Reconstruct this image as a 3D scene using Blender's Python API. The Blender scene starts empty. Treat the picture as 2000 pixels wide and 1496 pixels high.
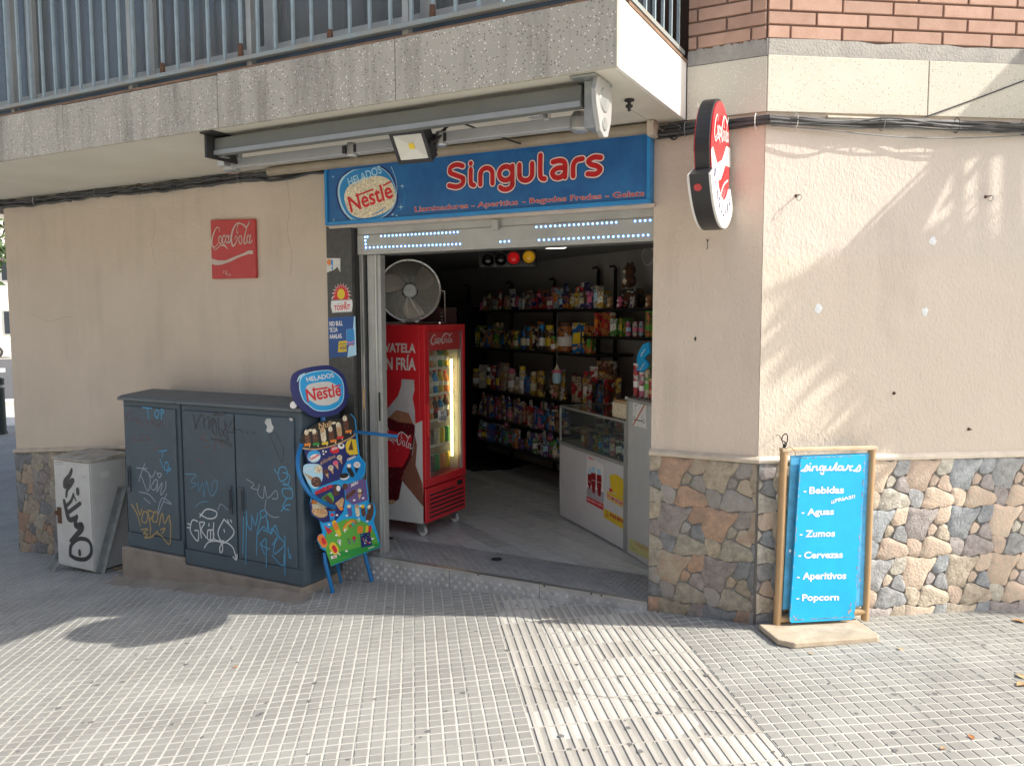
import bpy, math, random
import numpy as np
from mathutils import Vector, Matrix
from mathutils.geometry import tessellate_polygon
random.seed(7)
R = math.radians
scn = bpy.context.scene
COL = scn.collection

# ---------------------------------------------------------------- camera
YAW, PIT, ROLL, FPX = R(-27.57), R(4.70), R(-.16), 1572.0
CAM = np.array([0, -4.0, 1.6])
_f = np.array([math.sin(YAW)*math.cos(PIT), math.cos(YAW)*math.cos(PIT), -math.sin(PIT)])
_r = np.array([math.cos(YAW), -math.sin(YAW), 0.0])
_u = np.cross(_r, _f)
_c, _s = math.cos(ROLL), math.sin(ROLL)
CR, CU, CF = _c*_r+_s*_u, -_s*_r+_c*_u, _f
cam = bpy.data.cameras.new('camera')
cam.sensor_width = 36; cam.lens = FPX/2000*36; cam.clip_start = .05; cam.clip_end = 500
camo = bpy.data.objects.new('camera', cam); COL.objects.link(camo)
camo.matrix_world = Matrix([[CR[i], CU[i], -CF[i], CAM[i]] for i in range(3)]+[[0, 0, 0, 1]])
scn.camera = camo
# ---------------------------------------------------------------- light
SAZ, SEL = R(16.0), R(38.4)
SUN = np.array([math.cos(SAZ)*math.cos(SEL), math.sin(SAZ)*math.cos(SEL), math.sin(SEL)])
w = bpy.data.worlds.new('World'); scn.world = w; w.use_nodes = True
nt = w.node_tree; nt.nodes.clear()
out = nt.nodes.new('ShaderNodeOutputWorld'); bg = nt.nodes.new('ShaderNodeBackground')
sky = nt.nodes.new('ShaderNodeTexSky'); sky.sky_type = 'NISHITA'; sky.sun_disc = False
sky.sun_elevation = SEL; sky.sun_rotation = math.pi/2-SAZ; sky.air_density = 1.0; sky.dust_density = 3.0; sky.ozone_density = .6
bg.inputs['Strength'].default_value = .15
nt.links.new(sky.outputs[0], bg.inputs[0]); nt.links.new(bg.outputs[0], out.inputs[0])
sl = bpy.data.lights.new('sun', 'SUN'); sl.energy = 3.7; sl.angle = R(.5); sl.color = (1, .95, .87)
so = bpy.data.objects.new('sun', sl); COL.objects.link(so)
so.rotation_euler = Vector(SUN).to_track_quat('Z', 'Y').to_euler()
vs = scn.view_settings; vs.view_transform = 'Standard'; vs.look = 'None'; vs.gamma = 1; vs.exposure = .78
try: vs.use_curve_mapping = False
except Exception: pass

# ---------------------------------------------------------------- helpers
def A3(*a): return np.array(a, float)
def ray(px, py):
    v = np.array([px-1000, 748-py, FPX]); v = v/np.linalg.norm(v)
    return v[0]*CR+v[1]*CU+v[2]*CF
def hit(px, py, p0, n):
    d = ray(px, py); n = np.array(n, float); t = ((np.array(p0)-CAM)@n)/(d@n); return CAM+t*d
def onY(px, py, y=0.): return hit(px, py, (0, y, 0), (0, 1, 0))
def onX(px, py, x=0.): return hit(px, py, (x, 0, 0), (1, 0, 0))
def onZ(px, py, z=0.): return hit(px, py, (0, 0, z), (0, 0, 1))
def proj(p):
    v = np.array(p, float)-CAM; z = v@CF
    return 1000+FPX*(v@CR)/z, 748-FPX*(v@CU)/z, z
# ground profile: the pavement climbs gently to the right
_kx = [-60, -12, -8.5, -6.8, -5.3, -3.4, -1.275, -.7, 0, 1, 30]
_kz = [-.52, -.52, -.47, -.366, -.245, -.077, .059, .080, .090, .093, .093]
def _pchip(x):
    x = min(max(x, -59.9), 29.9)
    i = max(k for k in range(len(_kx)-1) if _kx[k] <= x)
    h = _kx[i+1]-_kx[i]; t = (x-_kx[i])/h
    def sl_(k):
        if k <= 0 or k >= len(_kx)-1: return 0.
        a = (_kz[k]-_kz[k-1])/(_kx[k]-_kx[k-1]); b = (_kz[k+1]-_kz[k])/(_kx[k+1]-_kx[k])
        return 0. if a*b <= 0 else 2*a*b/(a+b)
    m0, m1 = sl_(i), sl_(i+1)
    return (2*t**3-3*t**2+1)*_kz[i]+(t**3-2*t**2+t)*h*m0+(-2*t**3+3*t**2)*_kz[i+1]+(t**3-t**2)*h*m1
def gz(x): return _pchip(float(x))
def onG(px, py):
    q = onZ(px, py, 0)
    for _ in range(30): q = onZ(px, py, gz(q[0]))
    return q
class MB:
    def __init__(s): s.v, s.f, s.m, s.mats = [], [], [], []
    def mi(s, m):
        if m not in s.mats: s.mats.append(m)
        return s.mats.index(m)
    def face(s, pts, m=None):
        k = len(s.v); s.v += [tuple(map(float, p)) for p in pts]; s.f.append(tuple(range(k, k+len(pts)))); s.m.append(s.mi(m))
    def mesh(s, vs_, fs, m=None):
        k = len(s.v); s.v += [tuple(map(float, p)) for p in vs_]
        i = s.mi(m)
        for f in fs: s.f.append(tuple(k+a for a in f)); s.m.append(i)
    def box(s, o, ex, ey, ez, m=None):
        o, ex, ey, ez = map(lambda a: np.array(a, float), (o, ex, ey, ez))
        if np.dot(np.cross(ex, ey), ez) < 0: ex, ey = ey, ex
        v = [o, o+ex, o+ex+ey, o+ey, o+ez, o+ex+ez, o+ex+ey+ez, o+ey+ez]
        s.mesh(v, [(0, 3, 2, 1), (4, 5, 6, 7), (0, 1, 5, 4), (1, 2, 6, 5), (2, 3, 7, 6), (3, 0, 4, 7)], m)
    def bb(s, x0, x1, y0, y1, z0, z1, m=None): s.box((x0, y0, z0), (x1-x0, 0, 0), (0, y1-y0, 0), (0, 0, z1-z0), m)
    def prism(s, poly, z0, z1, m=None):           # footprint polygon in xy
        s.extr([(p[0], p[1], z0) for p in poly], (0, 0, z1-z0), m)
    def extr(s, pts, ev, m=None, cap0=True):      # planar polygon extruded by a vector
        pts = [np.array(p, float) for p in pts]; ev = np.array(ev, float); n = len(pts)
        nn = np.zeros(3)
        for i in range(n): nn += np.cross(pts[i], pts[(i+1) % n])
        if nn@ev < 0: pts = pts[::-1]
        tri = tessellate_polygon([[Vector(p) for p in pts]])
        v = pts+[p+ev for p in pts]
        f = [(i, (i+1) % n, n+(i+1) % n, n+i) for i in range(n)]
        nv = nn if nn@ev > 0 else -nn
        for t in tri:
            c = np.cross(pts[t[1]]-pts[t[0]], pts[t[2]]-pts[t[0]])
            t = tuple(t) if c@nv > 0 else tuple(t)[::-1]
            f.append(tuple(n+a for a in t))
            if cap0: f.append(t[::-1])
        s.mesh(v, f, m)
    def tube(s, pts, r, n=8, m=None, caps=True, closed=False):
        pts = [np.array(p, float) for p in pts]; N = len(pts)
        rr = r if hasattr(r, '__len__') else [r]*N
        vv = []; up = None
        for i in range(N):
            a = pts[(i-1) % N] if closed or i > 0 else pts[i]; b = pts[(i+1) % N] if closed or i < N-1 else pts[i]
            t = b-a; t = t/(np.linalg.norm(t)+1e-12)
            if up is None: up = np.array([0, 0, 1.]) if abs(t[2]) < .9 else np.array([1., 0, 0])
            x = np.cross(t, up); x /= np.linalg.norm(x)+1e-12; up = np.cross(x, t)
            for k in range(n):
                q = 2*math.pi*k/n; vv.append(pts[i]+rr[i]*(math.cos(q)*x+math.sin(q)*up))
        f = []
        for i in range(N if closed else N-1):
            j = (i+1) % N
            for k in range(n):
                k2 = (k+1) % n; f.append((i*n+k, i*n+k2, j*n+k2, j*n+k))
        if caps and not closed: f += [tuple(range(n))[::-1], tuple((N-1)*n+k for k in range(n))]
        s.mesh(vv, f, m)
    def lathe(s, c, ax, prof, n=20, m=None):      # prof: (radius, height along ax)
        c = np.array(c, float); ax = np.array(ax, float); ax /= np.linalg.norm(ax)
        x = np.cross(ax, (0, 0, 1.) if abs(ax[2]) < .9 else (1., 0, 0)); x /= np.linalg.norm(x); y = np.cross(ax, x)
        vv = [c+h*ax+r*(math.cos(2*math.pi*k/n)*x+math.sin(2*math.pi*k/n)*y) for r, h in prof for k in range(n)]
        f = [(i*n+k, i*n+(k+1) % n, (i+1)*n+(k+1) % n, (i+1)*n+k) for i in range(len(prof)-1) for k in range(n)]
        if prof[0][0] > 1e-5: f.append(tuple(range(n))[::-1])
        if prof[-1][0] > 1e-5: f.append(tuple((len(prof)-1)*n+k for k in range(n)))
        s.mesh(vv, f, m)
    def ball(s, c, r, m=None, n=10, k=7, sc=(1, 1, 1)):
        c = np.array(c, float); vv = []
        for i in range(k+1):
            a = math.pi*i/k
            for j in range(n):
                b = 2*math.pi*j/n; vv.append(c+r*np.array([math.sin(a)*math.cos(b)*sc[0], math.sin(a)*math.sin(b)*sc[1], math.cos(a)*sc[2]]))
        s.mesh(vv, [(i*n+j, (i+1)*n+j, (i+1)*n+(j+1) % n, i*n+(j+1) % n) for i in range(k) for j in range(n)], m)
    def build(s, name, mat=None, parent=None, smooth=False, bevel=0, kind=None, org=None):
        me = bpy.data.meshes.new(name)
        o_ = np.array(parent.get('_o', (0, 0, 0)) if parent else (org if org is not None else (0, 0, 0)), float)
        me.from_pydata([(a-o_[0], b-o_[1], c-o_[2]) for a, b, c in s.v], [], s.f)
        for m in s.mats: me.materials.append(m or mat)
        if not s.mats: me.materials.append(mat)
        me.polygons.foreach_set('material_index', s.m)
        if smooth:
            me.polygons.foreach_set('use_smooth', [True]*len(me.polygons))
            try: me.set_sharp_from_angle(angle=R(40))
            except Exception: pass
        me.update()
        o = bpy.data.objects.new(name, me); COL.objects.link(o)
        if parent: o.parent = parent; o['_o'] = parent['_o']
        else: o.location = o_; o['_o'] = tuple(o_)
        if bevel:
            b = o.modifiers.new('bevel', 'BEVEL'); b.width = bevel; b.segments = 2; b.limit_method = 'ANGLE'
        if kind: o['kind'] = kind
        return o
def thing(name, loc, label, cat, group=None):
    o = bpy.data.objects.new(name, None); COL.objects.link(o); o.location = [float(a) for a in loc]
    o.empty_display_size = .1; o['_o'] = tuple(float(a) for a in loc); o['label'] = label; o['category'] = cat
    if group: o['group'] = group
    return o
def tag(o, label, cat, group=None):
    o['label'] = label; o['category'] = cat
    if group: o['group'] = group
    return o
# a flat surface to draw on: pixel -> (a,b) on the surface, (a,b) -> world
class Surf:
    def __init__(s, p0, ex, ey):
        s.p0 = np.array(p0, float); s.ex = np.array(ex, float)/np.linalg.norm(ex); s.ey = np.array(ey, float)/np.linalg.norm(ey)
        s.n = np.cross(s.ex, s.ey); s.n /= np.linalg.norm(s.n)
    def ab(s, px, py):
        q = hit(px, py, s.p0, s.n)-s.p0
        b = np.array([[s.ex@s.ex, s.ex@s.ey], [s.ex@s.ey, s.ey@s.ey]]); return np.linalg.solve(b, np.array([q@s.ex, q@s.ey]))
    def P(s, a, b, l=0.): return s.p0+a*s.ex+b*s.ey+l*s.n
    def poly(s, mb, pts, m, l=.001, px=True, tr=None):
        if tr: pts = [tr(*p) for p in pts]
        ab = [s.ab(*p) for p in pts] if px else pts
        W = [s.P(a[0], a[1], l) for a in ab]
        tri = tessellate_polygon([[Vector(p) for p in W]])
        for t in tri:
            c = np.cross(W[t[1]]-W[t[0]], W[t[2]]-W[t[0]])
            t = t if c@s.n > 0 else t[::-1]
            mb.face([W[i] for i in t], m)
    def rib(s, mb, pts, wd, m, l=.0015, px=True, smooth=True, tr=None, cap=True):
        if tr: pts = [tr(*p) for p in pts]
        ab = np.array([s.ab(*p) for p in pts] if px else pts, float)
        wds = np.array(wd if hasattr(wd, '__len__') else [wd]*len(ab), float)
        if smooth and len(ab) > 2: ab, wds = crom(ab, wds)
        n = len(ab); L, Rr = [], []
        for i in range(n):
            t = ab[min(i+1, n-1)]-ab[max(i-1, 0)]; t /= np.linalg.norm(t)+1e-12; q = np.array([-t[1], t[0]])*wds[i]/2
            L.append(ab[i]+q); Rr.append(ab[i]-q)
        for i in range(n-1):
            ll = l+.00002*(i % 7)
            mb.face([s.P(*Rr[i], ll), s.P(*Rr[i+1], ll), s.P(*L[i+1], ll), s.P(*L[i], ll)], m)
        if cap:
            for e, k in ((0, 1), (n-1, 2)):
                mb.face([s.P(ab[e][0]+wds[e]/2*math.cos(a), ab[e][1]+wds[e]/2*math.sin(a), l-.00005*k) for a in np.linspace(0, 2*math.pi, 9)[:-1]], m)
    def ell(s, mb, c, rx, ry, m, l=.001, rot=0, n=20, px=True):
        """ellipse; c pixel centre, rx, ry in pixels (image) when px"""
        pts = []
        for k in range(n):
            a = 2*math.pi*k/n; x, y = rx*math.cos(a), ry*math.sin(a)
            pts.append((c[0]+x*math.cos(rot)-y*math.sin(rot), c[1]+x*math.sin(rot)+y*math.cos(rot)))
        s.poly(mb, pts, m, l, px)
    def text(s, mb, body, bl, br, tl, m, l=.0015, bold=0., px=True, shear=0, tr=None):
        if tr: bl, br, tl = tr(*bl), tr(*br), tr(*tl)
        v, f = glyphs(body, bold, shear)
        if not len(v): return
        if px: bl, br, tl = s.ab(*bl), s.ab(*br), s.ab(*tl)
        bl, br, tl = map(lambda q: np.array(q, float), (bl, br, tl))
        x0, y0 = v.min(0); x1, y1 = v.max(0)
        W = []
        for x, y in v:
            q = bl+(x-x0)/(x1-x0)*(br-bl)+(y-y0)/(y1-y0)*(tl-bl); W.append(s.P(q[0], q[1], l))
        mb.mesh(W, f, m)
def crom(p, w, k=6):
    o, ow = [], []
    for i in range(len(p)-1):
        p0, p1, p2, p3 = p[max(i-1, 0)], p[i], p[i+1], p[min(i+2, len(p)-1)]
        for j in range(k):
            t = j/k; o.append(.5*((2*p1)+(-p0+p2)*t+(2*p0-5*p1+4*p2-p3)*t*t+(-p0+3*p1-3*p2+p3)*t**3)); ow.append(w[i]+(w[i+1]-w[i])*t)
    o.append(p[-1]); ow.append(w[-1]); return np.array(o), np.array(ow)
def sm(pts, k=6):
    p = np.array(pts, float); return crom(p, np.ones(len(p)), k)[0]
_gc = {}
def glyphs(body, bold=0., shear=0.):
    key = (body, bold, shear)
    if key in _gc: return _gc[key]
    cu = bpy.data.curves.new('text', 'FONT'); cu.body = body; cu.size = 1; cu.offset = bold; cu.shear = shear
    cu.resolution_u = 3; cu.fill_mode = 'FRONT'
    o = bpy.data.objects.new('text', cu); COL.objects.link(o)
    dg = bpy.context.evaluated_depsgraph_get(); dg.update()
    me = o.evaluated_get(dg).to_mesh()
    v = np.array([(q.co.x, q.co.y) for q in me.vertices]); f = [tuple(q.vertices) for q in me.polygons]
    o.evaluated_get(dg).to_mesh_clear()
    bpy.data.objects.remove(o); bpy.data.curves.remove(cu)
    _gc[key] = (v, f); return v, f
def clip(poly, inside_planes):                     # convex clip; planes (n, d): keep n.p <= d
    for n, d in inside_planes:
        o = []
        for i in range(len(poly)):
            a, b = poly[i], poly[(i+1) % len(poly)]; da, db = n[0]*a[0]+n[1]*a[1]-d, n[0]*b[0]+n[1]*b[1]-d
            if da <= 0: o.append(a)
            if da*db < 0: t = da/(da-db); o.append((a[0]+t*(b[0]-a[0]), a[1]+t*(b[1]-a[1])))
        poly = o
        if len(poly) < 3: return []
    return poly
def rect_planes(x0, x1, y0, y1): return [((-1, 0), -x0), ((1, 0), x1), ((0, -1), -y0), ((0, 1), y1)]

# ---------------------------------------------------------------- materials
_mc = {}
def mat(name, c, rough=.6, metal=0., var=.12, vs_=5., bump=0., bs=120., spec=.5, emit=0., ec=None, c2=None, streak=0., obj_var=0., detail=4., trans=0., coat=0.):
    if name in _mc: return _mc[name]
    m = bpy.data.materials.new(name); m.use_nodes = True; _mc[name] = m
    t = m.node_tree; N, L = t.nodes, t.links; p = N['Principled BSDF']
    p.inputs['Roughness'].default_value = rough; p.inputs['Metallic'].default_value = metal
    p.inputs['Specular IOR Level'].default_value = spec
    if trans: p.inputs['Transmission Weight'].default_value = trans; p.inputs['IOR'].default_value = 1.45
    if coat: p.inputs['Coat Weight'].default_value = coat; p.inputs['Coat Roughness'].default_value = .1
    c = tuple(c)+(1,)
    tc = N.new('ShaderNodeTexCoord'); co = tc.outputs['Object']
    if name in WORLD: co = N.new('ShaderNodeNewGeometry').outputs['Position']
    if var or c2:
        n1 = N.new('ShaderNodeTexNoise'); n1.inputs['Scale'].default_value = vs_; n1.inputs['Detail'].default_value = detail; n1.inputs['Roughness'].default_value = .65
        if streak:
            mp = N.new('ShaderNodeMapping'); mp.inputs['Scale'].default_value = (1, 1, streak); L.new(co, mp.inputs[0]); L.new(mp.outputs[0], n1.inputs['Vector'])
        else: L.new(co, n1.inputs['Vector'])
        r = N.new('ShaderNodeMapRange'); r.inputs[1].default_value = .3; r.inputs[2].default_value = .7; L.new(n1.outputs[0], r.inputs[0])
        mx = N.new('ShaderNodeMix'); mx.data_type = 'RGBA'
        d = tuple(c2)+(1,) if c2 else tuple(x*(1-var) for x in c[:3])+(1,)
        e = c if c2 else tuple(min(1, x*(1+var)) for x in c[:3])+(1,)
        mx.inputs[6].default_value = e; mx.inputs[7].default_value = d; L.new(r.outputs[0], mx.inputs[0]); col = mx.outputs[2]
        if obj_var:
            oi = N.new('ShaderNodeObjectInfo'); hs = N.new('ShaderNodeHueSaturation')
            r2 = N.new('ShaderNodeMapRange'); r2.inputs[3].default_value = 1-obj_var; r2.inputs[4].default_value = 1+obj_var
            L.new(oi.outputs['Random'], r2.inputs[0]); L.new(r2.outputs[0], hs.inputs['Value']); L.new(col, hs.inputs['Color']); col = hs.outputs[0]
        L.new(col, p.inputs['Base Color'])
        rr = N.new('ShaderNodeMapRange'); rr.inputs[3].default_value = max(0, rough-.08); rr.inputs[4].default_value = min(1, rough+.1)
        L.new(n1.outputs[0], rr.inputs[0]); L.new(rr.outputs[0], p.inputs['Roughness'])
    else: p.inputs['Base Color'].default_value = c
    if bump:
        n2 = N.new('ShaderNodeTexNoise'); n2.inputs['Scale'].default_value = bs; n2.inputs['Detail'].default_value = 3; L.new(co, n2.inputs['Vector'])
        b = N.new('ShaderNodeBump'); b.inputs['Strength'].default_value = bump; b.inputs['Distance'].default_value = .004
        L.new(n2.outputs[0], b.inputs['Height']); L.new(b.outputs[0], p.inputs['Normal'])
    if emit:
        p.inputs['Emission Color'].default_value = tuple(ec or c[:3])+(1,); p.inputs['Emission Strength'].default_value = emit
    return m
def nodes(m): return m.node_tree.nodes, m.node_tree.links, m.node_tree.nodes['Principled BSDF']
def paint(name, c, rough=.45, **k): return mat(name, c, rough, var=k.pop('var', .08), **k)
def stucco(name, c, c2, bump, scale, band=None):
    m = mat(name, c, .85, c2=c2, vs_=1.3, detail=8, spec=.2)
    N, L, p = nodes(m); tc = [n for n in N if n.type == 'TEX_COORD'][0]
    col = p.inputs['Base Color'].links[0].from_socket
    m1 = N.new('ShaderNodeMapping'); m1.inputs['Scale'].default_value = (1, 1, .10); L.new(tc.outputs['Object'], m1.inputs[0])
    s1 = N.new('ShaderNodeTexNoise'); s1.inputs['Scale'].default_value = 6; s1.inputs['Detail'].default_value = 7; s1.inputs['Roughness'].default_value = .7; L.new(m1.outputs[0], s1.inputs['Vector'])
    s2 = N.new('ShaderNodeTexNoise'); s2.inputs['Scale'].default_value = 1.7; s2.inputs['Detail'].default_value = 5; L.new(tc.outputs['Object'], s2.inputs['Vector'])
    mm = N.new('ShaderNodeMath'); mm.operation = 'MULTIPLY'; L.new(s1.outputs[0], mm.inputs[0]); L.new(s2.outputs[0], mm.inputs[1])
    mr = N.new('ShaderNodeMapRange'); mr.inputs[1].default_value = .26; mr.inputs[2].default_value = .42; mr.inputs[4].default_value = .30; L.new(mm.outputs[0], mr.inputs[0])
    mx = N.new('ShaderNodeMix'); mx.data_type = 'RGBA'; L.new(mr.outputs[0], mx.inputs[0]); L.new(col, mx.inputs[6]); mx.inputs[7].default_value = tuple(x*.62 for x in c2)+(1,); col = mx.outputs[2]
    if band:
        sx_ = N.new('ShaderNodeSeparateXYZ'); L.new(tc.outputs['Object'], sx_.inputs[0]); gt = N.new('ShaderNodeMapRange'); gt.inputs[1].default_value = band-.004; gt.inputs[2].default_value = band+.004; L.new(sx_.outputs[2], gt.inputs[0])
        b2 = N.new('ShaderNodeMix'); b2.data_type = 'RGBA'; b2.blend_type = 'MULTIPLY'; L.new(gt.outputs[0], b2.inputs[0]); L.new(col, b2.inputs[6]); b2.inputs[7].default_value = (.99, 1.0, 1.035, 1); col = b2.outputs[2]
    L.new(col, p.inputs['Base Color'])
    mp = N.new('ShaderNodeMapping'); mp.inputs['Scale'].default_value = (1, 1, .6); L.new(tc.outputs['Object'], mp.inputs[0])
    a = N.new('ShaderNodeTexNoise'); a.inputs['Scale'].default_value = scale; a.inputs['Detail'].default_value = 2.5; a.inputs['Distortion'].default_value = .6; L.new(mp.outputs[0], a.inputs['Vector'])
    b = N.new('ShaderNodeTexNoise'); b.inputs['Scale'].default_value = 9; b.inputs['Detail'].default_value = 3; L.new(tc.outputs['Object'], b.inputs['Vector'])
    ad = N.new('ShaderNodeMath'); ad.operation = 'MULTIPLY_ADD'; ad.inputs[1].default_value = 1.2; L.new(b.outputs[0], ad.inputs[0]); L.new(a.outputs[0], ad.inputs[2])
    bu = N.new('ShaderNodeBump'); bu.inputs['Strength'].default_value = bump; bu.inputs['Distance'].default_value = .008
    L.new(ad.outputs[0], bu.inputs['Height']); L.new(bu.outputs[0], p.inputs['Normal'])
    return m
def terrazzo(name, base, chip, dark, dens=.35, scale=70, stain=0., stainc=(.12, .11, .09)):
    m = bpy.data.materials.new(name); m.use_nodes = True; N, L, p = nodes(m)
    p.inputs['Roughness'].default_value = .7; p.inputs['Specular IOR Level'].default_value = .3
    tc = N.new('ShaderNodeTexCoord'); co = tc.outputs['Object']
    v = N.new('ShaderNodeTexVoronoi'); v.inputs['Scale'].default_value = scale; v.inputs['Randomness'].default_value = 1; L.new(co, v.inputs['Vector'])
    r = N.new('ShaderNodeMapRange'); r.inputs[1].default_value = .22; r.inputs[2].default_value = .34; r.inputs[3].default_value = 1; r.inputs[4].default_value = 0
    L.new(v.outputs['Distance'], r.inputs[0])
    sp = N.new('ShaderNodeSeparateColor'); L.new(v.outputs['Color'], sp.inputs[0])
    g = N.new('ShaderNodeMath'); g.operation = 'LESS_THAN'; g.inputs[1].default_value = dens; L.new(sp.outputs[0], g.inputs[0])
    mu = N.new('ShaderNodeMath'); mu.operation = 'MULTIPLY'; L.new(r.outputs[0], mu.inputs[0]); L.new(g.outputs[0], mu.inputs[1])
    cm = N.new('ShaderNodeMix'); cm.data_type = 'RGBA'; cm.inputs[6].default_value = chip+(1,); cm.inputs[7].default_value = dark+(1,)
    g2 = N.new('ShaderNodeMath'); g2.operation = 'GREATER_THAN'; g2.inputs[1].default_value = .6; L.new(sp.outputs[1], g2.inputs[0]); L.new(g2.outputs[0], cm.inputs[0])
    n = N.new('ShaderNodeTexNoise'); n.inputs['Scale'].default_value = 3; n.inputs['Detail'].default_value = 6; L.new(co, n.inputs['Vector'])
    bm = N.new('ShaderNodeMix'); bm.data_type = 'RGBA'; bm.inputs[6].default_value = base+(1,); bm.inputs[7].default_value = tuple(x*.8 for x in base)+(1,); L.new(n.outputs[0], bm.inputs[0])
    mx = N.new('ShaderNodeMix'); mx.data_type = 'RGBA'; L.new(mu.outputs[0], mx.inputs[0]); L.new(bm.outputs[2], mx.inputs[6]); L.new(cm.outputs[2], mx.inputs[7])
    col = mx.outputs[2]
    if stain:
        mp = N.new('ShaderNodeMapping'); mp.inputs['Scale'].default_value = (1, 1, .12); L.new(co, mp.inputs[0])
        s = N.new('ShaderNodeTexNoise'); s.inputs['Scale'].default_value = 7; s.inputs['Detail'].default_value = 5; s.inputs['Roughness'].default_value = .7; L.new(mp.outputs[0], s.inputs['Vector'])
        sr = N.new('ShaderNodeMapRange'); sr.inputs[1].default_value = .47; sr.inputs[2].default_value = .75; sr.inputs[4].default_value = stain; L.new(s.outputs[0], sr.inputs[0])
        sx = N.new('ShaderNodeMix'); sx.data_type = 'RGBA'; L.new(sr.outputs[0], sx.inputs[0]); L.new(col, sx.inputs[6]); sx.inputs[7].default_value = stainc+(1,); col = sx.outputs[2]
    L.new(col, p.inputs['Base Color'])
    b = N.new('ShaderNodeBump'); b.inputs['Strength'].default_value = .4; b.inputs['Distance'].default_value = .002; L.new(mu.outputs[0], b.inputs['Height']); L.new(b.outputs[0], p.inputs['Normal'])
    return m
M = {}
WORLD = ('pavement_tile_grey', 'pavement_joint_pale', 'ribbed_tile_pale', 'ribbed_tile_groove', 'terracotta_brick')
M['stuccoA'] = stucco('painted_stucco_tan', (.60, .515, .42), (.53, .455, .365), .35, 95)
M['stuccoB'] = stucco('painted_stucco_cream', (.69, .61, .505), (.64, .56, .46), .45, 75, 1.885)
M['stuccoP'] = stucco('painted_stucco_beige', (.65, .55, .45), (.585, .49, .395), .6, 75)
M['soffit'] = mat('soffit_paint', (.66, .63, .54), .8, c2=(.58, .55, .47), vs_=2, bump=.2, bs=60)
M['fascia'] = terrazzo('stained_terrazzo', (.50, .47, .40), (.90, .87, .80), (.17, .15, .13), .62, 88, .62)
M['band'] = terrazzo('cream_terrazzo', (.71, .665, .55), (.88, .84, .74), (.30, .23, .17), .36, 120)
M['balside'] = terrazzo('pale_terrazzo', (.82, .79, .74), (.9, .88, .84), (.6, .55, .5), .3, 75, .2, (.45, .38, .3))
M['cement'] = mat('rough_cement', (.42, .395, .35), .9, c2=(.32, .30, .27), vs_=8, bump=.9, bs=90)
M['brickA'] = mat('terracotta_brick', (.54, .345, .26), .85, c2=(.45, .275, .20), vs_=9, bump=.35, bs=160, obj_var=.10)
M['mortar'] = mat('dark_mortar', (.24, .165, .13), .95, bump=.5, bs=150)
M['dadoback'] = mat('dado_grout', (.20, .19, .17), .95, bump=.4, bs=120)
M['trim'] = mat('trim_moulding', (.60, .52, .42), .7, c2=(.42, .36, .28), vs_=12, bump=.2, bs=80)
STN = []
for i, (a, b) in enumerate([((.40, .34, .25), (.28, .235, .17)), ((.42, .27, .18), (.33, .24, .17)), ((.235, .24, .235), (.16, .165, .17)),
                            ((.32, .28, .25), (.23, .20, .18)), ((.40, .36, .28), (.26, .235, .185)), ((.37, .33, .25), (.42, .29, .20)), ((.28, .27, .25), (.34, .30, .25))]):
    STN.append(mat('stone_%s' % ['buff', 'rust', 'slate', 'mauve', 'cream', 'ochre', 'grey'][i], a, .8, c2=tuple(x*.72 for x in b), vs_=30, detail=9, bump=1., bs=85, obj_var=.12))
STNB = []  # same stones made paler: the chamfered wall's light is put into their colour
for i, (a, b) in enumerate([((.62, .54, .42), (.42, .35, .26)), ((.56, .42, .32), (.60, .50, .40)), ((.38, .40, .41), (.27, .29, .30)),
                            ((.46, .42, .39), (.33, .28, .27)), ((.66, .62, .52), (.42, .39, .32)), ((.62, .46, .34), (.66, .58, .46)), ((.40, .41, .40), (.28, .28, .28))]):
    STNB.append(mat('lit_stone_%s' % ['buff', 'rust', 'slate', 'mauve', 'cream', 'ochre', 'grey'][i], tuple(x*1.12 for x in a), .8, c2=tuple(x*.80 for x in b), vs_=30, detail=8, bump=1., bs=85, obj_var=.12))
M['pad'] = mat('pavement_tile_grey', (.335, .335, .305), .85, c2=(.245, .24, .22), vs_=2.2, detail=8, bump=.25, bs=250, obj_var=.05)
M['joint'] = mat('pavement_joint_pale', (.60, .59, .53), .9, c2=(.46, .45, .41), vs_=4, detail=8, bump=.2, bs=200)
M['ribtop'] = mat('ribbed_tile_pale', (.50, .48, .43), .85, c2=(.39, .37, .33), vs_=4, detail=8, bump=.2, bs=220, obj_var=.04)
M['ribgroove'] = mat('ribbed_tile_groove', (.40, .385, .345), .9, c2=(.31, .295, .265), vs_=6, detail=8)
M['asphalt'] = mat('asphalt', (.10, .10, .102), .9, bump=.3, bs=100)
M['white'] = paint('white_paint', (.78, .77, .74)); M['offwhite'] = paint('off_white_paint', (.62, .61, .57), .5)
M['black'] = paint('black_paint', (.02, .02, .022), .4); M['rubber'] = mat('black_rubber', (.025, .025, .025), .6)
M['red'] = paint('red_enamel', (.62, .02, .028), .32, coat=.3); M['darkred'] = paint('red_faded_print', (.46, .045, .045), .5)
M['alu'] = mat('aluminium', (.52, .53, .52), .38, .85, var=.1, vs_=3); M['alud'] = mat('weathered_aluminium', (.42, .43, .41), .45, .4, var=.12)
M['chrome'] = mat('chrome', (.7, .7, .68), .2, 1., var=.05); M['steel'] = mat('galvanised_steel', (.34, .36, .35), .45, .6, var=.2, vs_=14)
M['glass'] = mat('clear_glass', (.9, .95, .93), .03, trans=.97, var=0, spec=.4)
M['darkglass'] = mat('dark_window_glass', (.035, .042, .05), .06, var=.0, spec=.7)
M['wood'] = mat('worn_pine', (.50, .33, .17), .65, c2=(.34, .21, .10), vs_=16, streak=.12, bump=.25, bs=50)
M['plank'] = mat('weathered_board', (.56, .47, .35), .8, c2=(.38, .30, .21), vs_=12, bump=.3, bs=60)
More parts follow.
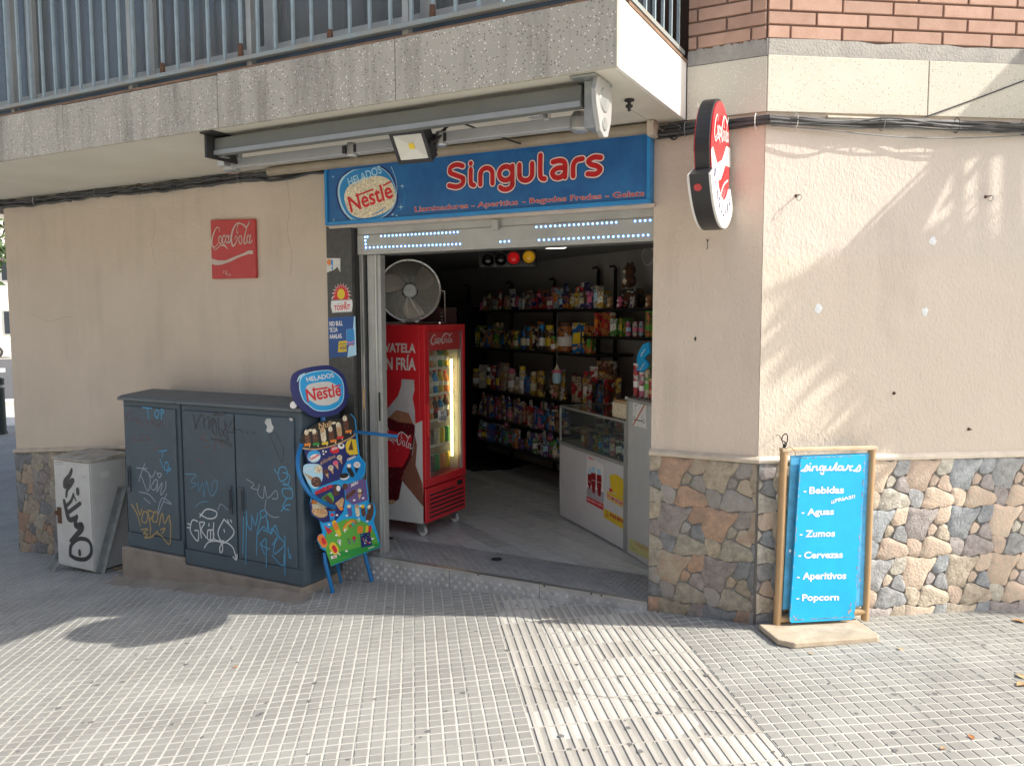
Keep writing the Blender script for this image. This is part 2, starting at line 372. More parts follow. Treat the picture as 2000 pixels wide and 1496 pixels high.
M['cyan'] = paint('cyan_board_paint', (.010, .44, .84), .45, var=.1); M['cyan2'] = paint('cyan_board_worn', (.10, .42, .66), .6, var=.25, vs_=20)
M['cab'] = mat('cabinet_blue_grey', (.062, .093, .118), .55, c2=(.052, .078, .098), vs_=4, detail=8, bump=.05)
M['cabtop'] = mat('cabinet_lid_grey', (.125, .145, .155), .6, c2=(.105, .12, .125), vs_=4, detail=8)
M['conc'] = mat('concrete_plinth', (.30, .26, .21), .9, c2=(.20, .17, .14), vs_=6, bump=.5, bs=60)
M['wcab'] = mat('chalky_white_metal', (.56, .57, .54), .6, c2=(.46, .46, .43), vs_=6, detail=8)
M['blacks'] = mat('dark_stone_tile', (.075, .075, .07), .4, c2=(.045, .045, .043), vs_=25, detail=8)
M['signblue'] = mat('sign_deep_blue', (.012, .09, .27), .35, c2=(.02, .15, .38), vs_=6, detail=6)
M['signcyan'] = paint('sign_bright_blue', (.02, .24, .55), .4); M['navy'] = paint('navy_print', (.012, .02, .14), .35); M['logoblue'] = paint('logo_blue', (.005, .25, .62), .35)
M['lblue'] = paint('pale_blue_print', (.42, .68, .82), .4); M['tubeblue'] = paint('blue_tube', (.01, .16, .42), .35)
M['letred'] = paint('letter_red', (.50, .012, .015), .35); M['letpink'] = paint('letter_outline_pale', (.72, .62, .58), .5)
M['cables'] = mat('black_cable', (.045, .045, .045), .5, var=.3); M['cableg'] = mat('grey_cable', (.22, .22, .21), .5, var=.2)
M['plate'] = mat('checker_plate', (.44, .445, .44), .45, .3, var=.2, vs_=10)
M['brownp'] = mat('brown_print', (.10, .04, .022), .5, var=.45, vs_=90); M['tan'] = mat('tan_print', (.52, .33, .16), .5, var=.45, vs_=90); M['creamp'] = mat('cream_print', (.72, .62, .44), .5, var=.45, vs_=90)
M['green'] = paint('green_print', (.10, .38, .05), .4); M['green2'] = paint('dark_green_print', (.02, .28, .05), .4); M['purple'] = paint('purple_print', (.13, .09, .26), .4)
M['yellow'] = paint('yellow_print', (.72, .52, .03), .4); M['orange'] = paint('orange_print', (.72, .22, .03), .4); M['pink'] = paint('pink_print', (.72, .16, .28), .5)
M['gold'] = paint('gold_paint', (.34, .25, .09), .5); M['blackp'] = mat('black_print', (.012, .011, .010), .4)
M['redp'] = paint('red_print', (.62, .02, .03), .4); M['sky'] = paint('sky_blue_print', (.01, .34, .70), .4)
M['gblue'] = paint('blue_spray', (.07, .28, .46), .6); M['gwhite'] = paint('white_marker', (.55, .60, .62), .6); M['gred'] = paint('red_marker_faded', (.15, .055, .05), .6)
M['ggrey'] = paint('grey_marker', (.25, .30, .36), .6); M['gblack'] = paint('black_marker', (.018, .02, .024), .4)
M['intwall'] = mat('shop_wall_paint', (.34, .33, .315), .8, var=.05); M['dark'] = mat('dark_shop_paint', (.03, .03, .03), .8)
M['floorlam'] = mat('grey_laminate', (.70, .70, .65), .25, c2=(.50, .50, .47), vs_=7, detail=8, streak=1., obj_var=.14)
M['shelf'] = mat('black_shelf', (.012, .012, .012), .4)
for m_, sc_ in ((M['floorlam'], (1.2, 7, 1)),):
    N, L, p = nodes(m_); mp = [n for n in N if n.type == 'MAPPING'][0]; mp.inputs['Rotation'].default_value = (0, 0, R(31.8)); mp.inputs['Scale'].default_value = (1.0, 6, 1)

# ================================================================ GROUND
BA = R(34.6); BD = A3(math.cos(BA), math.sin(BA), 0); BN = A3(math.sin(BA), -math.cos(BA), 0)
CB = A3(-.736, 0, 0)                                   # corner of the two facades
ZU = A3(0, 0, 1)
U2, V2 = BD[:2], A3(-math.sin(BA), math.cos(BA))
def Bp(s, z, o=0.): return CB+s*BD+o*BN+z*ZU
def sheet(name, xs, ys, dz, m):
    mb = MB(); v = [(x, y, gz(x)+dz) for y in ys for x in xs]; nx = len(xs)
    mb.mesh(v, [(j*nx+i, j*nx+i+1, (j+1)*nx+i+1, (j+1)*nx+i) for j in range(len(ys)-1) for i in range(nx-1)], m)
    return mb.build(name, m, kind='structure')
pave = sheet('pavement', [-60, -30, -20, -14, -12, -11, -10, -9.5, -9, -8.5, -8]+[-7.8+.2*i for i in range(60)]+[5, 8, 14], [-60, -25, -12, -6, -4, -2, -1, 0, 1, 3, 6, 12, 50], -.0042, M['joint'])
pave['_o'] = (0, 0, 0)
# one tile mesh with 4x4 raised pads, one with five ribs
P4, TS = .0545, .218
def tile_mesh(wob=0):
    mb = MB(); h = TS/2-.0008; mb.face([(-h, -h, -.0024), (h, -h, -.0024), (h, h, -.0024), (-h, h, -.0024)], M['joint'])
    rn = random.Random(wob)
    for i in range(4):
        for j in range(4):
            cx, cy = (i-1.5)*P4, (j-1.5)*P4; a = .0216+rn.uniform(-.0010, .0008); b = a+.0016; t = rn.uniform(-.0004, .0004)
            v = [(cx-b, cy-b, -.0024), (cx+b, cy-b, -.0024), (cx+b, cy+b, -.0024), (cx-b, cy+b, -.0024), (cx-a, cy-a, t), (cx+a, cy-a, t), (cx+a, cy+a, t), (cx-a, cy+a, t)]
            mb.mesh(v, [(4, 5, 6, 7), (0, 1, 5, 4), (1, 2, 6, 5), (2, 3, 7, 6), (3, 0, 4, 7)], M['pad'])
    return mb
RW, RL = .209, .186
def rib_mesh():
    mb = MB(); hx, hy = RW/2-.0008, RL/2-.0006; mb.face([(-hx, -hy, -.0042), (hx, -hy, -.0042), (hx, hy, -.0042), (-hx, hy, -.0042)], M['ribgroove'])
    for i in range(5):
        cx = (i-2)*RW/5; a, b = .0082, .0100; y = hy-.004
        v = [(cx-b, -y-.002, -.0042), (cx+b, -y-.002, -.0042), (cx+b, y+.002, -.0042), (cx-b, y+.002, -.0042), (cx-a, -y, 0), (cx+a, -y, 0), (cx+a, y, 0), (cx-a, y, 0)]
        mb.mesh(v, [(4, 5, 6, 7), (0, 1, 5, 4), (1, 2, 6, 5), (2, 3, 7, 6), (3, 0, 4, 7)], M['ribtop'])
    for sg in (-1, 1):
        y0, y1 = sorted((sg*hy, sg*(hy-.004))); mb.bb(-hx, hx, y0, y1, -.0042, -.0012, M['ribtop'])
    return mb
def footprint_free(x, y, mg=.02):
    if x < -6.83: return True
    if x < -.736: return y < mg
    return (np.array([x, y, 0])-CB)@BN > -mg
tiles = []
for iu in range(-60, 16):
    for iv in range(-24, 64):
        u = -1.848+RW*0-TS*.5-iu*0 + (-TS*(-iu-1)) if iu < 0 else -1.848+4*RW+TS*(iu+.5)
        v = -.155+TS*iv
        p = u*U2+v*V2; x, y = p
        if not footprint_free(x, y, .12): continue
        px, py, d = proj((x, y, gz(x)))
        if d > .5 and -90 < px < 2090 and -100 < py < 1590: tiles.append((d, x, y, 'p'))
ribs = []
for iu in range(4):
    for iv in range(-14, 8):
        u, v = -1.848+RW*(iu+.5), .06+RL*iv
        x, y = u*U2+v*V2
        if not footprint_free(x, y, .12): continue
        px, py, d = proj((x, y, gz(x)))
        if d > .5 and -90 < px < 2090 and py < 1590: ribs.append((d, x, y, 'r'))
tiles.sort(); ribs.sort()
def tile_matrix(x, y, rn):
    z = gz(x); sx = (gz(x+.05)-gz(x-.05))/.1
    n = Vector((-sx, 0, 1)).normalized(); ex = Vector((U2[0], U2[1], sx*U2[0])).normalized(); ey = n.cross(ex)
    n = (n+Vector((rn.uniform(-1, 1), rn.uniform(-1, 1), 0))*.0035).normalized(); ex = (ex-n*ex.dot(n)).normalized(); ey = n.cross(ex)
    return Matrix([[ex[i], ey[i], n[i], (x, y, z+rn.uniform(-.0008, .0006))[i]] for i in range(3)]+[[0, 0, 0, 1]])
rn = random.Random(3)
variants = [tile_mesh(k) for k in range(4)]; rv = rib_mesh()
proto = []
for k, vb in enumerate(variants+[rv]):
    o = vb.build('paving_tile' if k < 4 else 'ribbed_tile', None, None); proto.append(o.data); bpy.data.objects.remove(o)
far = MB()
for k, (d, x, y, t) in enumerate(tiles):
    mt = tile_matrix(x, y, rn); vi = rn.randrange(4)
    if k < 298:
        o = bpy.data.objects.new('paving_tile', proto[vi]); COL.objects.link(o); o.parent = pave; o.matrix_local = mt
    else:
        vb = variants[vi]
        base = len(far.v); far.v += [tuple(mt @ Vector(q)) for q in vb.v]; far.f += [tuple(base+a for a in f) for f in vb.f]; far.m += [far.mi(vb.mats[i]) for i in vb.m]
for k, (d, x, y, t) in enumerate(ribs):
    o = bpy.data.objects.new('ribbed_tile', proto[4]); COL.objects.link(o); o.parent = pave; o.matrix_local = tile_matrix(x, y, rn)
o = far.build('paving_tiles', None, pave); o['kind'] = 'stuff'
# chewing gum and dirt flattened on the tiles
gum = MB(); rg = random.Random(11)
for _ in range(150):
    px, py = rg.uniform(0, 2000), rg.uniform(1170, 1496); q = onG(px, py)
    if not footprint_free(q[0], q[1], -.03): continue
    r = rg.choice([.004, .006, .008, .012]); a0 = rg.uniform(0, 6); z = gz(q[0])+.0011
    gum.face([(q[0]+r*rg.uniform(.6, 1.2)*math.cos(a0+a), q[1]+r*rg.uniform(.6, 1.2)*math.sin(a0+a), z+gz(q[0]+r*math.cos(a0+a))-gz(q[0])) for a in np.linspace(0, 6.283, 10)[:-1]], None)
gum.build('chewing_gum_spots', mat('old_gum', (.17, .165, .16), .8, var=.3, vs_=40), kind='stuff')
# crack across the ribbed tiles
ck = MB()
cp = [(1024, 1340), (1060, 1347), (1110, 1352), (1160, 1358), (1240, 1368), (1300, 1377), (1345, 1384), (1400, 1391), (1460, 1400)]
pts = [onG(*p) for p in cp]
for a, b in zip(pts[:-1], pts[1:]):
    t = (b-a); t[2] = 0; t /= np.linalg.norm(t); nn = A3(-t[1], t[0], 0)*.0011; z = A3(0, 0, .0016)
    ck.face([a-nn+z, b-nn+z, b+nn+z, a+nn+z])
ck.build('pavement_crack', M['rubber'], pave)
# side street on the far left
rz = -.52
ra = onZ(14, 790, rz); rd = A3(ra[0]-CAM[0], ra[1]-CAM[1], 0); rd = A3(rd[1], -rd[0], 0)/np.linalg.norm(rd); rnn = A3(-rd[1], rd[0], 0)
if rnn @ (A3(-30, 20, 0)-ra) < 0: rnn = -rnn
mb = MB(); q0 = ra-rd*30; q1 = ra+rd*60
mb.face([q0+ZU*.004, q1+ZU*.004, q1+rnn*26+ZU*.004, q0+rnn*26+ZU*.004]); mb.build('road', M['asphalt'], kind='structure')
mb = MB()
for k in range(9):
    a = ra+rnn*14+rd*(-6+1.1*k*1.0); mb.face([a+ZU*.008, a+rd*.5+ZU*.008, a+rd*.5+rnn*3+ZU*.008, a+rnn*3+ZU*.008])
for k in range(3):
    a = ra+rnn*.3-rd*20; mb.face([a+ZU*.008, a+rd*60+ZU*.008, a+rd*60+rnn*1.2+ZU*.008, a+rnn*1.2+ZU*.008]); break
mb.build('zebra_crossing', M['white'], kind='structure')
mb = MB(); mb.box(q0-rnn*.18-ZU*.05, rd*90, rnn*.18, ZU*.13); mb.build('kerb', mat('kerb_granite', (.42, .41, .39), .8, var=.2), kind='structure')

# ================================================================ BUILDING
bl = thing('corner_building', (-.736, 0, 0), 'cream and tan stuccoed corner building with stone dado, shop opening and brick upper floor', 'building')
ZS = 2.558
mb = MB(); mb.bb(-6.78, -3.402, 0, .3, -.7, ZS); mb.bb(-6.78, -6.5, .3, 11, -.7, ZS); mb.bb(-3.402, -1.275, .002, .3, 2.15, ZS)
mb.build('stucco_wall', M['stuccoA'], bl)
# pillar between door and corner, and the chamfered wall (two faces, two paints)
back = Bp(4.2, 0, -.3)
mb = MB(); mb.prism([(-1.275, 0), (-.736, 0), (CB-BN*.3+BD*.1)[:2], (-1.275, .3)], -.1, ZS); mb.build('pillar_wall', M['stuccoP'], bl)
mb = MB(); a, b, c, d = Bp(.0015, 0, .0015), Bp(4.2, 0, .0015), Bp(4.2, 0, -.3), Bp(.13, 0, -.3)
mb.prism([a[:2], b[:2], c[:2], d[:2]], -.1, ZS); wb = mb.build('stucco_wall', M['stuccoB'], bl)
# dado: grout backing + individually built stones in repeating moulded panels
def warp(a, b):      # periodic, so that neighbouring panels interlock
    t = 2*math.pi; return a+.045*math.sin(t*b+1)+.018*math.sin(3*t*b+t*a), b+.040*math.sin(t*a+2)+.016*math.sin(3*t*a+t*b+1)
STC = [  # one moulded panel: polygons in unit square (x right, y up)
 [(.0, 1.0), (.34, 1.0), (.70, .99), (.60, .80), (.47, .55), (.44, .42), (.22, .40), (.0, .42)],
 [(.73, 1.0), (1.0, 1.0), (1.0, .82), (.98, .69), (.86, .62), (.72, .66), (.64, .78), (.66, .92)],
 [(.60, .75), (.70, .64), (.76, .58), (.66, .50), (.50, .46), (.50, .56)],
 [(.80, .60), (.92, .62), (1.0, .64), (1.0, .28), (.92, .26), (.78, .38), (.68, .46)],
 [(.0, .39), (.24, .38), (.33, .32), (.30, .14), (.20, .03), (.0, .02)],
 [(.46, .44), (.62, .44), (.78, .34), (.92, .23), (1.0, .22), (1.0, .02), (.80, .0), (.60, .05), (.34, .03), (.24, .06), (.33, .16), (.38, .34)]]
def stones(face, a0, a1, zb, zt, mats, parent, seed, pw=.232, ph=.252, ztop=None):
    """face(a,z,lift)->world; fills a0..a1, zb..zt (zt may be a function of a)"""
    rr = random.Random(seed); top = zt if callable(zt) else (lambda a: zt)
    z0 = top(a0)
    ncol = int((a1-a0)/pw)+2; nrow = int((z0-zb)/ph)+2
    for c in range(-1, ncol):
        for r in range(nrow):
            ox, oz = a0+c*pw+(seed % 5)*.03, z0-(r+1)*ph
            flip = False
            for k, st in enumerate(STC):
                pts = []
                m = len(st)
                for i in range(m):
                    p, q = st[i], st[(i+1) % m]; L_ = math.hypot(q[0]-p[0], q[1]-p[1]); nn = max(1, int(L_/.085))
                    for j in range(nn): pts.append((p[0]+(q[0]-p[0])*j/nn, p[1]+(q[1]-p[1])*j/nn))
                pts = [(.17*pts[i-1][0]+.66*pts[i][0]+.17*pts[(i+1) % len(pts)][0], .17*pts[i-1][1]+.66*pts[i][1]+.17*pts[(i+1) % len(pts)][1]) for i in range(len(pts))]
                pts = [(x+.010*math.sin(31*y+17*x+k), y+.010*math.sin(29*x+23*y+2*k)) for x, y in pts]
                pts = [warp(*p) for p in pts]
                cx, cy = sum(p[0] for p in pts)/len(pts), sum(p[1] for p in pts)/len(pts)
                pts = [(ox+pw*(cx+(x-cx)*1.085), oz+ph*(cy+(y-cy)*1.085)+(top(ox)-z0)) for x, y in pts]
                pl = rect_planes(a0, a1, zb, 99)+[((-(top(a1)-top(a0))/(a1-a0+1e-9), 1), top(a0)-a0*(top(a1)-top(a0))/(a1-a0+1e-9))]
                pts = clip(pts, pl)
                if len(pts) < 4: continue
                ar = abs(sum(pts[i][0]*pts[(i+1) % len(pts)][1]-pts[(i+1) % len(pts)][0]*pts[i][1] for i in range(len(pts))))/2
                if ar < 2e-4: continue
                if sum(pts[i][0]*pts[(i+1) % len(pts)][1]-pts[(i+1) % len(pts)][0]*pts[i][1] for i in range(len(pts))) < 0: pts = pts[::-1]
                cx, cy = sum(p[0] for p in pts)/len(pts), sum(p[1] for p in pts)/len(pts); n = len(pts)
                h = .005+rr.uniform(0, .003); mb = MB()
                ring = lambda s, l: [face(cx+(x-cx)*s, cy+(y-cy)*s, l+rr.uniform(-.0008, .0008)) for x, y in pts]
                V = ring(1.0, -.001)+ring(.985, h*.6)+ring(.94, h)+ring(.5, h+.002)+[face(cx, cy, h+.002)]
                F = [(l*n+i, l*n+(i+1) % n, (l+1)*n+(i+1) % n, (l+1)*n+i) for l in range(3) for i in range(n)]+[(3*n+i, 3*n+(i+1) % n, 4*n) for i in range(n)]
                mb.mesh(V, F); mb.build('stone', rr.choice(mats), parent, smooth=True)
zl0, zl1 = .478, .745                                    # the left dado is capped on a slope
def ztl(a): return .478+(a+6.78)*.0945
mb = MB(); mb.extr([(-6.79, -.006, -.7), (-3.402, -.006, -.7), (-3.402, -.006, ztl(-3.402)), (-6.79, -.006, ztl(-6.79))], (0, .02, 0))
dl = mb.build('stone_dado', M['dadoback'], bl)
stones(lambda a, z, l: A3(a, -.006-l, z), -6.79, -5.0, -.42, ztl, STN, dl, 5)
mb = MB(); mb.prism([(-1.279, -.006), (CB+A3(.002, -.006, 0))[:2], (-.736, .01), (-1.279, .01)], -.1, .885)
dp = mb.build('stone_dado', M['dadoback'], bl)
stones(lambda a, z, l: A3(a, -.006-l, z), -1.279, -.738, .03, .885, STN, dp, 2)
mb = MB(); a, b, c, d = Bp(.003, 0, .0075), Bp(4.2, 0, .0075), Bp(4.2, 0, 0), Bp(.003, 0, 0); mb.prism([p[:2] for p in (a, b, c, d)], -.1, .885)
db = mb.build('stone_dado', M['dadoback'], bl)
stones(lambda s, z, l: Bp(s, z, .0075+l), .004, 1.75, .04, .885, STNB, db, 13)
# dado cap mouldings
def cap(p, q, nrm, h=.022):
    p, q = np.array(p, float), np.array(q, float); up = ZU; mb = MB()
    prof = [(0, 0), (.020, 0), (.026, .008), (.026, .018), (.014, .028), (0, .032)]
    pts = [p+nrm*a+up*b for a, b in prof]; mb.extr(pts, q-p); return mb
cap((-6.80, 0, ztl(-6.8)), (-3.402, 0, ztl(-3.402)), A3(0, -1, 0)).build('dado_cap', M['trim'], bl, smooth=True)
cap((-1.280, 0, .885), (-.724, 0, .885), A3(0, -1, 0)).build('dado_cap', M['trim'], bl, smooth=True)
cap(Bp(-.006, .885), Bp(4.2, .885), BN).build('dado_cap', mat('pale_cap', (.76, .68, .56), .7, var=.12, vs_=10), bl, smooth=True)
# terrazzo band above
mb = MB(); mb.prism([(-1.11, -.014), (-.731, -.014), (-.72, .25), (-1.11, .25)], ZS, 2.812); mb.build('band_panel', M['band'], bl, bevel=.003)
for s0, s1 in ((.0005, .808), (.812, 1.62), (1.624, 2.5), (2.504, 4.2)):
    mb = MB(); mb.prism([Bp(s0, 0, .016)[:2], Bp(s1, 0, .016)[:2], Bp(s1, 0, -.25)[:2], Bp(s0+.01, 0, -.25)[:2]], ZS, 2.815); mb.build('band_panel', M['band'], bl, bevel=.003)
# cement ledge, slightly uneven
def ledge(f, s0, s1, seed, far_=4.2):
    rr = random.Random(seed); n = 46; mb = MB(); V = []
    for i in range(n+1):
        s = s0+(s1-s0)*i/n; j = rr.uniform(-.004, .004)
        V += [f(s, 2.8155, -.03), f(s, 2.8155, .010+j*.5), f(s, 2.86+j, .008), f(s, 2.892+j*1.6, .002+j*.5), f(s, 2.905+j, -.03)]
    mb.mesh(V, [(i*5+k, (i+1)*5+k, (i+1)*5+k+1, i*5+k+1) for i in range(n) for k in range(4)]); return mb.build('cement_ledge', M['cement'], bl, smooth=True)
ledge(lambda s, z, o: A3(s, -o, z), -1.11, -.724, 4); ledge(lambda s, z, o: Bp(s, z, o+.002), -.004, 4.2, 5)
# brick upper wall: mortar backing + bricks
mb = MB(); mb.prism([(-1.11, .004), (-.738, .004), Bp(0.02, 0, -.25)[:2], (-1.11, .26)], 2.86, 9); mb.prism([Bp(.004, 0, -.004)[:2], Bp(4.2, 0, -.004)[:2], Bp(4.2, 0, -.25)[:2], Bp(.1, 0, -.25)[:2]], 2.86, 9)
bw = mb.build('brick_wall', M['mortar'], bl)
BL_, BH, JT = .2455, .0535, .0105
def brick_bm(l): mb = MB(); mb.bb(0, l, 0, .014, 0, BH); return mb
bcache = {}
def brick(o, ex, n, l):
    key = round(l, 3)
    if key not in bcache:
        b_ = brick_bm(l).build('brick', M['brickA'], None, bevel=.0022); bcache[key] = b_.data; bpy.data.objects.remove(b_)
    ob = bpy.data.objects.new('brick', bcache[key]); COL.objects.link(ob); ob.parent = bw
    o = np.array(o)-np.array(bw['_o']); q = random.uniform(-.0015, .0015)
    ob.matrix_local = Matrix([[ex[i], n[i], (0, 0, 1)[i], o[i]+n[i]*q] for i in range(3)]+[[0, 0, 0, 1]])
    m_ = ob.modifiers.new('bevel', 'BEVEL'); m_.width = .002; m_.segments = 1
pit = BH+JT
for r_ in range(5):
    z = 2.892+JT*.5+pit*r_; off = (.116 if r_ % 2 == 0 else -.012)
    s = off-BL_-JT if off > 0 else off
    while s < 1.9:
        a, b = max(s, .004), min(s+BL_, 2.1)
        if b-a > .02: brick(Bp(a, z, -.006), BD, BN, b-a)
        s += BL_+JT
    s = -.744 - (.06 if r_ % 2 == 0 else .175)
    e = -.742
    while e > -1.1:
        a = max(s, -1.108)
        if e-a > .02: brick(A3(a, .006, z), A3(1, 0, 0), A3(0, -1, 0), e-a)
        e = s-JT; s = e-BL_
# hidden mass of the storeys above
mb = MB(); mb.prism([(-8, .3), (-1.11, .3), (-.9, .35), Bp(.2, 0, -.3)[:2], Bp(4.2, 0, -.3)[:2], (3, 9), (-8, 9)], 2.6, 9); mb.build('upper_floors', M['mortar'], bl)
# balcony slab and gallery
XB, YB = -1.113, -.989
mb = MB(); mb.bb(-9.5, XB-.022, YB+.022, -.001, ZS+.002, 2.80); mb.build('balcony_slab', M['soffit'], bl)
ZT = 2.822
for x0, x1 in ((-9.5, -7.2), (-7.196, -5.9), (-5.896, -4.49), (-4.486, -3.25), (-3.246, -2.155), (-2.151, XB)):
    mb = MB(); mb.bb(x0, x1, YB, YB+.02, ZS, ZT+random.uniform(-.004, .004)); mb.build('fascia_panel', M['fascia'], bl, bevel=.003)
mb = MB(); mb.bb(XB-.02, XB, YB+.022, -.016, ZS, ZT+.01); mb.build('fascia_panel', M['balside'], bl, bevel=.003)
mb = MB(); mb.bb(-9.5, XB-.004, YB+.002, YB+.12, ZT, ZT+.012); mb.bb(XB-.12, XB+.004, YB+.125, -.016, ZT+.008, ZT+.022); mb.build('fascia_lip', mat('rusty_brown_edge', (.26, .15, .09), .8, c2=(.14, .09, .06), vs_=10), bl)
# railing
rail = MB(); yr = -.965
rail.bb(-9.5, XB+.0, yr-.016, yr+.016, 2.868, 2.888); rail.bb(XB-.04, XB-.008, yr+.017, -.02, 2.868, 2.888)
rail.bb(-9.5, XB+.0, yr-.02, yr+.02, 3.75, 3.79); rail.bb(XB-.042, XB-.006, yr+.021, -.02, 3.75, 3.79)
rl = rail.build('railing', mat('painted_rail', (.26, .34, .36), .5, c2=(.30, .27, .22), vs_=7), bl)
M['bar'] = mat('pale_blue_bar', (.34, .43, .47), .45, c2=(.26, .32, .34), vs_=12)
M['rust'] = mat('rust', (.15, .07, .04), .9, c2=(.08, .05, .035), vs_=60)
x = XB-.06; k = 0
barm = MB(); barm.bb(-.0042, .009, -.0042, .009, 2.888, 3.75); tmp = barm.build('baluster', M['bar'], None); bmesh_ = tmp.data; bpy.data.objects.remove(tmp)
o_r = np.array(rl['_o'])
while x > -7.6:
    ob = bpy.data.objects.new('baluster', bmesh_); COL.objects.link(ob); ob.parent = rl; ob.location = (x-o_r[0], yr-o_r[1], -o_r[2])
    if k % 5 == 2 and x > -4.2:
        mb = MB(); zz = [2.888, 2.90, 2.915, 2.93+.012*(k % 3)]; mb.tube([(x, yr, z_) for z_ in zz], [.0135, .0150, .0140, .0125], 6); mb.build('rust_patch', M['rust'], rl)
    x -= .1135; k += 1
for j in range(7):
    y = yr+.12+.125*j
    ob = bpy.data.objects.new('baluster', bmesh_); COL.objects.link(ob); ob.parent = rl; ob.location = (XB-.024-o_r[0], y-o_r[1], -o_r[2])
for xx in (-7.3, -6.2, -5.02, -3.945, -3.06, -2.12):
    mb = MB(); mb.bb(xx-.02, xx+.012, yr+.018, yr+.05, ZT, 3.8); mb.build('railing_post', M['alud'], rl)
# glazed gallery behind the railing
mb = MB(); mb.bb(-9.5, XB-.14, -.84, -.80, ZT, 2.93); mb.bb(XB-.16, XB-.14, -.80, -.02, ZT, 2.93); mb.build('gallery_sill', mat('blue_grey_sheet', (.06, .085, .10), .5, var=.2), bl)
cur = [mat('curtain_brown', (.15, .105, .08), .9, var=.3, vs_=3), mat('curtain_wine', (.13, .045, .045), .9, var=.2), mat('curtain_grey', (.10, .11, .12), .9, var=.2), mat('curtain_ochre', (.20, .17, .13), .9, var=.2)]
xs = [-9.5, -7.25, -6.15, -4.97, -3.90, -3.015, -2.07, XB-.15]
for k in range(7):
    x0, x1 = xs[k], xs[k+1]
    fr = MB()
    for a, b in ((x0, x0+.035), (x1-.035, x1)): fr.bb(a, b, -.855, -.80, 2.93, 5.2)
    fr.bb(x0+.035, x1-.035, -.85, -.80, 2.93, 2.97)
    f_ = fr.build('window', M['alud'], bl)
    mb = MB(); mb.bb(x0+.036, x1-.036, -.83, -.825, 2.97, 5.2); mb.build('pane', mat('gallery_glass', (.45, .5, .52), .12, trans=.8, var=0, spec=.25), f_)
    rr = random.Random(k+20); xx = x0+.04
    cm_ = MB()
    while xx < x1-.05:
        w_ = rr.uniform(.06, .22); cm_.bb(xx, min(xx+w_, x1-.04), -.74-rr.uniform(0, .03), -.73, 2.97, 5.2, rr.choice(cur)); xx += w_
    cm_.build('curtain', cur[0], f_)
mb = MB()
for xx in (-6.1, -3.03): mb.bb(xx, xx+.05, -.80, -.75, 2.93, 5.2)
mb.build('red_blind_edge', mat('red_blind', (.42, .03, .025), .6), bl)
mb = MB(); mb.bb(XB-.155, XB-.145, -.79, -.02, 2.93, 5.2); mb.build('gallery_end_glass', M['darkglass'], bl)
mb = MB(); mb.bb(-9.5, XB-.2, -.70, .2, 5.2, 5.4); mb.bb(-9.5, XB-.2, -.62, -.6, 2.93, 5.2); mb.build('gallery_roof', M['dark'], bl)
# dark polished stone pilaster left of the door
PS = Surf((-3.40, -.004, 0), (1, 0, 0), (0, 0, 1))
for z0, z1 in ((.0, .44), (.443, .96), (.963, 1.53), (1.533, 2.165)):
    mb = MB(); mb.bb(-3.401, -3.203, -.004, .28, z0, z1); mb.build('pilaster_slab', M['blacks'], bl, bevel=.002)
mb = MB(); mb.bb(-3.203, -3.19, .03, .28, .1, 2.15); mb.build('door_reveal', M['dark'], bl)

# ================================================================ SHOP INTERIOR (setting)
FZ = .105
SD = A3(-.85, .527, 0); SD /= np.linalg.norm(SD); SN = A3(-.527, -.85, 0); SN /= np.linalg.norm(SN)    # shelf wall runs along SD, faces SN
SQ = A3(-2.94, 2.53, 0)
WQ = SQ-SN*.36
def Wp(t, z): return WQ+SD*t+ZU*z
mb = MB()
a, b = WQ-SD*1.9, WQ+SD*4.2
mb.extr([a+ZU*-.1, b+ZU*-.1, b-SN*.1-ZU*.1, a-SN*.1-ZU*.1], (0, 0, 2.3)); mb.build('shop_wall', M['intwall'], bl)
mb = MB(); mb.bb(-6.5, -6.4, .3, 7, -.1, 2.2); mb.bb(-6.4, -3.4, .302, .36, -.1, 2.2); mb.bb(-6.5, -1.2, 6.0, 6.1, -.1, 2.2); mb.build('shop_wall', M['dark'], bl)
mb = MB(); mb.prism([(-1.275, .302), (-.9, .36), (-.75, 2.6), (-.7, .7), (-.8, .31)], -.1, 2.2); mb.build('shop_wall', M['intwall'], bl)
mb = MB(); mb.bb(-6.5, -.6, .3, 6.1, 2.155, 2.19); mb.build('shop_ceiling', mat('shop_ceiling_paint', (.25, .25, .24), .8, var=.05), bl)
fl = MB(); fl.bb(-6.5, -1.0, .02, 6, FZ-.05, FZ-.004); fl = fl.build('shop_floor', M['dark'], bl)
# laminate planks parallel to the shelf wall
PD = A3(math.cos(R(148.2)), math.sin(R(148.2)), 0); PN = A3(-PD[1], PD[0], 0)
lo = rect_planes(-6.35, -1.3, .405, 5.9)
rr = random.Random(8); k = 0
for i in range(-8, 46):
    a = -1.0-rr.uniform(0, 1.2)-.6*0
    a = -2.2-rr.uniform(0, 1.3)
    while a < 6.5:
        poly = []
        for s, t in ((a, 0), (a+1.28, 0), (a+1.28, .136), (a, .136)):
            p = A3(-1.3, .4, 0)+PD*(s+.0)+PN*(-(i*.1385)-t)*1.0
            poly.append((p[0]+PD[0]*0, p[1]))
        poly = clip(poly, lo); a += 1.283
        if len(poly) < 3: continue
        cx, cy = sum(p[0] for p in poly)/len(poly), sum(p[1] for p in poly)/len(poly)
        px, py, d = proj((cx, cy, FZ))
        mb = MB(); mb.prism(poly, FZ-.003, FZ)
        if 650 < px < 1350 and d < 8: mb.build('floor_plank', M['floorlam'], fl); k += 1
        if k > 280: break
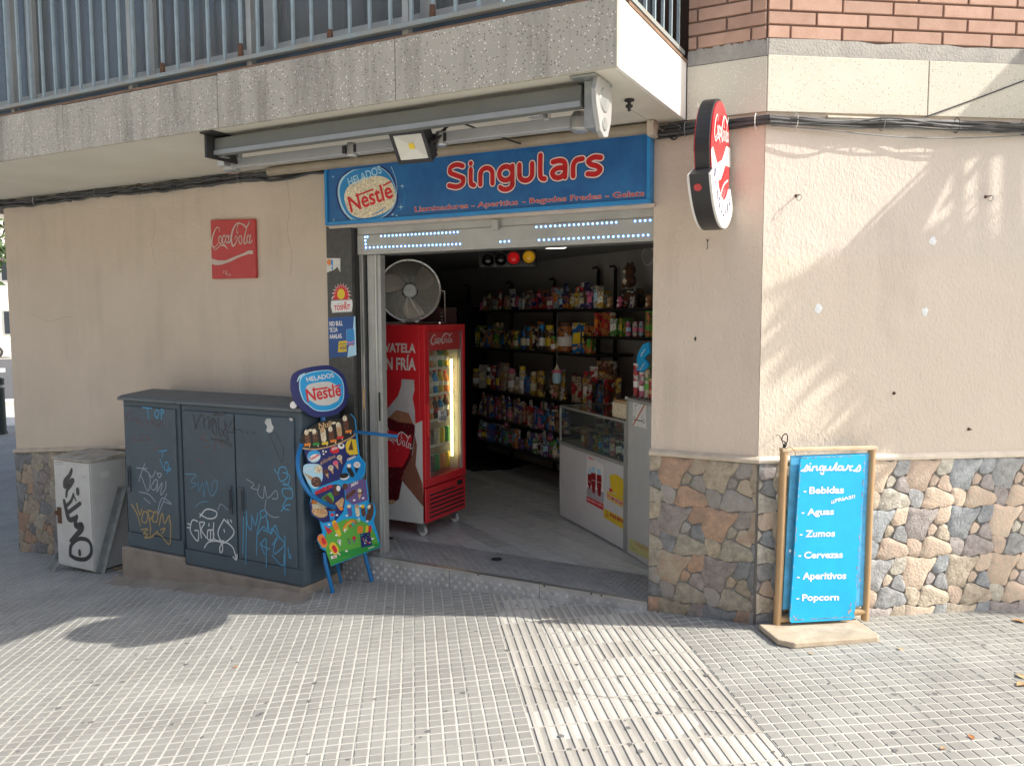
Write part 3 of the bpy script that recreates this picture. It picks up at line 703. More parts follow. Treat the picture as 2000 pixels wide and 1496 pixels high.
# ceiling lights (lit discs in the photograph)
for px, py, tx in ((772, 488, 'over the glass-door fridge'), (1082, 480, 'above the shelves')):
    q = onZ(px, py, 2.15)
    t = thing('ceiling_light', q, 'round flush ceiling light glowing warm white ' + tx, 'ceiling light')
    mb = MB(); mb.lathe(q, (0, 0, -1), [(.0, -.004), (.11, -.004), (.11, .014), (.10, .016)], 24); mb.build('rim', M['offwhite'], t)
    mb = MB(); mb.lathe(q-ZU*.0165, (0, 0, -1), [(.095, 0), (.0, .001)], 24); mb.build('diffuser', mat('lit_diffuser', (1, .95, .8), emit=5, ec=(1, .93, .75), var=0), t)

# ================================================================ DOORWAY
dp_ = thing('door_step', (-2.3, 0, -.05), 'low doorstep clad in grey metal checker plate across the shop opening', 'doorstep')
def diamond(mb, S, w, h, lift=.0006):
    """raised checker pattern: pairs of small bars alternating direction"""
    p = .03
    for i in range(int(w/p)):
        for j in range(int(h/p)):
            cx, cy = (i+.5)*p, (j+.5)*p; an = R(45) if (i+j) % 2 else R(-45)
            for o in (-.0065, 0, .0065):
                dx, dy = math.cos(an)*.012, math.sin(an)*.012; nx, ny = -math.sin(an)*.0022, math.cos(an)*.0022
                ox, oy = -math.sin(an)*o, math.cos(an)*o
                c = [(cx+ox-dx, cy+oy-dy), (cx+ox+nx, cy+oy+ny), (cx+ox+dx, cy+oy+dy), (cx+ox-nx, cy+oy-ny)]
                mb.face([S.P(*c[0], lift*.1), S.P(*c[3], lift), S.P(*c[2], lift*.1), S.P(*c[1], lift)], None)
mb = MB(); mb.bb(-3.195, -1.277, .0, .40, FZ-.02, FZ+.002); mb.build('tread_plate', M['plate'], dp_)
mb = MB(); S = Surf((-3.19, .006, FZ+.002), (1, 0, 0), (0, 1, 0)); diamond(mb, S, 1.9, .39, .0016); o = mb.build('tread_pattern', mat('worn_checker_bars2', (.46, .46, .45), .5, .5, var=.2, vs_=20), dp_); o['kind'] = 'stuff'
for x0, x1 in ((-3.385, -2.498), (-2.495, -1.905), (-1.902, -1.281)):
    mb = MB(); mb.extr([(x0, -.03, gz(x0)-.02), (x1, -.03, gz(x1)-.02), (x1, -.03, FZ-.004), (x0, -.03, FZ-.004)], (0, .026, 0)); mb.build('riser_plate', M['plate'], dp_, bevel=.001)
mb = MB()
S = Surf((-3.38, -.0305, FZ-.010), (1, 0, 0), (0, 0, -1)); S.n = A3(0, -1, 0)
p = .03
tmpb = MB()
for i in range(70):
    for j in range(6):
        cx, cz = -3.37+(i+.5)*p, FZ-.022-(j+.5)*p
        if cx > -1.29 or cz < gz(cx)+.008: continue
        an = R(45) if (i+j) % 2 else R(-45)
        for o_ in (-.006, 0, .006):
            dx, dz = math.cos(an)*.012, math.sin(an)*.012; nx, nz = -math.sin(an)*.0022, math.cos(an)*.0022; ox, oz = -math.sin(an)*o_, math.cos(an)*o_
            tmpb.mesh([(cx+ox-dx, -.0302, cz+oz-dz), (cx+ox-nx, -.0302, cz+oz-nz), (cx+ox+dx, -.0302, cz+oz+dz), (cx+ox+nx, -.0302, cz+oz+nz), (cx+ox, -.0335, cz+oz)], [(0, 1, 4), (1, 2, 4), (2, 3, 4), (3, 0, 4)])
o = tmpb.build('riser_pattern', mat('worn_checker_bars', (.52, .52, .50), .5, .5, var=.2, vs_=20), dp_); o['kind'] = 'stuff'
mb = MB(); mb.bb(-3.19, -1.281, -.036, .006, FZ-.003, FZ+.005); mb.build('edge_strip', M['alu'], dp_, bevel=.002)
mb = MB(); mb.bb(-3.385, -3.196, -.03, .1, FZ-.02, FZ-.002); mb.build('corner_plate', M['plate'], dp_)
q = onZ(970, 1092, FZ+.004); mb = MB(); mb.lathe(q, (0, 0, 1), [(.0, 0), (.034, 0), (.034, .003), (.024, .004), (.022, .001), (.012, .001), (.01, .003), (0, .003)], 20); mb.build('floor_lock', M['rubber'], dp_)
for px in (934, 1063, 1155, 1175): 
    q = onY(px, 1120, -.036); mb = MB(); mb.lathe((q[0], -.0362, FZ+.001), (0, -1, 0), [(.006, 0), (.005, .002), (0, .002)], 8); mb.build('screw', M['rubber'], dp_)
# shutter header with blue LED dots
sh = thing('shutter_header', (-2.2, .03, 2.0), 'grey metal shutter header with rows of lit blue LED dots', 'shutter box')
mb = MB(); mb.bb(-3.185, -1.279, .030, .075, 1.985, 2.105); mb.build('panel', M['alud'], sh, bevel=.003)
mb = MB(); mb.bb(-3.185, -1.279, .035, .12, 2.107, 2.149); mb.build('upper_slat', M['alud'], sh)
mb = MB(); mb.bb(-3.185, -1.279, .076, .20, 1.987, 2.005); mb.build('bottom_lip', M['alu'], sh)
mb = MB(); q = onY(968, 436, .02); mb.bb(q[0]-.02, q[0]+.02, .006, .0298, 2.085, 2.14); mb.build('latch', M['alud'], sh)
SH = Surf((-3.185, .029, 1.985), (1, 0, 0), (0, 0, 1))
led = mat('lit_blue_led', (.02, .15, .8), emit=3.2, ec=(.08, .38, 1), var=0); leds = mat('led_core', (.5, .8, 1), emit=6, ec=(.55, .85, 1), var=0); off = M['offwhite']
lm, lo_, lf = MB(), MB(), MB()
def dots(p, q, n, lit=True):
    for k in range(n):
        x, y = p[0]+(q[0]-p[0])*k/max(1, n-1), p[1]+(q[1]-p[1])*k/max(1, n-1)
        a = SH.ab(x, y)
        def disc(mbx, r, l):
            mbx.face([SH.P(a[0]+r*math.cos(t), a[1]+r*math.sin(t), l) for t in np.linspace(0, 2*math.pi, 9)[:-1]])
        if lit: disc(lm, .0062, .001); disc(lo_, .0030, .002)
        else: disc(lf, .0018, .001)
c8 = lambda x, y: (620+x/2.985, 260+y/2.983)
dots(c8(372, 601), c8(818, 578), 21); dots(c8(283, 668), c8(832, 647), 25); dots(c8(278, 607), c8(283, 668), 4); dots(c8(292, 605), c8(292, 605), 1)
dots(c8(1067, 634), c8(1117, 631), 3); dots(c8(1277, 548), c8(1742, 521), 18); dots(c8(1852, 514), c8(1940, 509), 4); dots(c8(1292, 624), c8(1928, 595), 23)
dots(c8(300, 604), c8(362, 601), 6, False); dots(c8(828, 577), c8(1265, 548), 26, False); dots(c8(842, 646), c8(1058, 634), 16, False); dots(c8(1125, 631), c8(1285, 624), 12, False); dots(c8(1752, 520), c8(1842, 515), 7, False)
lm.build('lit_led_ring', led, sh); lo_.build('lit_led', leds, sh); lf.build('unlit_led', off, sh)
# folded aluminium sliding door at the left jamb
dr = thing('sliding_door', (-3.1, .15, FZ), 'folded aluminium glass door frame standing open at the left jamb', 'door')
for x0, x1, y0, y1 in ((-3.188, onY(708, 780, .05)[0], .05, .10), (onY(709, 780, .052)[0], onY(713, 780, .052)[0], .052, .098)):
    mb = MB(); mb.bb(x0, x1, y0, y1, FZ, 1.984); mb.build('track_profile', M['alu'], dr, bevel=.002)
mb = MB(); mb.bb(-3.186, -3.10, .14, .18, FZ, 1.984); mb.build('rear_stile', M['black'], dr)
g0, g1 = onY(713.5, 780, .11)[0], onY(722, 780, .11)[0]
mb = MB(); mb.bb(g0, g1, .112, .116, FZ, 1.95); mb.build('pane', M['darkglass'], dr)
def X_(px, y): return onY(px, 780, y)[0]
mb = MB(); mb.bb(X_(721.5, .07), X_(735, .07), .07, .115, FZ, 1.984); mb.build('stile', M['alud'], dr, bevel=.003)
mb = MB(); mb.bb(X_(735.3, .06), X_(738.5, .06), .06, .12, FZ, 1.984); mb.build('stile', M['alu'], dr, bevel=.001)
mb = MB(); mb.bb(X_(739, .07), X_(747, .07), .07, .12, FZ, 1.984); mb.build('stile', M['alud'], dr, bevel=.003)
mb = MB(); mb.bb(X_(740, .068), X_(742.5, .068), .064, .0695, .95, 1.13); mb.build('handle', M['black'], dr)
mb = MB(); mb.bb(-3.176, -3.163, .046, .0495, 1.02, 1.16); mb.build('wood_patch', M['tan'], dr)
for z0, tx in ((1.27, 'hand'), (1.12, 'prohibition')):
    t = MB(); S = Surf((g0+.001, .1105, z0), (1, 0, 0), (0, 0, 1)); S.poly(t, [(0, 0), (.036, 0), (.036, .085), (0, .085)], M['white'], 0, False)
    if tx == 'hand': S.rib(t, [(.006, .03), (.018, .018), (.03, .03)], .005, M['green2'], .0006, False)
    else:
        S.rib(t, [(.018+.022*math.cos(a), .045+.026*math.sin(a)) for a in np.linspace(-1.3, 1.3, 9)], .006, M['redp'], .0006, False); S.ell(t, (.008, .05), .004, .008, M['blackp'], .0007, px=False)
    tag(t.build('door_sticker', None, None, org=(g0, .11, z0)), 'small white %s sticker on the dark door glass' % ('green-marked' if tx == 'hand' else 'red-ringed no-smoking'), 'sticker')
for x0, z0, w_, h_, mm, tx in ((g0, 1.62, .034, .10, 'navy', 'dark blue poster strip behind the door glass, upper'), (g0, .88, .032, .16, 'logoblue', 'blue and grey leaflet behind the lower door glass')):
    t = MB(); t.bb(x0+.001, x0+w_, .1075, .109, z0, z0+h_); tag(t.build('door_leaflet', M[mm], None, org=(x0, .11, z0)), tx, 'leaflet')

# ================================================================ SIGNS ON THE FACADE
def frameless(name, loc, label, cat): return thing(name, loc, label, cat)
# shop fascia sign
sg = thing('shop_sign', (-2.34, -.02, 2.34), 'long blue shop sign reading Singulars in red letters over the door', 'sign')
YS = -.055
SS = Surf((-3.4, YS, 2.172), (1, 0, 0), (0, 0, 1))
x0, x1 = onY(638, 380, YS)[0], onY(1268, 330, YS)[0]; z0, z1 = 2.178, 2.508
mb = MB(); mb.bb(x0, x1, YS, .0, z0, z1, M['signblue']); mb.build('panel', M['signblue'], sg)
mb = MB()
for a in ((x0-.008, x1+.008, z0-.012, z0+.008), (x0-.008, x1+.008, z1-.006, z1+.008), (x0-.008, x0+.010, z0+.0085, z1-.0065), (x1-.010, x1+.008, z0+.0085, z1-.0065)):
    mb.bb(a[0], a[1], YS-.012, -.001, a[2], a[3])
mb.build('sign_frame', M['signcyan'], sg, bevel=.002)
mb = MB(); mb.bb(x0-.01, x1+.02, -.03, -.0005, 2.150, z0-.0125); mb.build('sign_shelf', M['stuccoP'], sg)
mb = MB()
c = c8
def nestle(mb, S, T, px=True, K=1.0, l=.001):
    """oval logo; T maps logo units (0..100, y down) to surface input"""
    n = 28
    def sq(cx, cy, rx, ry, rot, e=.78):
        o = []
        for k in range(n):
            a = 2*math.pi*k/n; x = rx*math.copysign(abs(math.cos(a))**e, math.cos(a)); y = ry*math.copysign(abs(math.sin(a))**e, math.sin(a))
            o.append(T(cx+x*math.cos(rot)-y*math.sin(rot), cy+x*math.sin(rot)+y*math.cos(rot)))
        return o
    return sq
# logo directly in crop coordinates of the sign
cl = lambda x, y: (640+x/9.97, 300+y/9.97)
def sqs(c0, rx, ry, rot, T, e=.8, n=32, ymin=None, ymax=None):
    o = []
    for k in range(n):
        a = 2*math.pi*k/n; x = rx*math.copysign(abs(math.cos(a))**e, math.cos(a)); y = ry*math.copysign(abs(math.sin(a))**e, math.sin(a))
        X, Y = c0[0]+x*math.cos(rot)-y*math.sin(rot), c0[1]+x*math.sin(rot)+y*math.cos(rot)
        if ymin is not None: Y = max(Y, ymin+(-.13)*(X-600))
        if ymax is not None: Y = min(Y, ymax+(-.08)*(X-600))
        o.append(T(X, Y))
    return o
rot = -.28
SS.poly(mb, sqs((770, 790), 600, 570, rot, cl, .85, ymin=300, ymax=1300), M['navy'], .0006)
SS.poly(mb, sqs((770, 790), 565, 535, rot, cl, .85, ymin=305, ymax=1295), M['lblue'], .0010)
SS.poly(mb, sqs((785, 790), 540, 520, rot, cl, .85, ymin=307, ymax=1292), M['signcyan'], .0014)
SS.poly(mb, sqs((830, 850), 500, 385, rot, cl, .8), M['creamp'], .0018)
SS.rib(mb, [(1240, 260), (1330, 500), (1350, 760), (1270, 1040), (1130, 1200), (960, 1290)], .0035, M['lblue'], .0022, tr=cl)
SS.rib(mb, [(500, 330), (290, 480), (215, 690), (260, 950), (370, 1180), (480, 1310)], [.005, .008, .010, .008, .006, .003], M['lblue'], .0022, tr=cl)
SS.text(mb, 'HELADOS', (425, 640), (1065, 385), (385, 490), M['lblue'], .0026, .012, tr=cl)
SS.text(mb, 'Nestle', (460, 1160), (1290, 860), (385, 850), M['redp'], .0026, .02, tr=cl); SS.rib(mb, [(1090, 625), (1235, 555)], .010, M['redp'], .0028, tr=cl, smooth=False)
SS.rib(mb, [(555, 830), (885, 705)], .010, M['redp'], .0028, tr=cl, smooth=False)
SS.rib(mb, [(1125, 1050), (1040, 1120), (860, 1200)], [.003, .008, .003], M['signcyan'], .0026, tr=cl)
for x, y, r_ in ((1455, 640, 55), (1430, 1045, 70), (1270, 1190, 40), (110, 455, 22), (120, 1300, 30), (300, 1320, 18), (1350, 1210, 28)):
    for a in (0, .785, 1.571, 2.356):
        q = r_ if a in (0, 1.571) else r_*.5; SS.rib(mb, [(x-q*math.cos(a), y-q*math.sin(a)), (x, y), (x+q*math.cos(a), y+q*math.sin(a))], [.0006, .003, .0006], M['lblue'], .0024, tr=cl, cap=False)
SS.rib(mb, [(1460, 660), (1510, 800), (1490, 960), (1400, 1110), (1200, 1250)], [.001, .004, .006, .005, .001], M['signcyan'], .0021, tr=cl, cap=False)
mb.build('oval_logo', None, sg)
# rounded letters: stroke alphabet (unit: x height 1)
def arc(cx, cy, rx, ry, a0, a1, n=8): return [(cx+rx*math.cos(R(a0+(a1-a0)*k/n)), cy+ry*math.sin(R(a0+(a1-a0)*k/n))) for k in range(n+1)]
LT = {
 'S': (1.0, [[(.82, 1.28)]+arc(.45, 1.12, .38, .28, 60, 180, 6)+[(.10, .92), (.45, .72), (.82, .52)]+arc(.44, .30, .40, .30, 20, -120, 7)+[(.0, .12)]]),
 'i': (.42, [[(.12, 1.0), (.12, .16), (.3, .0)], [(.12, 1.38), (.12, 1.40)]]),
 'n': (.92, [[(.08, 0), (.08, .6)]+arc(.42, .62, .34, .38, 180, 0, 8)+[(.76, .0)]]),
 'g': (.92, [arc(.42, .55, .36, .42, 20, 340, 12), [(.78, .98), (.78, -.12)]+arc(.42, -.12, .36, .32, 0, -150, 7)]),
 'u': (.92, [[(.08, 1.0), (.08, .38)]+arc(.42, .38, .34, .38, 180, 360, 8)+[(.76, 1.0)]]),
 'l': (.48, [[(.12, 1.45), (.12, .2), (.34, .0)]]),
 'a': (.90, [[(.12, .96), (.5, 1.0), (.74, .8), (.74, .0)], [(.74, .55), (.35, .56), (.1, .35), (.2, .06), (.5, .0), (.74, .22)]]),
 'r': (.62, [[(.10, 0), (.10, .6), (.25, .92), (.56, .98)]]),
 's': (.80, [[(.68, .94), (.35, 1.0), (.08, .82), (.2, .6), (.5, .46), (.66, .25), (.45, .02), (.04, .06)]])}
def word(nm, par, S, T, txt, wd, m, l, kx=1.0):
    x = 0
    for ch in txt:
        w_, st = LT[ch]; mb = MB()
        for s in st: S.rib(mb, [T(x+a, b) for a, b in s], wd, m, l, px=False)
        mb.build(nm, None, par); x += (w_+.16)*kx
    return x
tot = sum((LT[ch][0]+.16) for ch in 'Singulars')
A0, A1 = SS.ab(*c8(768, 318)), SS.ab(*c8(1650, 243)); hgt = .128
fx = (A1[0]-A0[0])/(tot-.3)
def TW(a, b): return (A0[0]+a*fx, A0[1]+b*hgt/1.45*.98)
word('letter_shadow', sg, SS, TW, 'Singulars', .049, M['navy'], .0010); word('letter_outline', sg, SS, TW, 'Singulars', .041, M['letpink'], .0018); word('letter', sg, SS, TW, 'Singulars', .027, M['letred'], .0028)
for body, bl_, br_, hh in (('Llaminadures - Aperitius', (570, 470), (1172, 428), 40), ('- Begudes Fredes - Gelats', (1198, 424), (1908, 378), 42)):
    tl_ = (bl_[0]-3, bl_[1]-hh); mb = MB()
    SS.text(mb, body, bl_, br_, tl_, M['letpink'], .0012, .03, tr=c8)
    SS.text(mb, body, (bl_[0]+2, bl_[1]-2), (br_[0]-2, br_[1]-2), (tl_[0]+2, tl_[1]+2), M['letred'], .0020, .004, tr=c8); mb.build('small_lettering', None, sg)
# cola script used on several signs. units 0..100 x 0..36, y up
COKE = [([(22, 25), (20, 31), (14, 31), (6, 22), (2, 12), (4, 5), (10, 4), (17, 9)], [1, 1.5, 2, 3, 3.4, 2.6, 1.6, 1]),
        ([(4, 4), (10, 0), (22, 5), (32, 5), (40, -1)], [1.5, 1.5, 1.8, 3.2, .5]),
        (arc(22.5, 13.5, 3.6, 5.6, 60, 420, 12), 1.9), ([(34, 18), (32, 20), (29, 17), (28, 10), (31, 8), (35, 12)], 1.9),
        (arc(39, 13.5, 3.4, 5.4, 40, 400, 12), 1.9), ([(44, 19), (42, 10), (44, 8), (47, 13)], 1.8), ([(46.5, 17), (48.5, 18)], 1.6),
        ([(66, 24), (64, 20), (62, 24), (65, 32), (70, 35), (60, 33), (51, 22), (49, 10), (53, 3), (60, 8), (63, 14), (60, 17), (57, 12)], [1, 1.2, 1.3, 1.5, 1.6, 2.6, 3.4, 3.6, 3, 1.8, 1.4, 1.2, 1]),
        ([(68, 35), (78, 32), (84, 28), (91, 34), (93, 37), (90, 30)], [1, 2.6, 2.6, 1.6, 1.2, .8]),
        (arc(70, 11, 3.6, 5.8, 60, 420, 12), 1.9), ([(92, 35), (86, 28), (79, 12), (79, 5), (83, 6), (86, 11)], [1.3, 1.9, 2.2, 2.2, 1.6, 1.2]),
        (arc(88.5, 11, 3.2, 5.4, 40, 400, 12), 1.9), ([(94, 17), (91.5, 8), (93, 5), (97, 9)], 1.8)]
def cola(mb, S, T, sc, m, l=.002):
    for s, wd in COKE:
        ws = [x*sc for x in wd] if hasattr(wd, '__len__') else wd*sc
        S.rib(mb, [T(*p) for p in s], ws, m, l, px=False)
# red square sign on the tan wall
cq = thing('square_sign', (-4.2, -.01, 2.05), 'faded red square cola sign screwed to the tan wall', 'sign')
SQU = Surf((-4.4, -.022, 1.86), (1, 0, 0), (0, 0, 1))
P_ = [onY(*p, -.022) for p in ((414, 545), (500, 543), (497, 428), (411, 430))]
mb = MB(); mb.extr([(p[0], -.022, p[2]) for p in P_], (0, .020, 0)); mb.build('panel', M['darkred'], cq, bevel=.003)
mb = MB(); cs = lambda x, y: (400+x/11.51, 420+y/11.51)
o_ = SQU.ab(*cs(150, 790)); e_ = SQU.ab(*cs(1085, 800)); W_ = (e_[0]-o_[0])/98
tq = lambda x, y: (o_[0]+x*W_, o_[1]-.0+y*W_*1.18+x*W_*.02)
fw = M['creamp']; fwp = mat('faded_white_print', (.50, .42, .37), .6)
cola(mb, SQU, tq, W_*1.0, fwp)
SQU.poly(mb, [(150, 975), (300, 1025), (480, 1020), (700, 930), (900, 850), (980, 800), (1085, 800), (1085, 880), (980, 880), (760, 960), (560, 1060), (380, 1120), (250, 1130), (165, 1110)], fwp, .0015, tr=cs)
SQU.rib(mb, [(435, 1250), (425, 1305)], .006, fwp, tr=cs); SQU.rib(mb, [(490, 1260), (480, 1330), (505, 1330)], .007, fwp, tr=cs); SQU.rib(mb, [(540, 1370), (550, 1335), (590, 1360)], .005, fwp, tr=cs)
mb.build('script_lettering', None, cq)
# projecting round sign
XR = -.895
rs = thing('round_sign', (-.88, 0, 2.33), 'round illuminated-type red cola sign with black rim projecting from the pillar', 'sign')
cz, cy, rad = 2.330, -.255, .243
n = 48; rim = []
def circ(r, a0=0, a1=360, n=48): return [(cy+r*math.cos(R(a0+(a1-a0)*k/n)), cz+r*math.sin(R(a0+(a1-a0)*k/n))) for k in range(n+(0 if a1-a0 == 360 else 1))]
mb = MB(); mb.extr([(XR-.066, y, z) for y, z in circ(rad)], (.062, 0, 0)); mb.build('rim', M['black'], rs, bevel=.004)
for sgx, xo in ((1, XR-.004), (-1, XR-.066)):
    mb = MB(); mb.extr([(xo, y, z) for y, z in circ(rad-.012)], (.006*sgx, 0, 0)); mb.build('face_panel', M['red'], rs)
    S = Surf((xo+.006*sgx, cy, cz), (0, sgx, 0), (0, 0, 1)); mb = MB()
    S.poly(mb, [(-.235, -.02)]+[(-.20, .0)]+[(-.10, -.055), (.02, -.02), (.12, .06), (.225, .07), (.236, -.02), (.10, -.03), (.0, -.11), (-.12, -.14), (-.2, -.12)], M['white'], .0012, False)
    cola(mb, S, lambda x, y: (-.178+x*.0036, .030+y*.0036+x*.0004), .0036, M['white'], .002)
    S.poly(mb, [(-.10, -.215), (.02, -.12), (.12, -.05), (.19, -.06), (.14, -.15), (.02, -.22)], M['red'], .0018, False)
    S.rib(mb, [(-.06, -.225), (.06, -.13), (.17, -.09)], .010, M['white'], .0024, False)
    mb.build('printed_face', None, rs)
# lower crescent box
def cres(r0, r1, a0, a1): return circ(r1, a0, a1, 22)+circ(r0, a0, a1, 22)[::-1]
mb = MB(); mb.extr([(XR-.074, y, z) for y, z in cres(.235, .335, 203, 300)], (.080, 0, 0)); mb.build('lower_rim', M['black'], rs, bevel=.003)
for sgx, xo in ((1, XR+.006), (-1, XR-.074)):
    mb = MB(); mb.extr([(xo, y, z) for y, z in cres(.205, .330, 204, 320)], (.012*sgx, 0, 0)); mb.build('lower_panel', M['white'], rs, bevel=.002)
S = Surf((XR+.018, cy, cz), (0, 1, 0), (0, 0, 1)); mb = MB()
for k, ch in enumerate('SINGULARS'):
    a = R(207+k*12.4); rc = .255; tx = A3(-math.sin(a), math.cos(a)); rdv = A3(math.cos(a), math.sin(a)); tx = -tx if tx[0] < 0 else tx
    bl_ = rc*rdv-tx*.018+rdv*.022; S.text(mb, ch, bl_, bl_+tx*(.036 if ch != 'I' else .010), bl_-rdv*.05, M['navy'], .001, .02, px=False)
mb.build('lower_lettering', None, rs)
ea = R(213); mb = MB(); mb.lathe((XR-.042, cy+.3352*math.cos(ea), cz+.3352*math.sin(ea)), (0, math.cos(ea), math.sin(ea)), [(.017, 0), (.017, .002), (0, .002)], 16); mb.build('emblem', M['darkred'], rs)
mb = MB(); mb.bb(XR-.085, XR-.010, -.012, -.0005, 2.17, 2.44); mb.build('wall_plate', M['black'], rs, bevel=.002)
mb = MB(); mb.bb(XR-.062, XR-.032, -.06, -.0125, 2.24, 2.38); mb.build('bracket_arm', M['black'], rs)
for z in (2.20, 2.41): mb = MB(); mb.lathe((XR-.022, -.0122, z), (0, -1, 0), [(0, 0), (.010, 0), (.007, .006), (0, .006)], 10); mb.build('bolt', M['steel'], rs)
rs.rotation_euler = (0, 0, R(2.8))
# stickers on the dark pilaster
PSF = Surf((-3.40, -.0045, 0), (1, 0, 0), (0, 0, 1)); cp_ = lambda x, y: (630+x/5.159, 430+y/5.159)
t = MB(); PSF.poly(t, [(40, 385), (180, 385), (180, 530), (150, 470), (120, 500), (95, 510), (42, 530)], M['offwhite'], .0008, tr=cp_)
PSF.ell(t, cp_(68, 425), 4.5, 6, M['orange'], .0012); PSF.poly(t, [(85, 400), (105, 405), (105, 460), (85, 450)], M['logoblue'], .0013, tr=cp_); PSF.poly(t, [(90, 470), (105, 468), (108, 500), (92, 500)], M['logoblue'], .0013, tr=cp_)
PSF.rib(t, [(42, 465), (178, 455)], .0015, M['ggrey'], .0014, tr=cp_)
tag(t.build('torn_sticker', None, None, org=(-3.35, 0, 1.9)), 'torn white sticker remnant high on the dark stone pilaster', 'sticker')
t = MB(); star = []
for k in range(22):
    a = R(-5+190*k/21); r_ = (95 if k % 2 else 68); star.append((190+r_*math.cos(a)*.95, 775-r_*math.sin(a)*1.45))
PSF.poly(t, [(p[0]+(p[0]-190)*.1, p[1]-8) for p in star]+[(95, 800), (285, 800)], M['offwhite'], .0007, tr=cp_)
PSF.poly(t, star+[(108, 800), (275, 800)], M['redp'], .0012, tr=cp_); PSF.ell(t, cp_(188, 745), 7.5, 10.5, M['yellow'], .0016)
PSF.poly(t, [(88, 810), (300, 800), (306, 860), (296, 925), (100, 935), (84, 870)], M['white'], .0018, tr=cp_)
PSF.rib(t, [(92, 815), (298, 804), (302, 860), (292, 922), (104, 930), (88, 870), (92, 815)], .0015, M['gblack'], .002, tr=cp_, smooth=False)
PSF.text(t, 'TOSFRIT', (120, 912), (282, 900), (118, 860), M['redp'], .0022, .03, tr=cp_); PSF.text(t, 'aperitivos', (152, 848), (208, 845), (152, 838), M['gblack'], .0022, tr=cp_)
PSF.ell(t, cp_(232, 835), 2.4, 3, M['redp'], .0023); PSF.ell(t, cp_(232, 835), 1.1, 1.4, M['white'], .0025)
tag(t.build('snack_sticker', None, None, org=(-3.3, 0, 1.7)), 'red starburst sticker with yellow disc above the white word TOSFRIT', 'sticker')
t = MB(); PSF.poly(t, [(55, 985), (318, 968), (335, 1360), (72, 1392)], mat('poster_blue', (.01, .075, .27), .35), .0008, tr=cp_)
PSF.poly(t, [(318, 968), (330, 970), (342, 1360), (250, 1385), (262, 1290), (305, 1150)], M['lblue'], .0012, tr=cp_)
for body, y, x2 in (('RED BULL', 1065, 205), ('TE DA', 1128, 155), ('AAALAS.', 1192, 200)): PSF.text(t, body, (72, y+5), (x2, y-3), (70, y-42), M['white'], .0016, .03, tr=cp_)
PSF.poly(t, [(165, 1222), (245, 1212), (245, 1325), (155, 1332)], M['yellow'], .0014, tr=cp_); PSF.text(t, 'AQUÍ', (175, 1312), (242, 1305), (176, 1262), M['navy'], .002, .02, tr=cp_); PSF.text(t, 'DISPONIBLE', (175, 1256), (235, 1250), (176, 1242), M['navy'], .002, .01, tr=cp_)
PSF.poly(t, [(242, 1100), (318, 1095), (325, 1250), (248, 1260)], M['signcyan'], .0018, tr=cp_); PSF.rib(t, [(242, 1260), (242, 1102), (318, 1096), (328, 1250)], .0015, M['lblue'], .0022, tr=cp_, smooth=False)
PSF.rib(t, [(245, 1225), (285, 1235), (325, 1220)], .007, M['pink'], .0023, tr=cp_); PSF.rib(t, [(262, 1262), (300, 1255), (318, 1262)], .006, M['redp'], .0023, tr=cp_); PSF.poly(t, [(262, 1280), (330, 1275), (325, 1365), (255, 1378)], M['lblue'], .002, tr=cp_)
tag(t.build('drink_poster', None, None, org=(-3.3, 0, 1.45)), 'blue drink poster with white capitals on the dark stone pilaster', 'poster')

# ================================================================ AWNING, LAMP, CABLES
aw = thing('awning', (-2.3, -.8, ZS), 'folded grey awning bracketed under the balcony above the shop sign', 'awning')
ya = -.87
a, b = onY(428, 290, ya), onY(1141, 187, ya)
zA = (a[2]+b[2])/2
mb = MB(); prof = [(-.030, .040), (.035, .044), (.036, -.018), (.012, -.046), (-.020, -.046), (-.034, -.030)]
mb.extr([(a[0], ya+p[0], zA+p[1]) for p in prof], (b[0]-a[0], 0, 0)); mb.build('front_profile', mat('awning_grey', (.17, .18, .165), .5, .2, c2=(.14, .145, .13), vs_=3), aw, bevel=.003)
mb = MB(); mb.bb(a[0]+.002, b[0]-.002, ya-.040, ya-.0345, zA-.046, zA-.024); mb.build('front_lip', mat('awning_lip', (.30, .32, .33), .45, .3, var=.1), aw)
yb_ = -.72
p1, p2 = onY(452, 322, yb_), onY(1120, 236, yb_); zb_ = (p1[2]+p2[2])/2-.004; pm = onY(688, 293, yb_)[0]
for x0, x1 in ((p1[0], pm-.03), (pm+.03, onY(852, 280, yb_)[0]), (onY(872, 275, yb_)[0], p2[0])):
    mb = MB(); mb.bb(x0, x1, yb_-.02, yb_+.02, zb_-.024, zb_+.026); mb.build('folding_arm', mat('awning_arm_grey', (.40, .41, .42), .4, .3, var=.1), aw, bevel=.004)
for xx in (pm, onY(862, 277, yb_)[0]):
    mb = MB(); mb.lathe((xx, yb_, zb_-.034), (0, 0, 1), [(.024, 0), (.028, .006), (.028, .058), (.024, .066)], 14); mb.build('elbow_joint', M['alu'], aw)
    mb = MB(); mb.bb(xx-.045, xx-.022, yb_-.024, yb_-.0205, zb_-.020, zb_+.018); mb.build('joint_cap', M['rubber'], aw); mb = MB(); mb.bb(xx+.026, xx+.040, yb_-.024, yb_-.0205, zb_-.018, zb_+.018); mb.build('joint_cap', M['rubber'], aw)
mb = MB(); mb.tube([(a[0]+.05, ya+.09, zA+.012), (b[0]-.02, ya+.09, zA+.012)], .036, 14); mb.build('fabric_roll', mat('awning_fabric', (.12, .12, .11), .9, var=.2), aw, smooth=True)
xe = onX(1165, 200, -1.25); XE = -1.235
mb = MB(); pr = [(-.93, ZS-.004), (-.80, ZS-.004), (-.77, 2.49), (-.78, 2.40), (-.815, 2.335), (-.86, 2.325), (-.90, 2.345), (-.945, 2.44), (-.955, 2.50)]
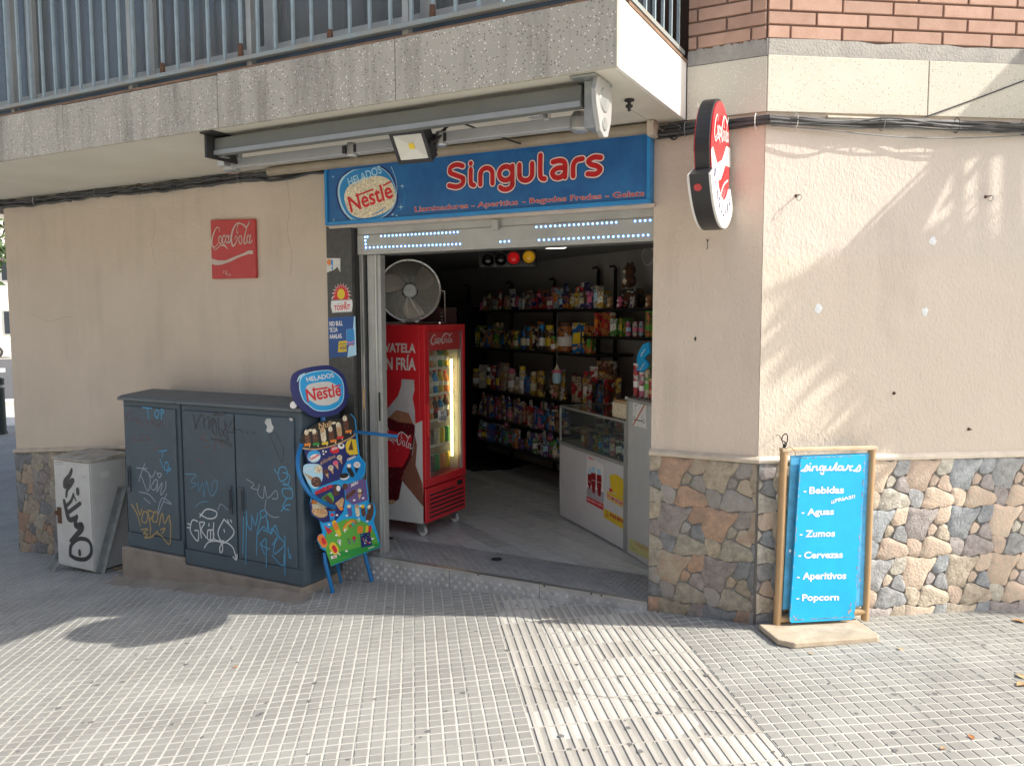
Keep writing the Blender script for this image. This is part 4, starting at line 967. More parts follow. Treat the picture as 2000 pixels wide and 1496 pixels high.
mb.extr([(XE, y, z) for y, z in pr], (.022, 0, 0)); mb.build('end_plate', mat('awning_cap_grey', (.38, .38, .37), .45, .2, var=.12), aw, bevel=.004)
for cy_, cz_, r_ in ((-.862, 2.472, .050), (-.858, 2.378, .028)):
    mb = MB(); mb.lathe((XE+.0225, cy_, cz_), (1, 0, 0), [(0, 0), (r_, 0), (r_*.9, .004), (0, .003)], 20); mb.build('end_boss', M['steel'], aw)
mb = MB(); mb.bb(XE-.09, XE+.02, -.96, -.76, ZS-.010, ZS-.001); mb.bb(XE-.05, XE-.002, -.90, -.80, 2.36, ZS-.0105); mb.build('wall_bracket', M['steel'], aw, bevel=.002)
mb = MB(); mb.bb(a[0]-.03, a[0]+.06, -.97, -.74, ZS-.010, ZS-.001); mb.bb(a[0]-.02, a[0]-.004, -.95, -.72, 2.43, ZS-.0105); mb.build('wall_bracket', M['rubber'], aw, bevel=.002)
mb = MB(); mb.lathe((p1[0]-.0, yb_, zb_-.045), (0, 0, 1), [(.03, 0), (.045, .01), (.045, .06), (.03, .085)], 14); mb.build('shoulder_joint', M['alu'], aw); mb = MB(); mb.lathe((p2[0]+.03, yb_, zb_-.045), (0, 0, 1), [(.03, 0), (.045, .01), (.045, .06), (.03, .085)], 14)
mb.build('shoulder_joint', M['alu'], aw, bevel=.002); mb = MB()
mb.bb(p1[0]-.02, p1[0]+.03, yb_-.08, yb_, zb_-.02, zb_+.03); mb.build('shoulder_bracket', M['alu'], aw, bevel=.002)
for xx in (p2[0]-.12, p1[0]+.07):
    mb = MB(); mb.bb(xx-.014, xx+.014, yb_-.03, yb_-.0, zb_+.02, zb_+.085); mb.bb(xx-.03, xx+.03, ya-.0, ya+.05, zA-.052, zA-.0465); mb.build('arm_hook', M['alu'], aw, bevel=.002)
# beige conduit box along the top of the wall
pg = thing('shutter_conduit', (-2.3, -.08, 2.53), 'beige painted pipe running above the blue sign under the balcony', 'pipe')
xa, xb = onY(520, 337, -.1)[0], onY(1270, 240, -.1)[0]
mb = MB(); mb.tube([(xa, -.075, 2.527), (xb, -.075, 2.527)], .028, 12); mb.build('pipe', mat('beige_pipe', (.34, .29, .215), .5, c2=(.25, .21, .155), vs_=5), pg, smooth=True)
mb = MB(); mb.bb(xb-.012, xb+.02, -.115, -.03, 2.485, 2.556); mb.build('end_plate', M['trim'], pg)
# flood lamp
fd = thing('flood_lamp', (-2.36, -.5, 2.45), 'square black flood lamp hanging in front of the blue sign', 'flood lamp')
fc = onY(804, 286, -.80); ex = A3(1, .0, -.02); ex /= np.linalg.norm(ex); ey = A3(-.10, .62, -.78); ey -= ex*(ey@ex)*.2; ey /= np.linalg.norm(ey)
nn = np.cross(ex, ey); nn /= np.linalg.norm(nn); nn = nn if nn@(CAM-fc) > 0 else -nn
hw, hh = .098, .082
mb = MB()
for (u0, u1, v0, v1) in ((-hw, hw, -hh, -hh+.018), (-hw, hw, hh-.018, hh), (-hw, -hw+.018, -hh+.0185, hh-.0185), (hw-.018, hw, -hh+.0185, hh-.0185)):
    mb.box(fc+ex*u0+ey*v0, ex*(u1-u0), ey*(v1-v0), nn*.012)
mb.build('bezel', M['black'], fd, bevel=.002)
mb = MB(); mb.box(fc-ex*hw*.96-ey*hh*.96-nn*.05, ex*hw*1.92, ey*hh*1.92, nn*.048)
for k in range(7): mb.box(fc-ex*(hw*.8)+ex*k*.027-ey*hh*.8-nn*.065, ex*.006, ey*hh*1.6, nn*.0148)
mb.build('housing', M['black'], fd)
i0 = [fc+ex*sx*(hw-.02)+ey*sy*(hh-.02)+nn*.009 for sx, sy in ((-1, -1), (1, -1), (1, 1), (-1, 1))]; i1 = [fc+ex*sx*.014+ey*sy*.014-nn*.0015 for sx, sy in ((-1, -1), (1, -1), (1, 1), (-1, 1))]
mb = MB(); mb.mesh(i0+i1, [(0, 1, 5, 4), (1, 2, 6, 5), (2, 3, 7, 6), (3, 0, 4, 7)]); mb.build('reflector', mat('satin_reflector', (.60, .60, .54), .4, .25, var=.05), fd)
mb = MB(); mb.box(fc-ex*.014-ey*.014-nn*.0012, ex*.028, ey*.028, nn*.003); mb.build('led_chip', M['yellow'], fd)
mb = MB(); mb.box(fc+ex*(hw+.003)-ey*.012-nn*.04, ex*.004, ey*.02, nn*.03)
top = fc+ex*(hw+.012)-nn*.03
mb.tube([fc+ex*(hw+.006)-nn*.02, top+A3(.02, .05, .04), (top[0]+.02, top[1]+.1, ZS-.005)], .007, 6); mb.tube([fc-ex*(hw+.006)-nn*.02, fc-ex*(hw)+A3(0, .05, .06), (top[0]-.17, top[1]+.1, ZS-.005)], .007, 6)
mb.build('yoke', M['rubber'], fd)
mb = MB(); mb.tube([(top[0]+.0, top[1]+.06, 2.47), (top[0]+.06, top[1]+.1, 2.52), (top[0]+.14, top[1]+.3, 2.49), (top[0]+.1, -.03, 2.522)], .005, 5); mb.build('lead', M['rubber'], fd)
# small black valve knob under the balcony with a thin wire
kn = thing('hook_bolt', onZ(1229, 193, ZS), 'small dark bolt with a thin wire hanging from the balcony underside', 'bolt')
q = onZ(1229, 195, ZS)
mb = MB(); mb.lathe(q, (0, 0, -1), [(0, 0), (.022, 0), (.022, .007), (.008, .009), (.008, .022), (.016, .024), (.016, .034), (.007, .036), (.007, .05), (0, .05)], 10); mb.build('bolt', M['rubber'], kn)
mb = MB(); mb.tube([q-ZU*.04, q+A3(.02, .12, -.05), (-1.20, -.1, 2.50)], .0018, 4); mb.build('wire', M['steel'], kn)
# cable bundles
def cables(name, label, fn, a0, a1, zc, n, seed, spread=.022, step=.09, colr=('cables',), sag=.0):
    rr = random.Random(seed); t = thing(name, fn(a0, zc, 0), label, 'cables')
    for k in range(n):
        z = zc+rr.uniform(-spread, spread); o = .012+rr.uniform(0, .022); r_ = rr.choice([.0035, .0045, .006, .008, .010])
        x = a0; pts = []; ph = rr.uniform(0, 6)
        while x <= a1+step-1e-6:
            x = min(x, a1)
            pts.append(fn(x, z+.008*math.sin(ph+x*rr.uniform(5.5, 6.5))+rr.uniform(-.003, .003)+sag*(0 if k % 4 else 1)*math.sin((x-a0)/(a1-a0)*math.pi*3)**2*-1, max(.008+r_, o+rr.uniform(-.004, .004))))
            if x >= a1: break
            x += step
        mb = MB(); mb.tube(sm(pts, 3), r_, 6); mb.build('cable', M[rr.choice(colr)], t, smooth=True)
    x = a0+.15
    while x < a1:
        mb = MB(); c = fn(x, zc, .025); e = fn(x+.01, zc, .025)-c; e /= np.linalg.norm(e); nn_ = np.cross(e, ZU)
        mb.tube([c+(math.cos(q)*ZU*(spread+.012)+math.sin(q)*nn_*.026) for q in np.linspace(0, 6.283, 13)[:-1]], .0022, 4, closed=True); mb.build('cable_tie', M[rr.choice(['offwhite', 'cableg', 'rubber'])], t); x += rr.uniform(.28, .5)
    return t
cables('cable_bundle', 'thick bundle of tied black cables under the cream band on the sunlit wall', lambda s, z, o: Bp(s, z, o), -.012, 2.6, 2.515, 10, 3, .024, colr=('cables', 'cables', 'cables', 'cableg'), sag=.018)
mb = MB(); mb.tube([Bp(.30, 2.538, .014), Bp(.82, 2.533, .014)], .010, 8); mb.tube([Bp(.85, 2.533, .014), Bp(1.30, 2.531, .014)], .008, 8); tag(mb.build('conduit_pipe', M['trim'], None, smooth=True, org=Bp(.3, 2.53, .02)), 'short beige conduit strapped along the cable bundle on the sunlit wall', 'pipe')
cables('cable_bundle', 'black cables bending round the pillar beside the round sign', lambda s, z, o: A3(s, -o, z), -1.26, -.712, 2.515, 9, 5, .024)
cables('cable_bundle', 'sagging old black cables under the balcony along the tan wall', lambda s, z, o: A3(s, -o, z-(.0)), -6.9, -3.15, 2.522, 9, 9, .026, sag=.015)
mb = MB(); mb.tube(sm([(-1.24, -.03, 2.50), (-1.18, -.06, 2.54), (-1.13, -.05, 2.52), (-1.16, -.03, 2.47), (-1.2, -.02, 2.49)]), .005, 6); tag(mb.build('cable_loop', M['cables'], None, smooth=True, org=(-1.2, 0, 2.5)), 'loose black cable loop at the right end of the sign', 'cable')
q = onZ
mb = MB(); mb.tube(sm([Bp(.80, 2.552, .02), Bp(1.1, 2.66, .019), Bp(1.45, 2.79, .019), Bp(1.8, 2.9, .02)]), .0035, 5); tag(mb.build('loose_cable', M['cables'], None, org=Bp(.8, 2.55)), 'single thin cable rising diagonally across the cream band at right', 'cable')
mb = MB(); mb.tube(sm([Bp(.02, 2.49, .02), Bp(.3, 2.475, .03), Bp(.55, 2.455, .035), Bp(.8, 2.45, .03), Bp(1.1, 2.46, .03), Bp(1.5, 2.49, .02)]), .0035, 5); tag(mb.build('loose_cable', M['cableg'], None, smooth=True, org=Bp(.5, 2.46)), 'single grey cable sagging just below the tied bundle on the sunlit wall', 'cable')
mb = MB(); mb.tube(sm([Bp(.10, 2.52, .05), Bp(.35, 2.50, .06), Bp(.6, 2.535, .05), Bp(.95, 2.50, .06), Bp(1.4, 2.53, .05), Bp(1.8, 2.5, .04)]), .0045, 5); tag(mb.build('loose_cable', M['cables'], None, smooth=True, org=Bp(.5, 2.51)), 'single black cable weaving in front of the tied bundle on the sunlit wall', 'cable')
AW = Surf((-6.8, -.0006, 0), (1, 0, 0), ZU)
def crack(pts, label, k):
    mb = MB(); rr = random.Random(k); q = sm(pts, 5); q = [(x+rr.uniform(-1, 1), y+rr.uniform(-1.2, 1.2)) for x, y in q]
    AW.rib(mb, q, [.0006+.0014*abs(math.sin(i*1.7)) for i in range(len(q))], mat('crack_shadow', (.20, .165, .125), .9), .0004, smooth=False, cap=False); c = AW.ab(*pts[0]); tag(mb.build('wall_crack', None, None, org=AW.P(c[0], c[1])), label, 'crack')
crack([(62, 612), (80, 622), (98, 628), (118, 622), (140, 619)], 'short hairline crack in the tan wall near its left corner', 1)
crack([(300, 405), (303, 440), (297, 480), (305, 520)], 'faint vertical hairline crack left of the red square sign', 2)
crack([(560, 350), (566, 400), (561, 450), (570, 500), (566, 540)], 'faint vertical hairline crack between the red square sign and the dark pilaster', 3)
# wall fixings on the sunlit wall
BS = Surf(Bp(0, 0, .002), BD, ZU)
def nail(px, py, label, ring=True, L_=.03, cat='wall hook'):
    ab = BS.ab(px, py); p = BS.P(ab[0], ab[1], 0); t = thing('wall_hook', p, label, cat)
    mb = MB(); mb.tube([p-BN*.004, p+BN*L_], .0035, 6); mb.lathe(p, BN, [(0, 0), (.009, 0), (.007, .003), (0, .003)], 8); mb.build('shank', M['rust'], t)
    if ring:
        c = p+BN*L_-ZU*.012; mb = MB(); mb.tube([c+ZU*.014*math.cos(q_)+(BD*.5+BN*.86)*.012*math.sin(q_) for q_ in np.linspace(0, 6.283, 13)[:-1]], .0018, 5, closed=True); mb.build('ring', M['steel'], t)
nail(1555, 383, 'rusty eye hook near the left edge of the sunlit wall'); nail(1925, 385, 'rusty eye hook high at the right of the sunlit wall', True, .035)
nail(1892, 838, 'small bent nail low at the right of the sunlit wall', False, .02, 'nail'); nail(1746, 768, 'tiny dark nail above the blue board', False, .012, 'nail')
for k, (px, py, tx) in enumerate(((1599, 602, 'left white filler patch on the sunlit wall'), (1807, 609, 'white filler patch lower right of centre on the sunlit wall'), (1822, 471, 'faint upper white filler patch on the sunlit wall'))):
    mb = MB(); rr = random.Random(k); c = BS.ab(px, py)
    pts = [(c[0]+(.017+rr.uniform(-.005, .006))*math.cos(a), c[1]+(.022+rr.uniform(-.006, .007))*math.sin(a)) for a in np.linspace(0, 6.283, 15)[:-1]]
    W0 = [BS.P(*p, .0004) for p in pts]; ctr = BS.P(*c, .0016); mb.mesh(W0+[ctr], [(i, (i+1) % 14, 14) for i in range(14)])
    tag(mb.build('filler_patch', mat('filler', (.80, .82, .82), .9, var=.1, vs_=60, bump=.6, bs=120), None, org=BS.P(*c, 0)), tx, 'patch')
nailA = MB(); q = onY(1383, 470, 0); nailA.tube([q, q+A3(0, -.02, 0)], .0035, 6); nailA.tube([q+A3(0, -.018, 0), q+A3(.004, -.02, -.03), q+A3(-.003, -.012, -.045)], .0018, 5); tag(nailA.build('wall_hook', M['rubber'], None, org=q), 'small dark hook on the shaded pillar under the round sign', 'wall hook')
st_ = MB(); SA = Surf((-1.27, -.0012, 0), (1, 0, 0), (0, 0, 1)); q = SA.ab(1358, 662)
st_.face([SA.P(q[0]+.006*math.cos(a)*(1+.2*math.sin(3*a)), q[1]+.011*math.sin(a)*(1+.2*math.cos(4*a)), 0) for a in np.linspace(0, 6.283, 12)[:-1]]); tag(st_.build('wall_stain', M['rubber'], None, org=q_ if False else SA.P(q[0], q[1])), 'small dark scuff on the shaded pillar', 'stain')

# ================================================================ STREET CABINETS
YF = -.402; c6 = lambda x, y: (220+x/3.4, 740+y/3.4)
x_l, x_m0, x_m1, x_r = onY(238, 900, YF)[0], onY(355, 900, YF)[0], onY(359, 900, YF)[0], onY(604, 900, YF)[0]-.0
x_l, x_r = -4.878, -3.292; x_m0, x_m1 = onY(358, 1000, YF)[0], onY(359.5, 1000, YF)[0]+.002
CS = Surf((x_l, YF-.0005, 0), (1, 0, 0), (0, 0, 1))
def cabinet(x0, x1, z0, z1, label, doors, yf=YF, ov=.03, side_vent=False):
    t = thing('utility_cabinet', ((x0+x1)/2, -.2, z0), label, 'cabinet')
    mb = MB(); mb.bb(x0, x1, yf+.012, -.035, z0, z1-.001); mb.build('body', M['cab'], t, bevel=.008)
    mb = MB(); nx = 7
    prof = [(yf-.022, z1), (yf-.022, z1+.018), (yf+.012, z1+.032), (-.14, z1+.055), (-.02, z1+.03), (-.02, z1)]
    mb.extr([(x0-.018, y, z) for y, z in prof], (x1-x0+.036, 0, 0)); mb.build('lid', M['cabtop'], t, bevel=.006)
    for (a, b, hx) in doors:
        mb = MB(); mb.bb(a, b, yf, yf+.0115, z0+.105, z1-.04); d = mb.build('door', M['cab'], t, bevel=.003)
        if hx: mb = MB(); mb.bb(hx-.014, hx+.014, yf-.010, yf-.0003, z0+.38, z0+.56); mb.bb(hx-.006, hx+.010, yf-.022, yf-.0103, z0+.42, z0+.54); mb.build('door_handle', mat('dark_handle', (.05, .065, .08), .5), d, bevel=.003)
    mb = MB(); mb.bb(x0+.001, x1-.001, yf+.002, yf+.0115, z0+.003, z0+.10); mb.build('plinth_rail', M['cab'], t, bevel=.002)
    if side_vent:
        for k in range(6): mb = MB(); mb.box((x1+.0, -.30, z0+.14+.022*k), (.006, 0, -.006), (0, .13, 0), (0, 0, .006)); mb.build('vent_louvre', M['cabtop'], t)
    return t
cA = cabinet(x_l, x_m0-.012, .035, 1.045, 'narrow left blue-grey steel street cabinet covered in graffiti tags', [(x_l+.03, x_m0-.045, x_l+.05)])
xm = onY(461, 950, YF)[0]
cB = cabinet(x_m0, x_r, -.012, 1.045, 'wide two-door blue-grey steel street cabinet with white and blue graffiti', [(x_m0+.03, xm-.006, xm-.05), (xm+.006, x_r-.05, xm+.05)], side_vent=True)
mb = MB(); mb.extr([(x_l-.04, YF-.02, -.42), (x_r-.0, YF-.02, -.42), (x_r-.0, YF-.02, -.016), (x_m0-.0, YF-.02, -.016), (x_m0-.002, YF-.02, .03), (x_l-.04, YF-.02, .03)], (0, .40, 0)); pl_ = mb.build('concrete_plinth', M['conc'], None, bevel=.012, org=(-4, -.2, -.3)); tag(pl_, 'rough concrete plinth under the two blue-grey cabinets', 'plinth')
mb = MB(); v = []; rr = random.Random(2)
for i in range(41):
    x = x_l-.1+(x_r-x_l+.18)*i/40; v += [(x, YF-.015, gz(x)+.03+rr.uniform(-.01, .012)), (x, YF-.05, gz(x)+.012), (x, YF-.10-rr.uniform(0, .05), gz(x)-.003)]
mb.mesh(v, [(i*3+k, (i+1)*3+k, (i+1)*3+k+1, i*3+k+1) for i in range(40) for k in range(2)]); mb.build('mortar_fillet', M['conc'], pl_, smooth=True)
def G(mb, pts, w_, m, l=.001, tr=c6, S=CS): S.rib(mb, pts, w_, m, l, tr=tr)
gA = MB()
for s in ([(200, 190), (262, 195)], [(232, 195), (240, 265)], [(290, 205), (280, 240), (300, 258), (308, 215), (290, 205)], [(322, 200), (325, 268)], [(322, 200), (342, 215), (324, 235)], [(308, 480), (360, 475)], [(335, 478), (332, 520)], [(315, 530), (335, 590)], [(350, 550), (345, 600), (370, 600), (368, 560), (350, 550)], [(370, 580), (365, 628)], [(372, 590), (388, 600), (368, 612)]): G(gA, s, 0.0081, M['gblue'])
gA.build('graffiti_tag', None, cA); gA = MB()
for s in ([(120, 215), (95, 235), (88, 270), (115, 280)], [(130, 225), (128, 285)], [(145, 265), (170, 262), (160, 285), (180, 290)], [(200, 270), (190, 300), (215, 310)], [(235, 260), (230, 300)], [(255, 275), (265, 305), (275, 275)], [(290, 290), (300, 320), (320, 285)], [(330, 280), (335, 330)], [(150, 370), (130, 400), (170, 412)], [(175, 365), (200, 400), (165, 405)], [(205, 370), (250, 395), (210, 410)], [(260, 480), (310, 450)]): G(gA, s, 0.0047, M['gred'])
gA.build('graffiti_tag', None, cA); gA = MB()
for s in ([(160, 590), (230, 595)], [(215, 562), (185, 640), (175, 680)], [(205, 600), (250, 640), (235, 745), (190, 640)], [(240, 640), (265, 650), (285, 610)], [(295, 625), (325, 630), (310, 655), (295, 625)], [(285, 665), (255, 720), (280, 735), (300, 680), (285, 665)], [(300, 700), (295, 750), (325, 690)], [(330, 690), (320, 770), (350, 730), (355, 680)], [(360, 760), (305, 895)], [(300, 880), (330, 790), (392, 830), (345, 815)], [(178, 750), (240, 765), (285, 815)], [(210, 792), (250, 825)]): G(gA, s, 0.0081, M['ggrey'])
gA.build('graffiti_tag', None, cA); gA = MB()
for s in ([(125, 830), (165, 900), (185, 975)], [(160, 825), (180, 900), (195, 860)], [(205, 880), (195, 940), (225, 950), (232, 890), (205, 880)], [(235, 870), (255, 1000)], [(235, 870), (275, 890), (245, 940)], [(280, 880), (265, 940), (295, 945), (300, 890), (280, 880)], [(310, 970), (330, 890), (345, 960), (375, 905), (380, 950)], [(190, 1000), (235, 995), (205, 1025), (235, 1030), (215, 1055), (270, 1045)], [(250, 1000), (255, 1045), (300, 1010)], [(320, 1000), (350, 990), (330, 1025)], [(385, 945), (380, 1095), (325, 1040), (290, 1020)]): G(gA, s, 0.0095, M['gold'])
gA.build('graffiti_tag', None, cA); gA = MB()
gB = MB()
for s in ([(535, 240), (555, 330)], [(590, 235), (545, 330)], [(570, 270), (600, 240), (610, 330)], [(600, 290), (640, 250), (640, 330), (665, 260)], [(640, 290), (680, 270), (690, 370), (660, 330), (680, 270)], [(665, 235), (740, 225), (735, 240), (670, 240)], [(700, 260), (715, 380), (760, 300)], [(720, 330), (770, 410), (740, 280)], [(770, 330), (800, 270), (800, 350), (765, 350)], [(655, 400), (740, 410), (795, 438)], [(700, 400), (790, 450)], [(800, 345), (840, 335), (865, 358)], [(885, 350), (900, 360)], [(930, 350), (945, 362)]): G(gB, s, 0.0074, M['gblack'])
gB.build('graffiti_tag', None, cB); gB = MB()
for s in ([(620, 365), (585, 390), (635, 415)], [(690, 390), (675, 480)], [(690, 400), (740, 450)], [(565, 530), (605, 565)], [(610, 460), (650, 440)]): G(gB, s, 0.0047, M['gred'])
gB.build('graffiti_tag', None, cB); gB = MB()
bl2 = mat('faded_blue_spray', (.085, .20, .30), .6, var=.2)
for s in ([(485, 632), (555, 635), (520, 680), (560, 700), (520, 725)], [(570, 685), (575, 745), (600, 690), (608, 785), (625, 680), (645, 760), (670, 770), (695, 720), (690, 670), (665, 690), (660, 745)], [(550, 850), (585, 820), (628, 812)]): G(gB, s, 0.0081, bl2)
gB.build('graffiti_tag', None, cB); gB = MB()
for s in ([(890, 665), (940, 700), (920, 720), (960, 735)], [(975, 700), (965, 760), (1000, 790), (1010, 710), (1030, 790), (1085, 740), (1095, 790), (1060, 795)], [(1020, 800), (1015, 870), (1060, 915), (1105, 915)], [(700, 870), (720, 830), (770, 870)]): G(gB, s, 0.0061, M['ggrey'])
gB.build('graffiti_tag', None, cB); gB = MB()
for s in ([(580, 915), (615, 870), (650, 865), (692, 885), (680, 920), (630, 925), (580, 895)], [(500, 960), (515, 965)], [(498, 985), (515, 988)], [(565, 945), (530, 938), (518, 1010), (565, 1075), (570, 1010), (545, 1005)], [(578, 950), (590, 1055)], [(580, 950), (612, 955), (590, 1000), (625, 1055)], [(640, 960), (640, 975)], [(632, 1005), (632, 1062), (668, 1062), (668, 1005), (632, 1005), (650, 1005), (650, 1062)], [(672, 955), (675, 1060), (740, 1075)], [(740, 930), (808, 1015), (740, 1085), (700, 1020), (740, 930)], [(740, 1000), (744, 1015)], [(765, 935), (770, 950)], [(785, 935), (790, 950)], [(610, 1120), (635, 1085), (680, 1075), (725, 1090), (730, 1140), (715, 1150), (715, 1110), (750, 1085), (800, 1120), (822, 1198)], [(800, 1180), (822, 1200), (828, 1165)]): G(gB, s, 0.0088, M['gwhite'])
gB.build('graffiti_tag', None, cB); gB = MB()
for s in ([(875, 885), (870, 950), (865, 1160)], [(890, 875), (895, 960), (920, 1000), (925, 900)], [(890, 900), (885, 1225)], [(930, 920), (950, 970), (965, 890)], [(980, 880), (1010, 870), (1020, 900), (990, 920), (980, 880)], [(985, 920), (960, 1030), (1000, 980), (1030, 1000), (1020, 900)], [(1000, 1000), (1050, 1020), (1060, 990), (1095, 1050), (1060, 1100)], [(1030, 940), (1050, 1030), (1080, 970), (1110, 1060)], [(960, 1030), (955, 1170)], [(1020, 1060), (1022, 1250)], [(1010, 1060), (990, 1100), (1045, 1130)], [(980, 1090), (1010, 1165)], [(1085, 1060), (1070, 1160), (1140, 1100), (1110, 1050)], [(1145, 1040), (1145, 1300)], [(1060, 1170), (1130, 1240), (1140, 1160)], [(1165, 1120), (1175, 1190)], [(1180, 1165), (1185, 1190)], [(1075, 600), (1100, 630), (1110, 590), (1150, 590), (1160, 650), (1120, 680), (1100, 640)], [(1130, 620), (1175, 640), (1165, 700), (1130, 700)], [(1140, 690), (1190, 730), (1190, 790), (1140, 780), (1130, 730), (1190, 730)], [(1160, 790), (1130, 850), (1170, 870)], [(1120, 880), (1150, 840), (1180, 835)]): G(gB, s, 0.0074, M['gblue'])
gB.build('graffiti_tag', None, cB); gB = MB()
W6 = mat('torn_paper', (.48, .49, .47), .9, var=.2)
CS.poly(gB, [(1020, 265), (1050, 262), (1058, 300), (1072, 320), (1060, 350), (1040, 358), (1020, 345), (1028, 315), (1010, 290)], W6, .001, tr=c6); CS.poly(gB, [(1172, 258), (1195, 262), (1195, 280), (1178, 276)], W6, .001, tr=c6)
for s in ([(1040, 370), (1085, 470), (1120, 555)], [(1080, 350), (1135, 470), (1122, 555)], [(1045, 375), (1075, 355)]): G(gB, s, 0.0034, M['gblack'])
gB.build('graffiti_tag', None, cB); gB = MB()
gB.build('sticker_residue', None, cB)
# white metal meter box on struts
wc = thing('meter_box', (-5.5, -.2, -.25), 'chalky white metal meter box with thick black tag and rusty lock', 'meter box')
X0, X1, Y0 = -5.733, -5.322, -.353
mb = MB(); mb.bb(X0, X1, Y0+.010, -.06, -.235, .565); mb.build('body', M['wcab'], wc, bevel=.003)
mb = MB(); mb.bb(X0+.004, X1-.004, Y0, Y0+.0095, -.225, .560); d_ = mb.build('door', M['wcab'], wc, bevel=.002)
mb = MB(); mb.extr([(X0-.01, Y0-.012, .567), (X0-.01, -.04, .567), (X0-.01, -.04, .60), (X0-.01, Y0-.012, .580)], (X1-X0+.02, 0, 0)); mb.build('lid', mat('dirty_white_lid', (.50, .49, .44), .8, c2=(.26, .22, .17), vs_=14, detail=8), wc, bevel=.003)
WS = Surf((X0, Y0-.0008, 0), (1, 0, 0), (0, 0, 1)); cw = lambda x, y: (80+x/5.753, 870+y/5.754); g = MB()
for s, wd in (([(345, 270), (325, 330), (275, 400), (270, 455)], [.022, .028, .035, .036]), ([(360, 390), (330, 440), (295, 500), (285, 570)], [.030, .034, .022, .020]), ([(345, 395), (285, 445)], .03),
              ([(412, 495), (415, 535)], .030), ([(262, 620), (285, 720), (320, 830), (395, 810), (405, 790)], [.026, .034, .034, .030, .022]), ([(285, 680), (340, 620), (365, 545)], [.022, .022, .016]), ([(365, 555), (395, 620)], .010), ([(310, 750), (440, 650)], .026),
              ([(395, 810), (390, 900), (455, 900), (440, 960), (330, 1070)], [.028, .034, .046, .040, .018]), ([(330, 1230), (340, 1120), (420, 1050), (520, 1060), (575, 1130), (560, 1220), (500, 1275), (400, 1270), (330, 1230)], .026), ([(435, 1185), (437, 1220)], .026)):
    WS.rib(g, [(min(p[0], 565), p[1]) for p in s], [q*1.22 for q in wd] if hasattr(wd, '__len__') else wd*1.22, M['gblack'], .001, tr=cw)
for s in ([(165, 185), (235, 185), (235, 210), (165, 210), (165, 185)], [(460, 345), (505, 355)]): WS.rib(g, s, .002, M['gblack'], .001, tr=cw, smooth=False)
g.build('graffiti', None, wc)
mb = MB(); q = onY(118, 1016, Y0); mb.bb(q[0]-.018, q[0]+.018, Y0-.012, Y0-.0005, q[2]-.02, q[2]+.10); mb.bb(q[0]-.03, q[0]-.004, Y0-.026, Y0-.0125, q[2]+.045, q[2]+.075); mb.build('lock', M['rust'], wc, bevel=.002)
mb = MB(); mb.bb(X1+.0, X1+.003, -.27, -.20, .44, .485); mb.build('label_plate', M['offwhite'], wc)
for (a, b, s_) in ((onX(240, 952, X1+.02), onX(197, 1118, X1+.035), 1), (A3(X0-.02, -.10, .10), A3(X0-.05, -.38, gz(X0)), -1)):
    mb = MB(); d = b-a; L_ = np.linalg.norm(d); d /= L_; x_ = A3(1, 0, 0); y_ = np.cross(d, x_); y_ /= np.linalg.norm(y_)
    mb.box(a, d*L_, x_*.004, y_*.045); mb.box(a+x_*.0042, d*L_, x_*.04, y_*.004); mb.build('strut', M['steel'], wc)
lf = MB(); rr = random.Random(4)
leafm = [mat('dry_leaf_%s' % n, c_, .8, var=.3, vs_=60) for n, c_ in (('tan', (.42, .25, .12)), ('orange', (.45, .18, .06)), ('straw', (.52, .38, .20)))]
def leaf(p, s, label, m, rot, shape=0):
    mb = MB(); n = 9; v = []; a = rr.uniform(0, 6.28) if rot is None else rot
    L_ = [(0, -1, .0), (.35, -.6, .15), (.55, -.1, .3), (.35, .45, .25), (.0, 1, .15), (-.35, .45, .3), (-.55, -.1, .35), (-.35, -.6, .1)]
    V = [A3(p[0]+s*(x*math.cos(a)-y*math.sin(a)), p[1]+s*(x*math.sin(a)+y*math.cos(a)), p[2]+s*z*.8+.002) for x, y, z in L_]+[A3(p[0], p[1], p[2]+.002)]
    mb.mesh(V, [(i, (i+1) % 8, 8) for i in range(8)]); o = mb.build('dry_leaf', m, None, smooth=True, org=p); tag(o, label, 'leaf')
for px, py, s, k, tx in ((1990, 1214, .035, 0, 'curled tan leaf near the wall at the right edge'), (1995, 1322, .03, 2, 'pale leaf at the right edge, upper of two close together'), (1996, 1338, .034, 0, 'orange-tan leaf at the right edge, lower of two close together'), (1758, 1268, .018, 2, 'small straw leaf beside the blue board base'), (1897, 1440, .018, 1, 'small orange leaf low at right'), (1842, 1462, .015, 0, 'tiny brown leaf low right of the ribbed tiles'), (460, 1303, .012, 1, 'tiny dark red leaf on the sunlit tiles at left'), (1584, 1277, .012, 2, 'tiny pale leaf below the board base'), (1965, 1186, .014, 2, 'white crumpled scrap against the wall foot at right')):
    q = onG(px, py); leaf(q, s, tx, leafm[k], None)
for k in range(7):
    x, y = -5.22+.045*k+rr.uniform(-.02, .02), -.16-rr.uniform(0, .16); leaf(A3(x, y, gz(x)+.012), rr.uniform(.025, .045), 'dry %s leaf in the litter by the white box, %s of the row' % (['tan', 'orange', 'straw'][k % 3], ['first', 'second', 'third', 'middle', 'fifth', 'sixth', 'last'][k]), leafm[k % 3], None)
for o in COL.objects:
    if ' leaf in the litter' in o.get('label', ''): o['group'] = 'dry leaves between the box and the plinth'

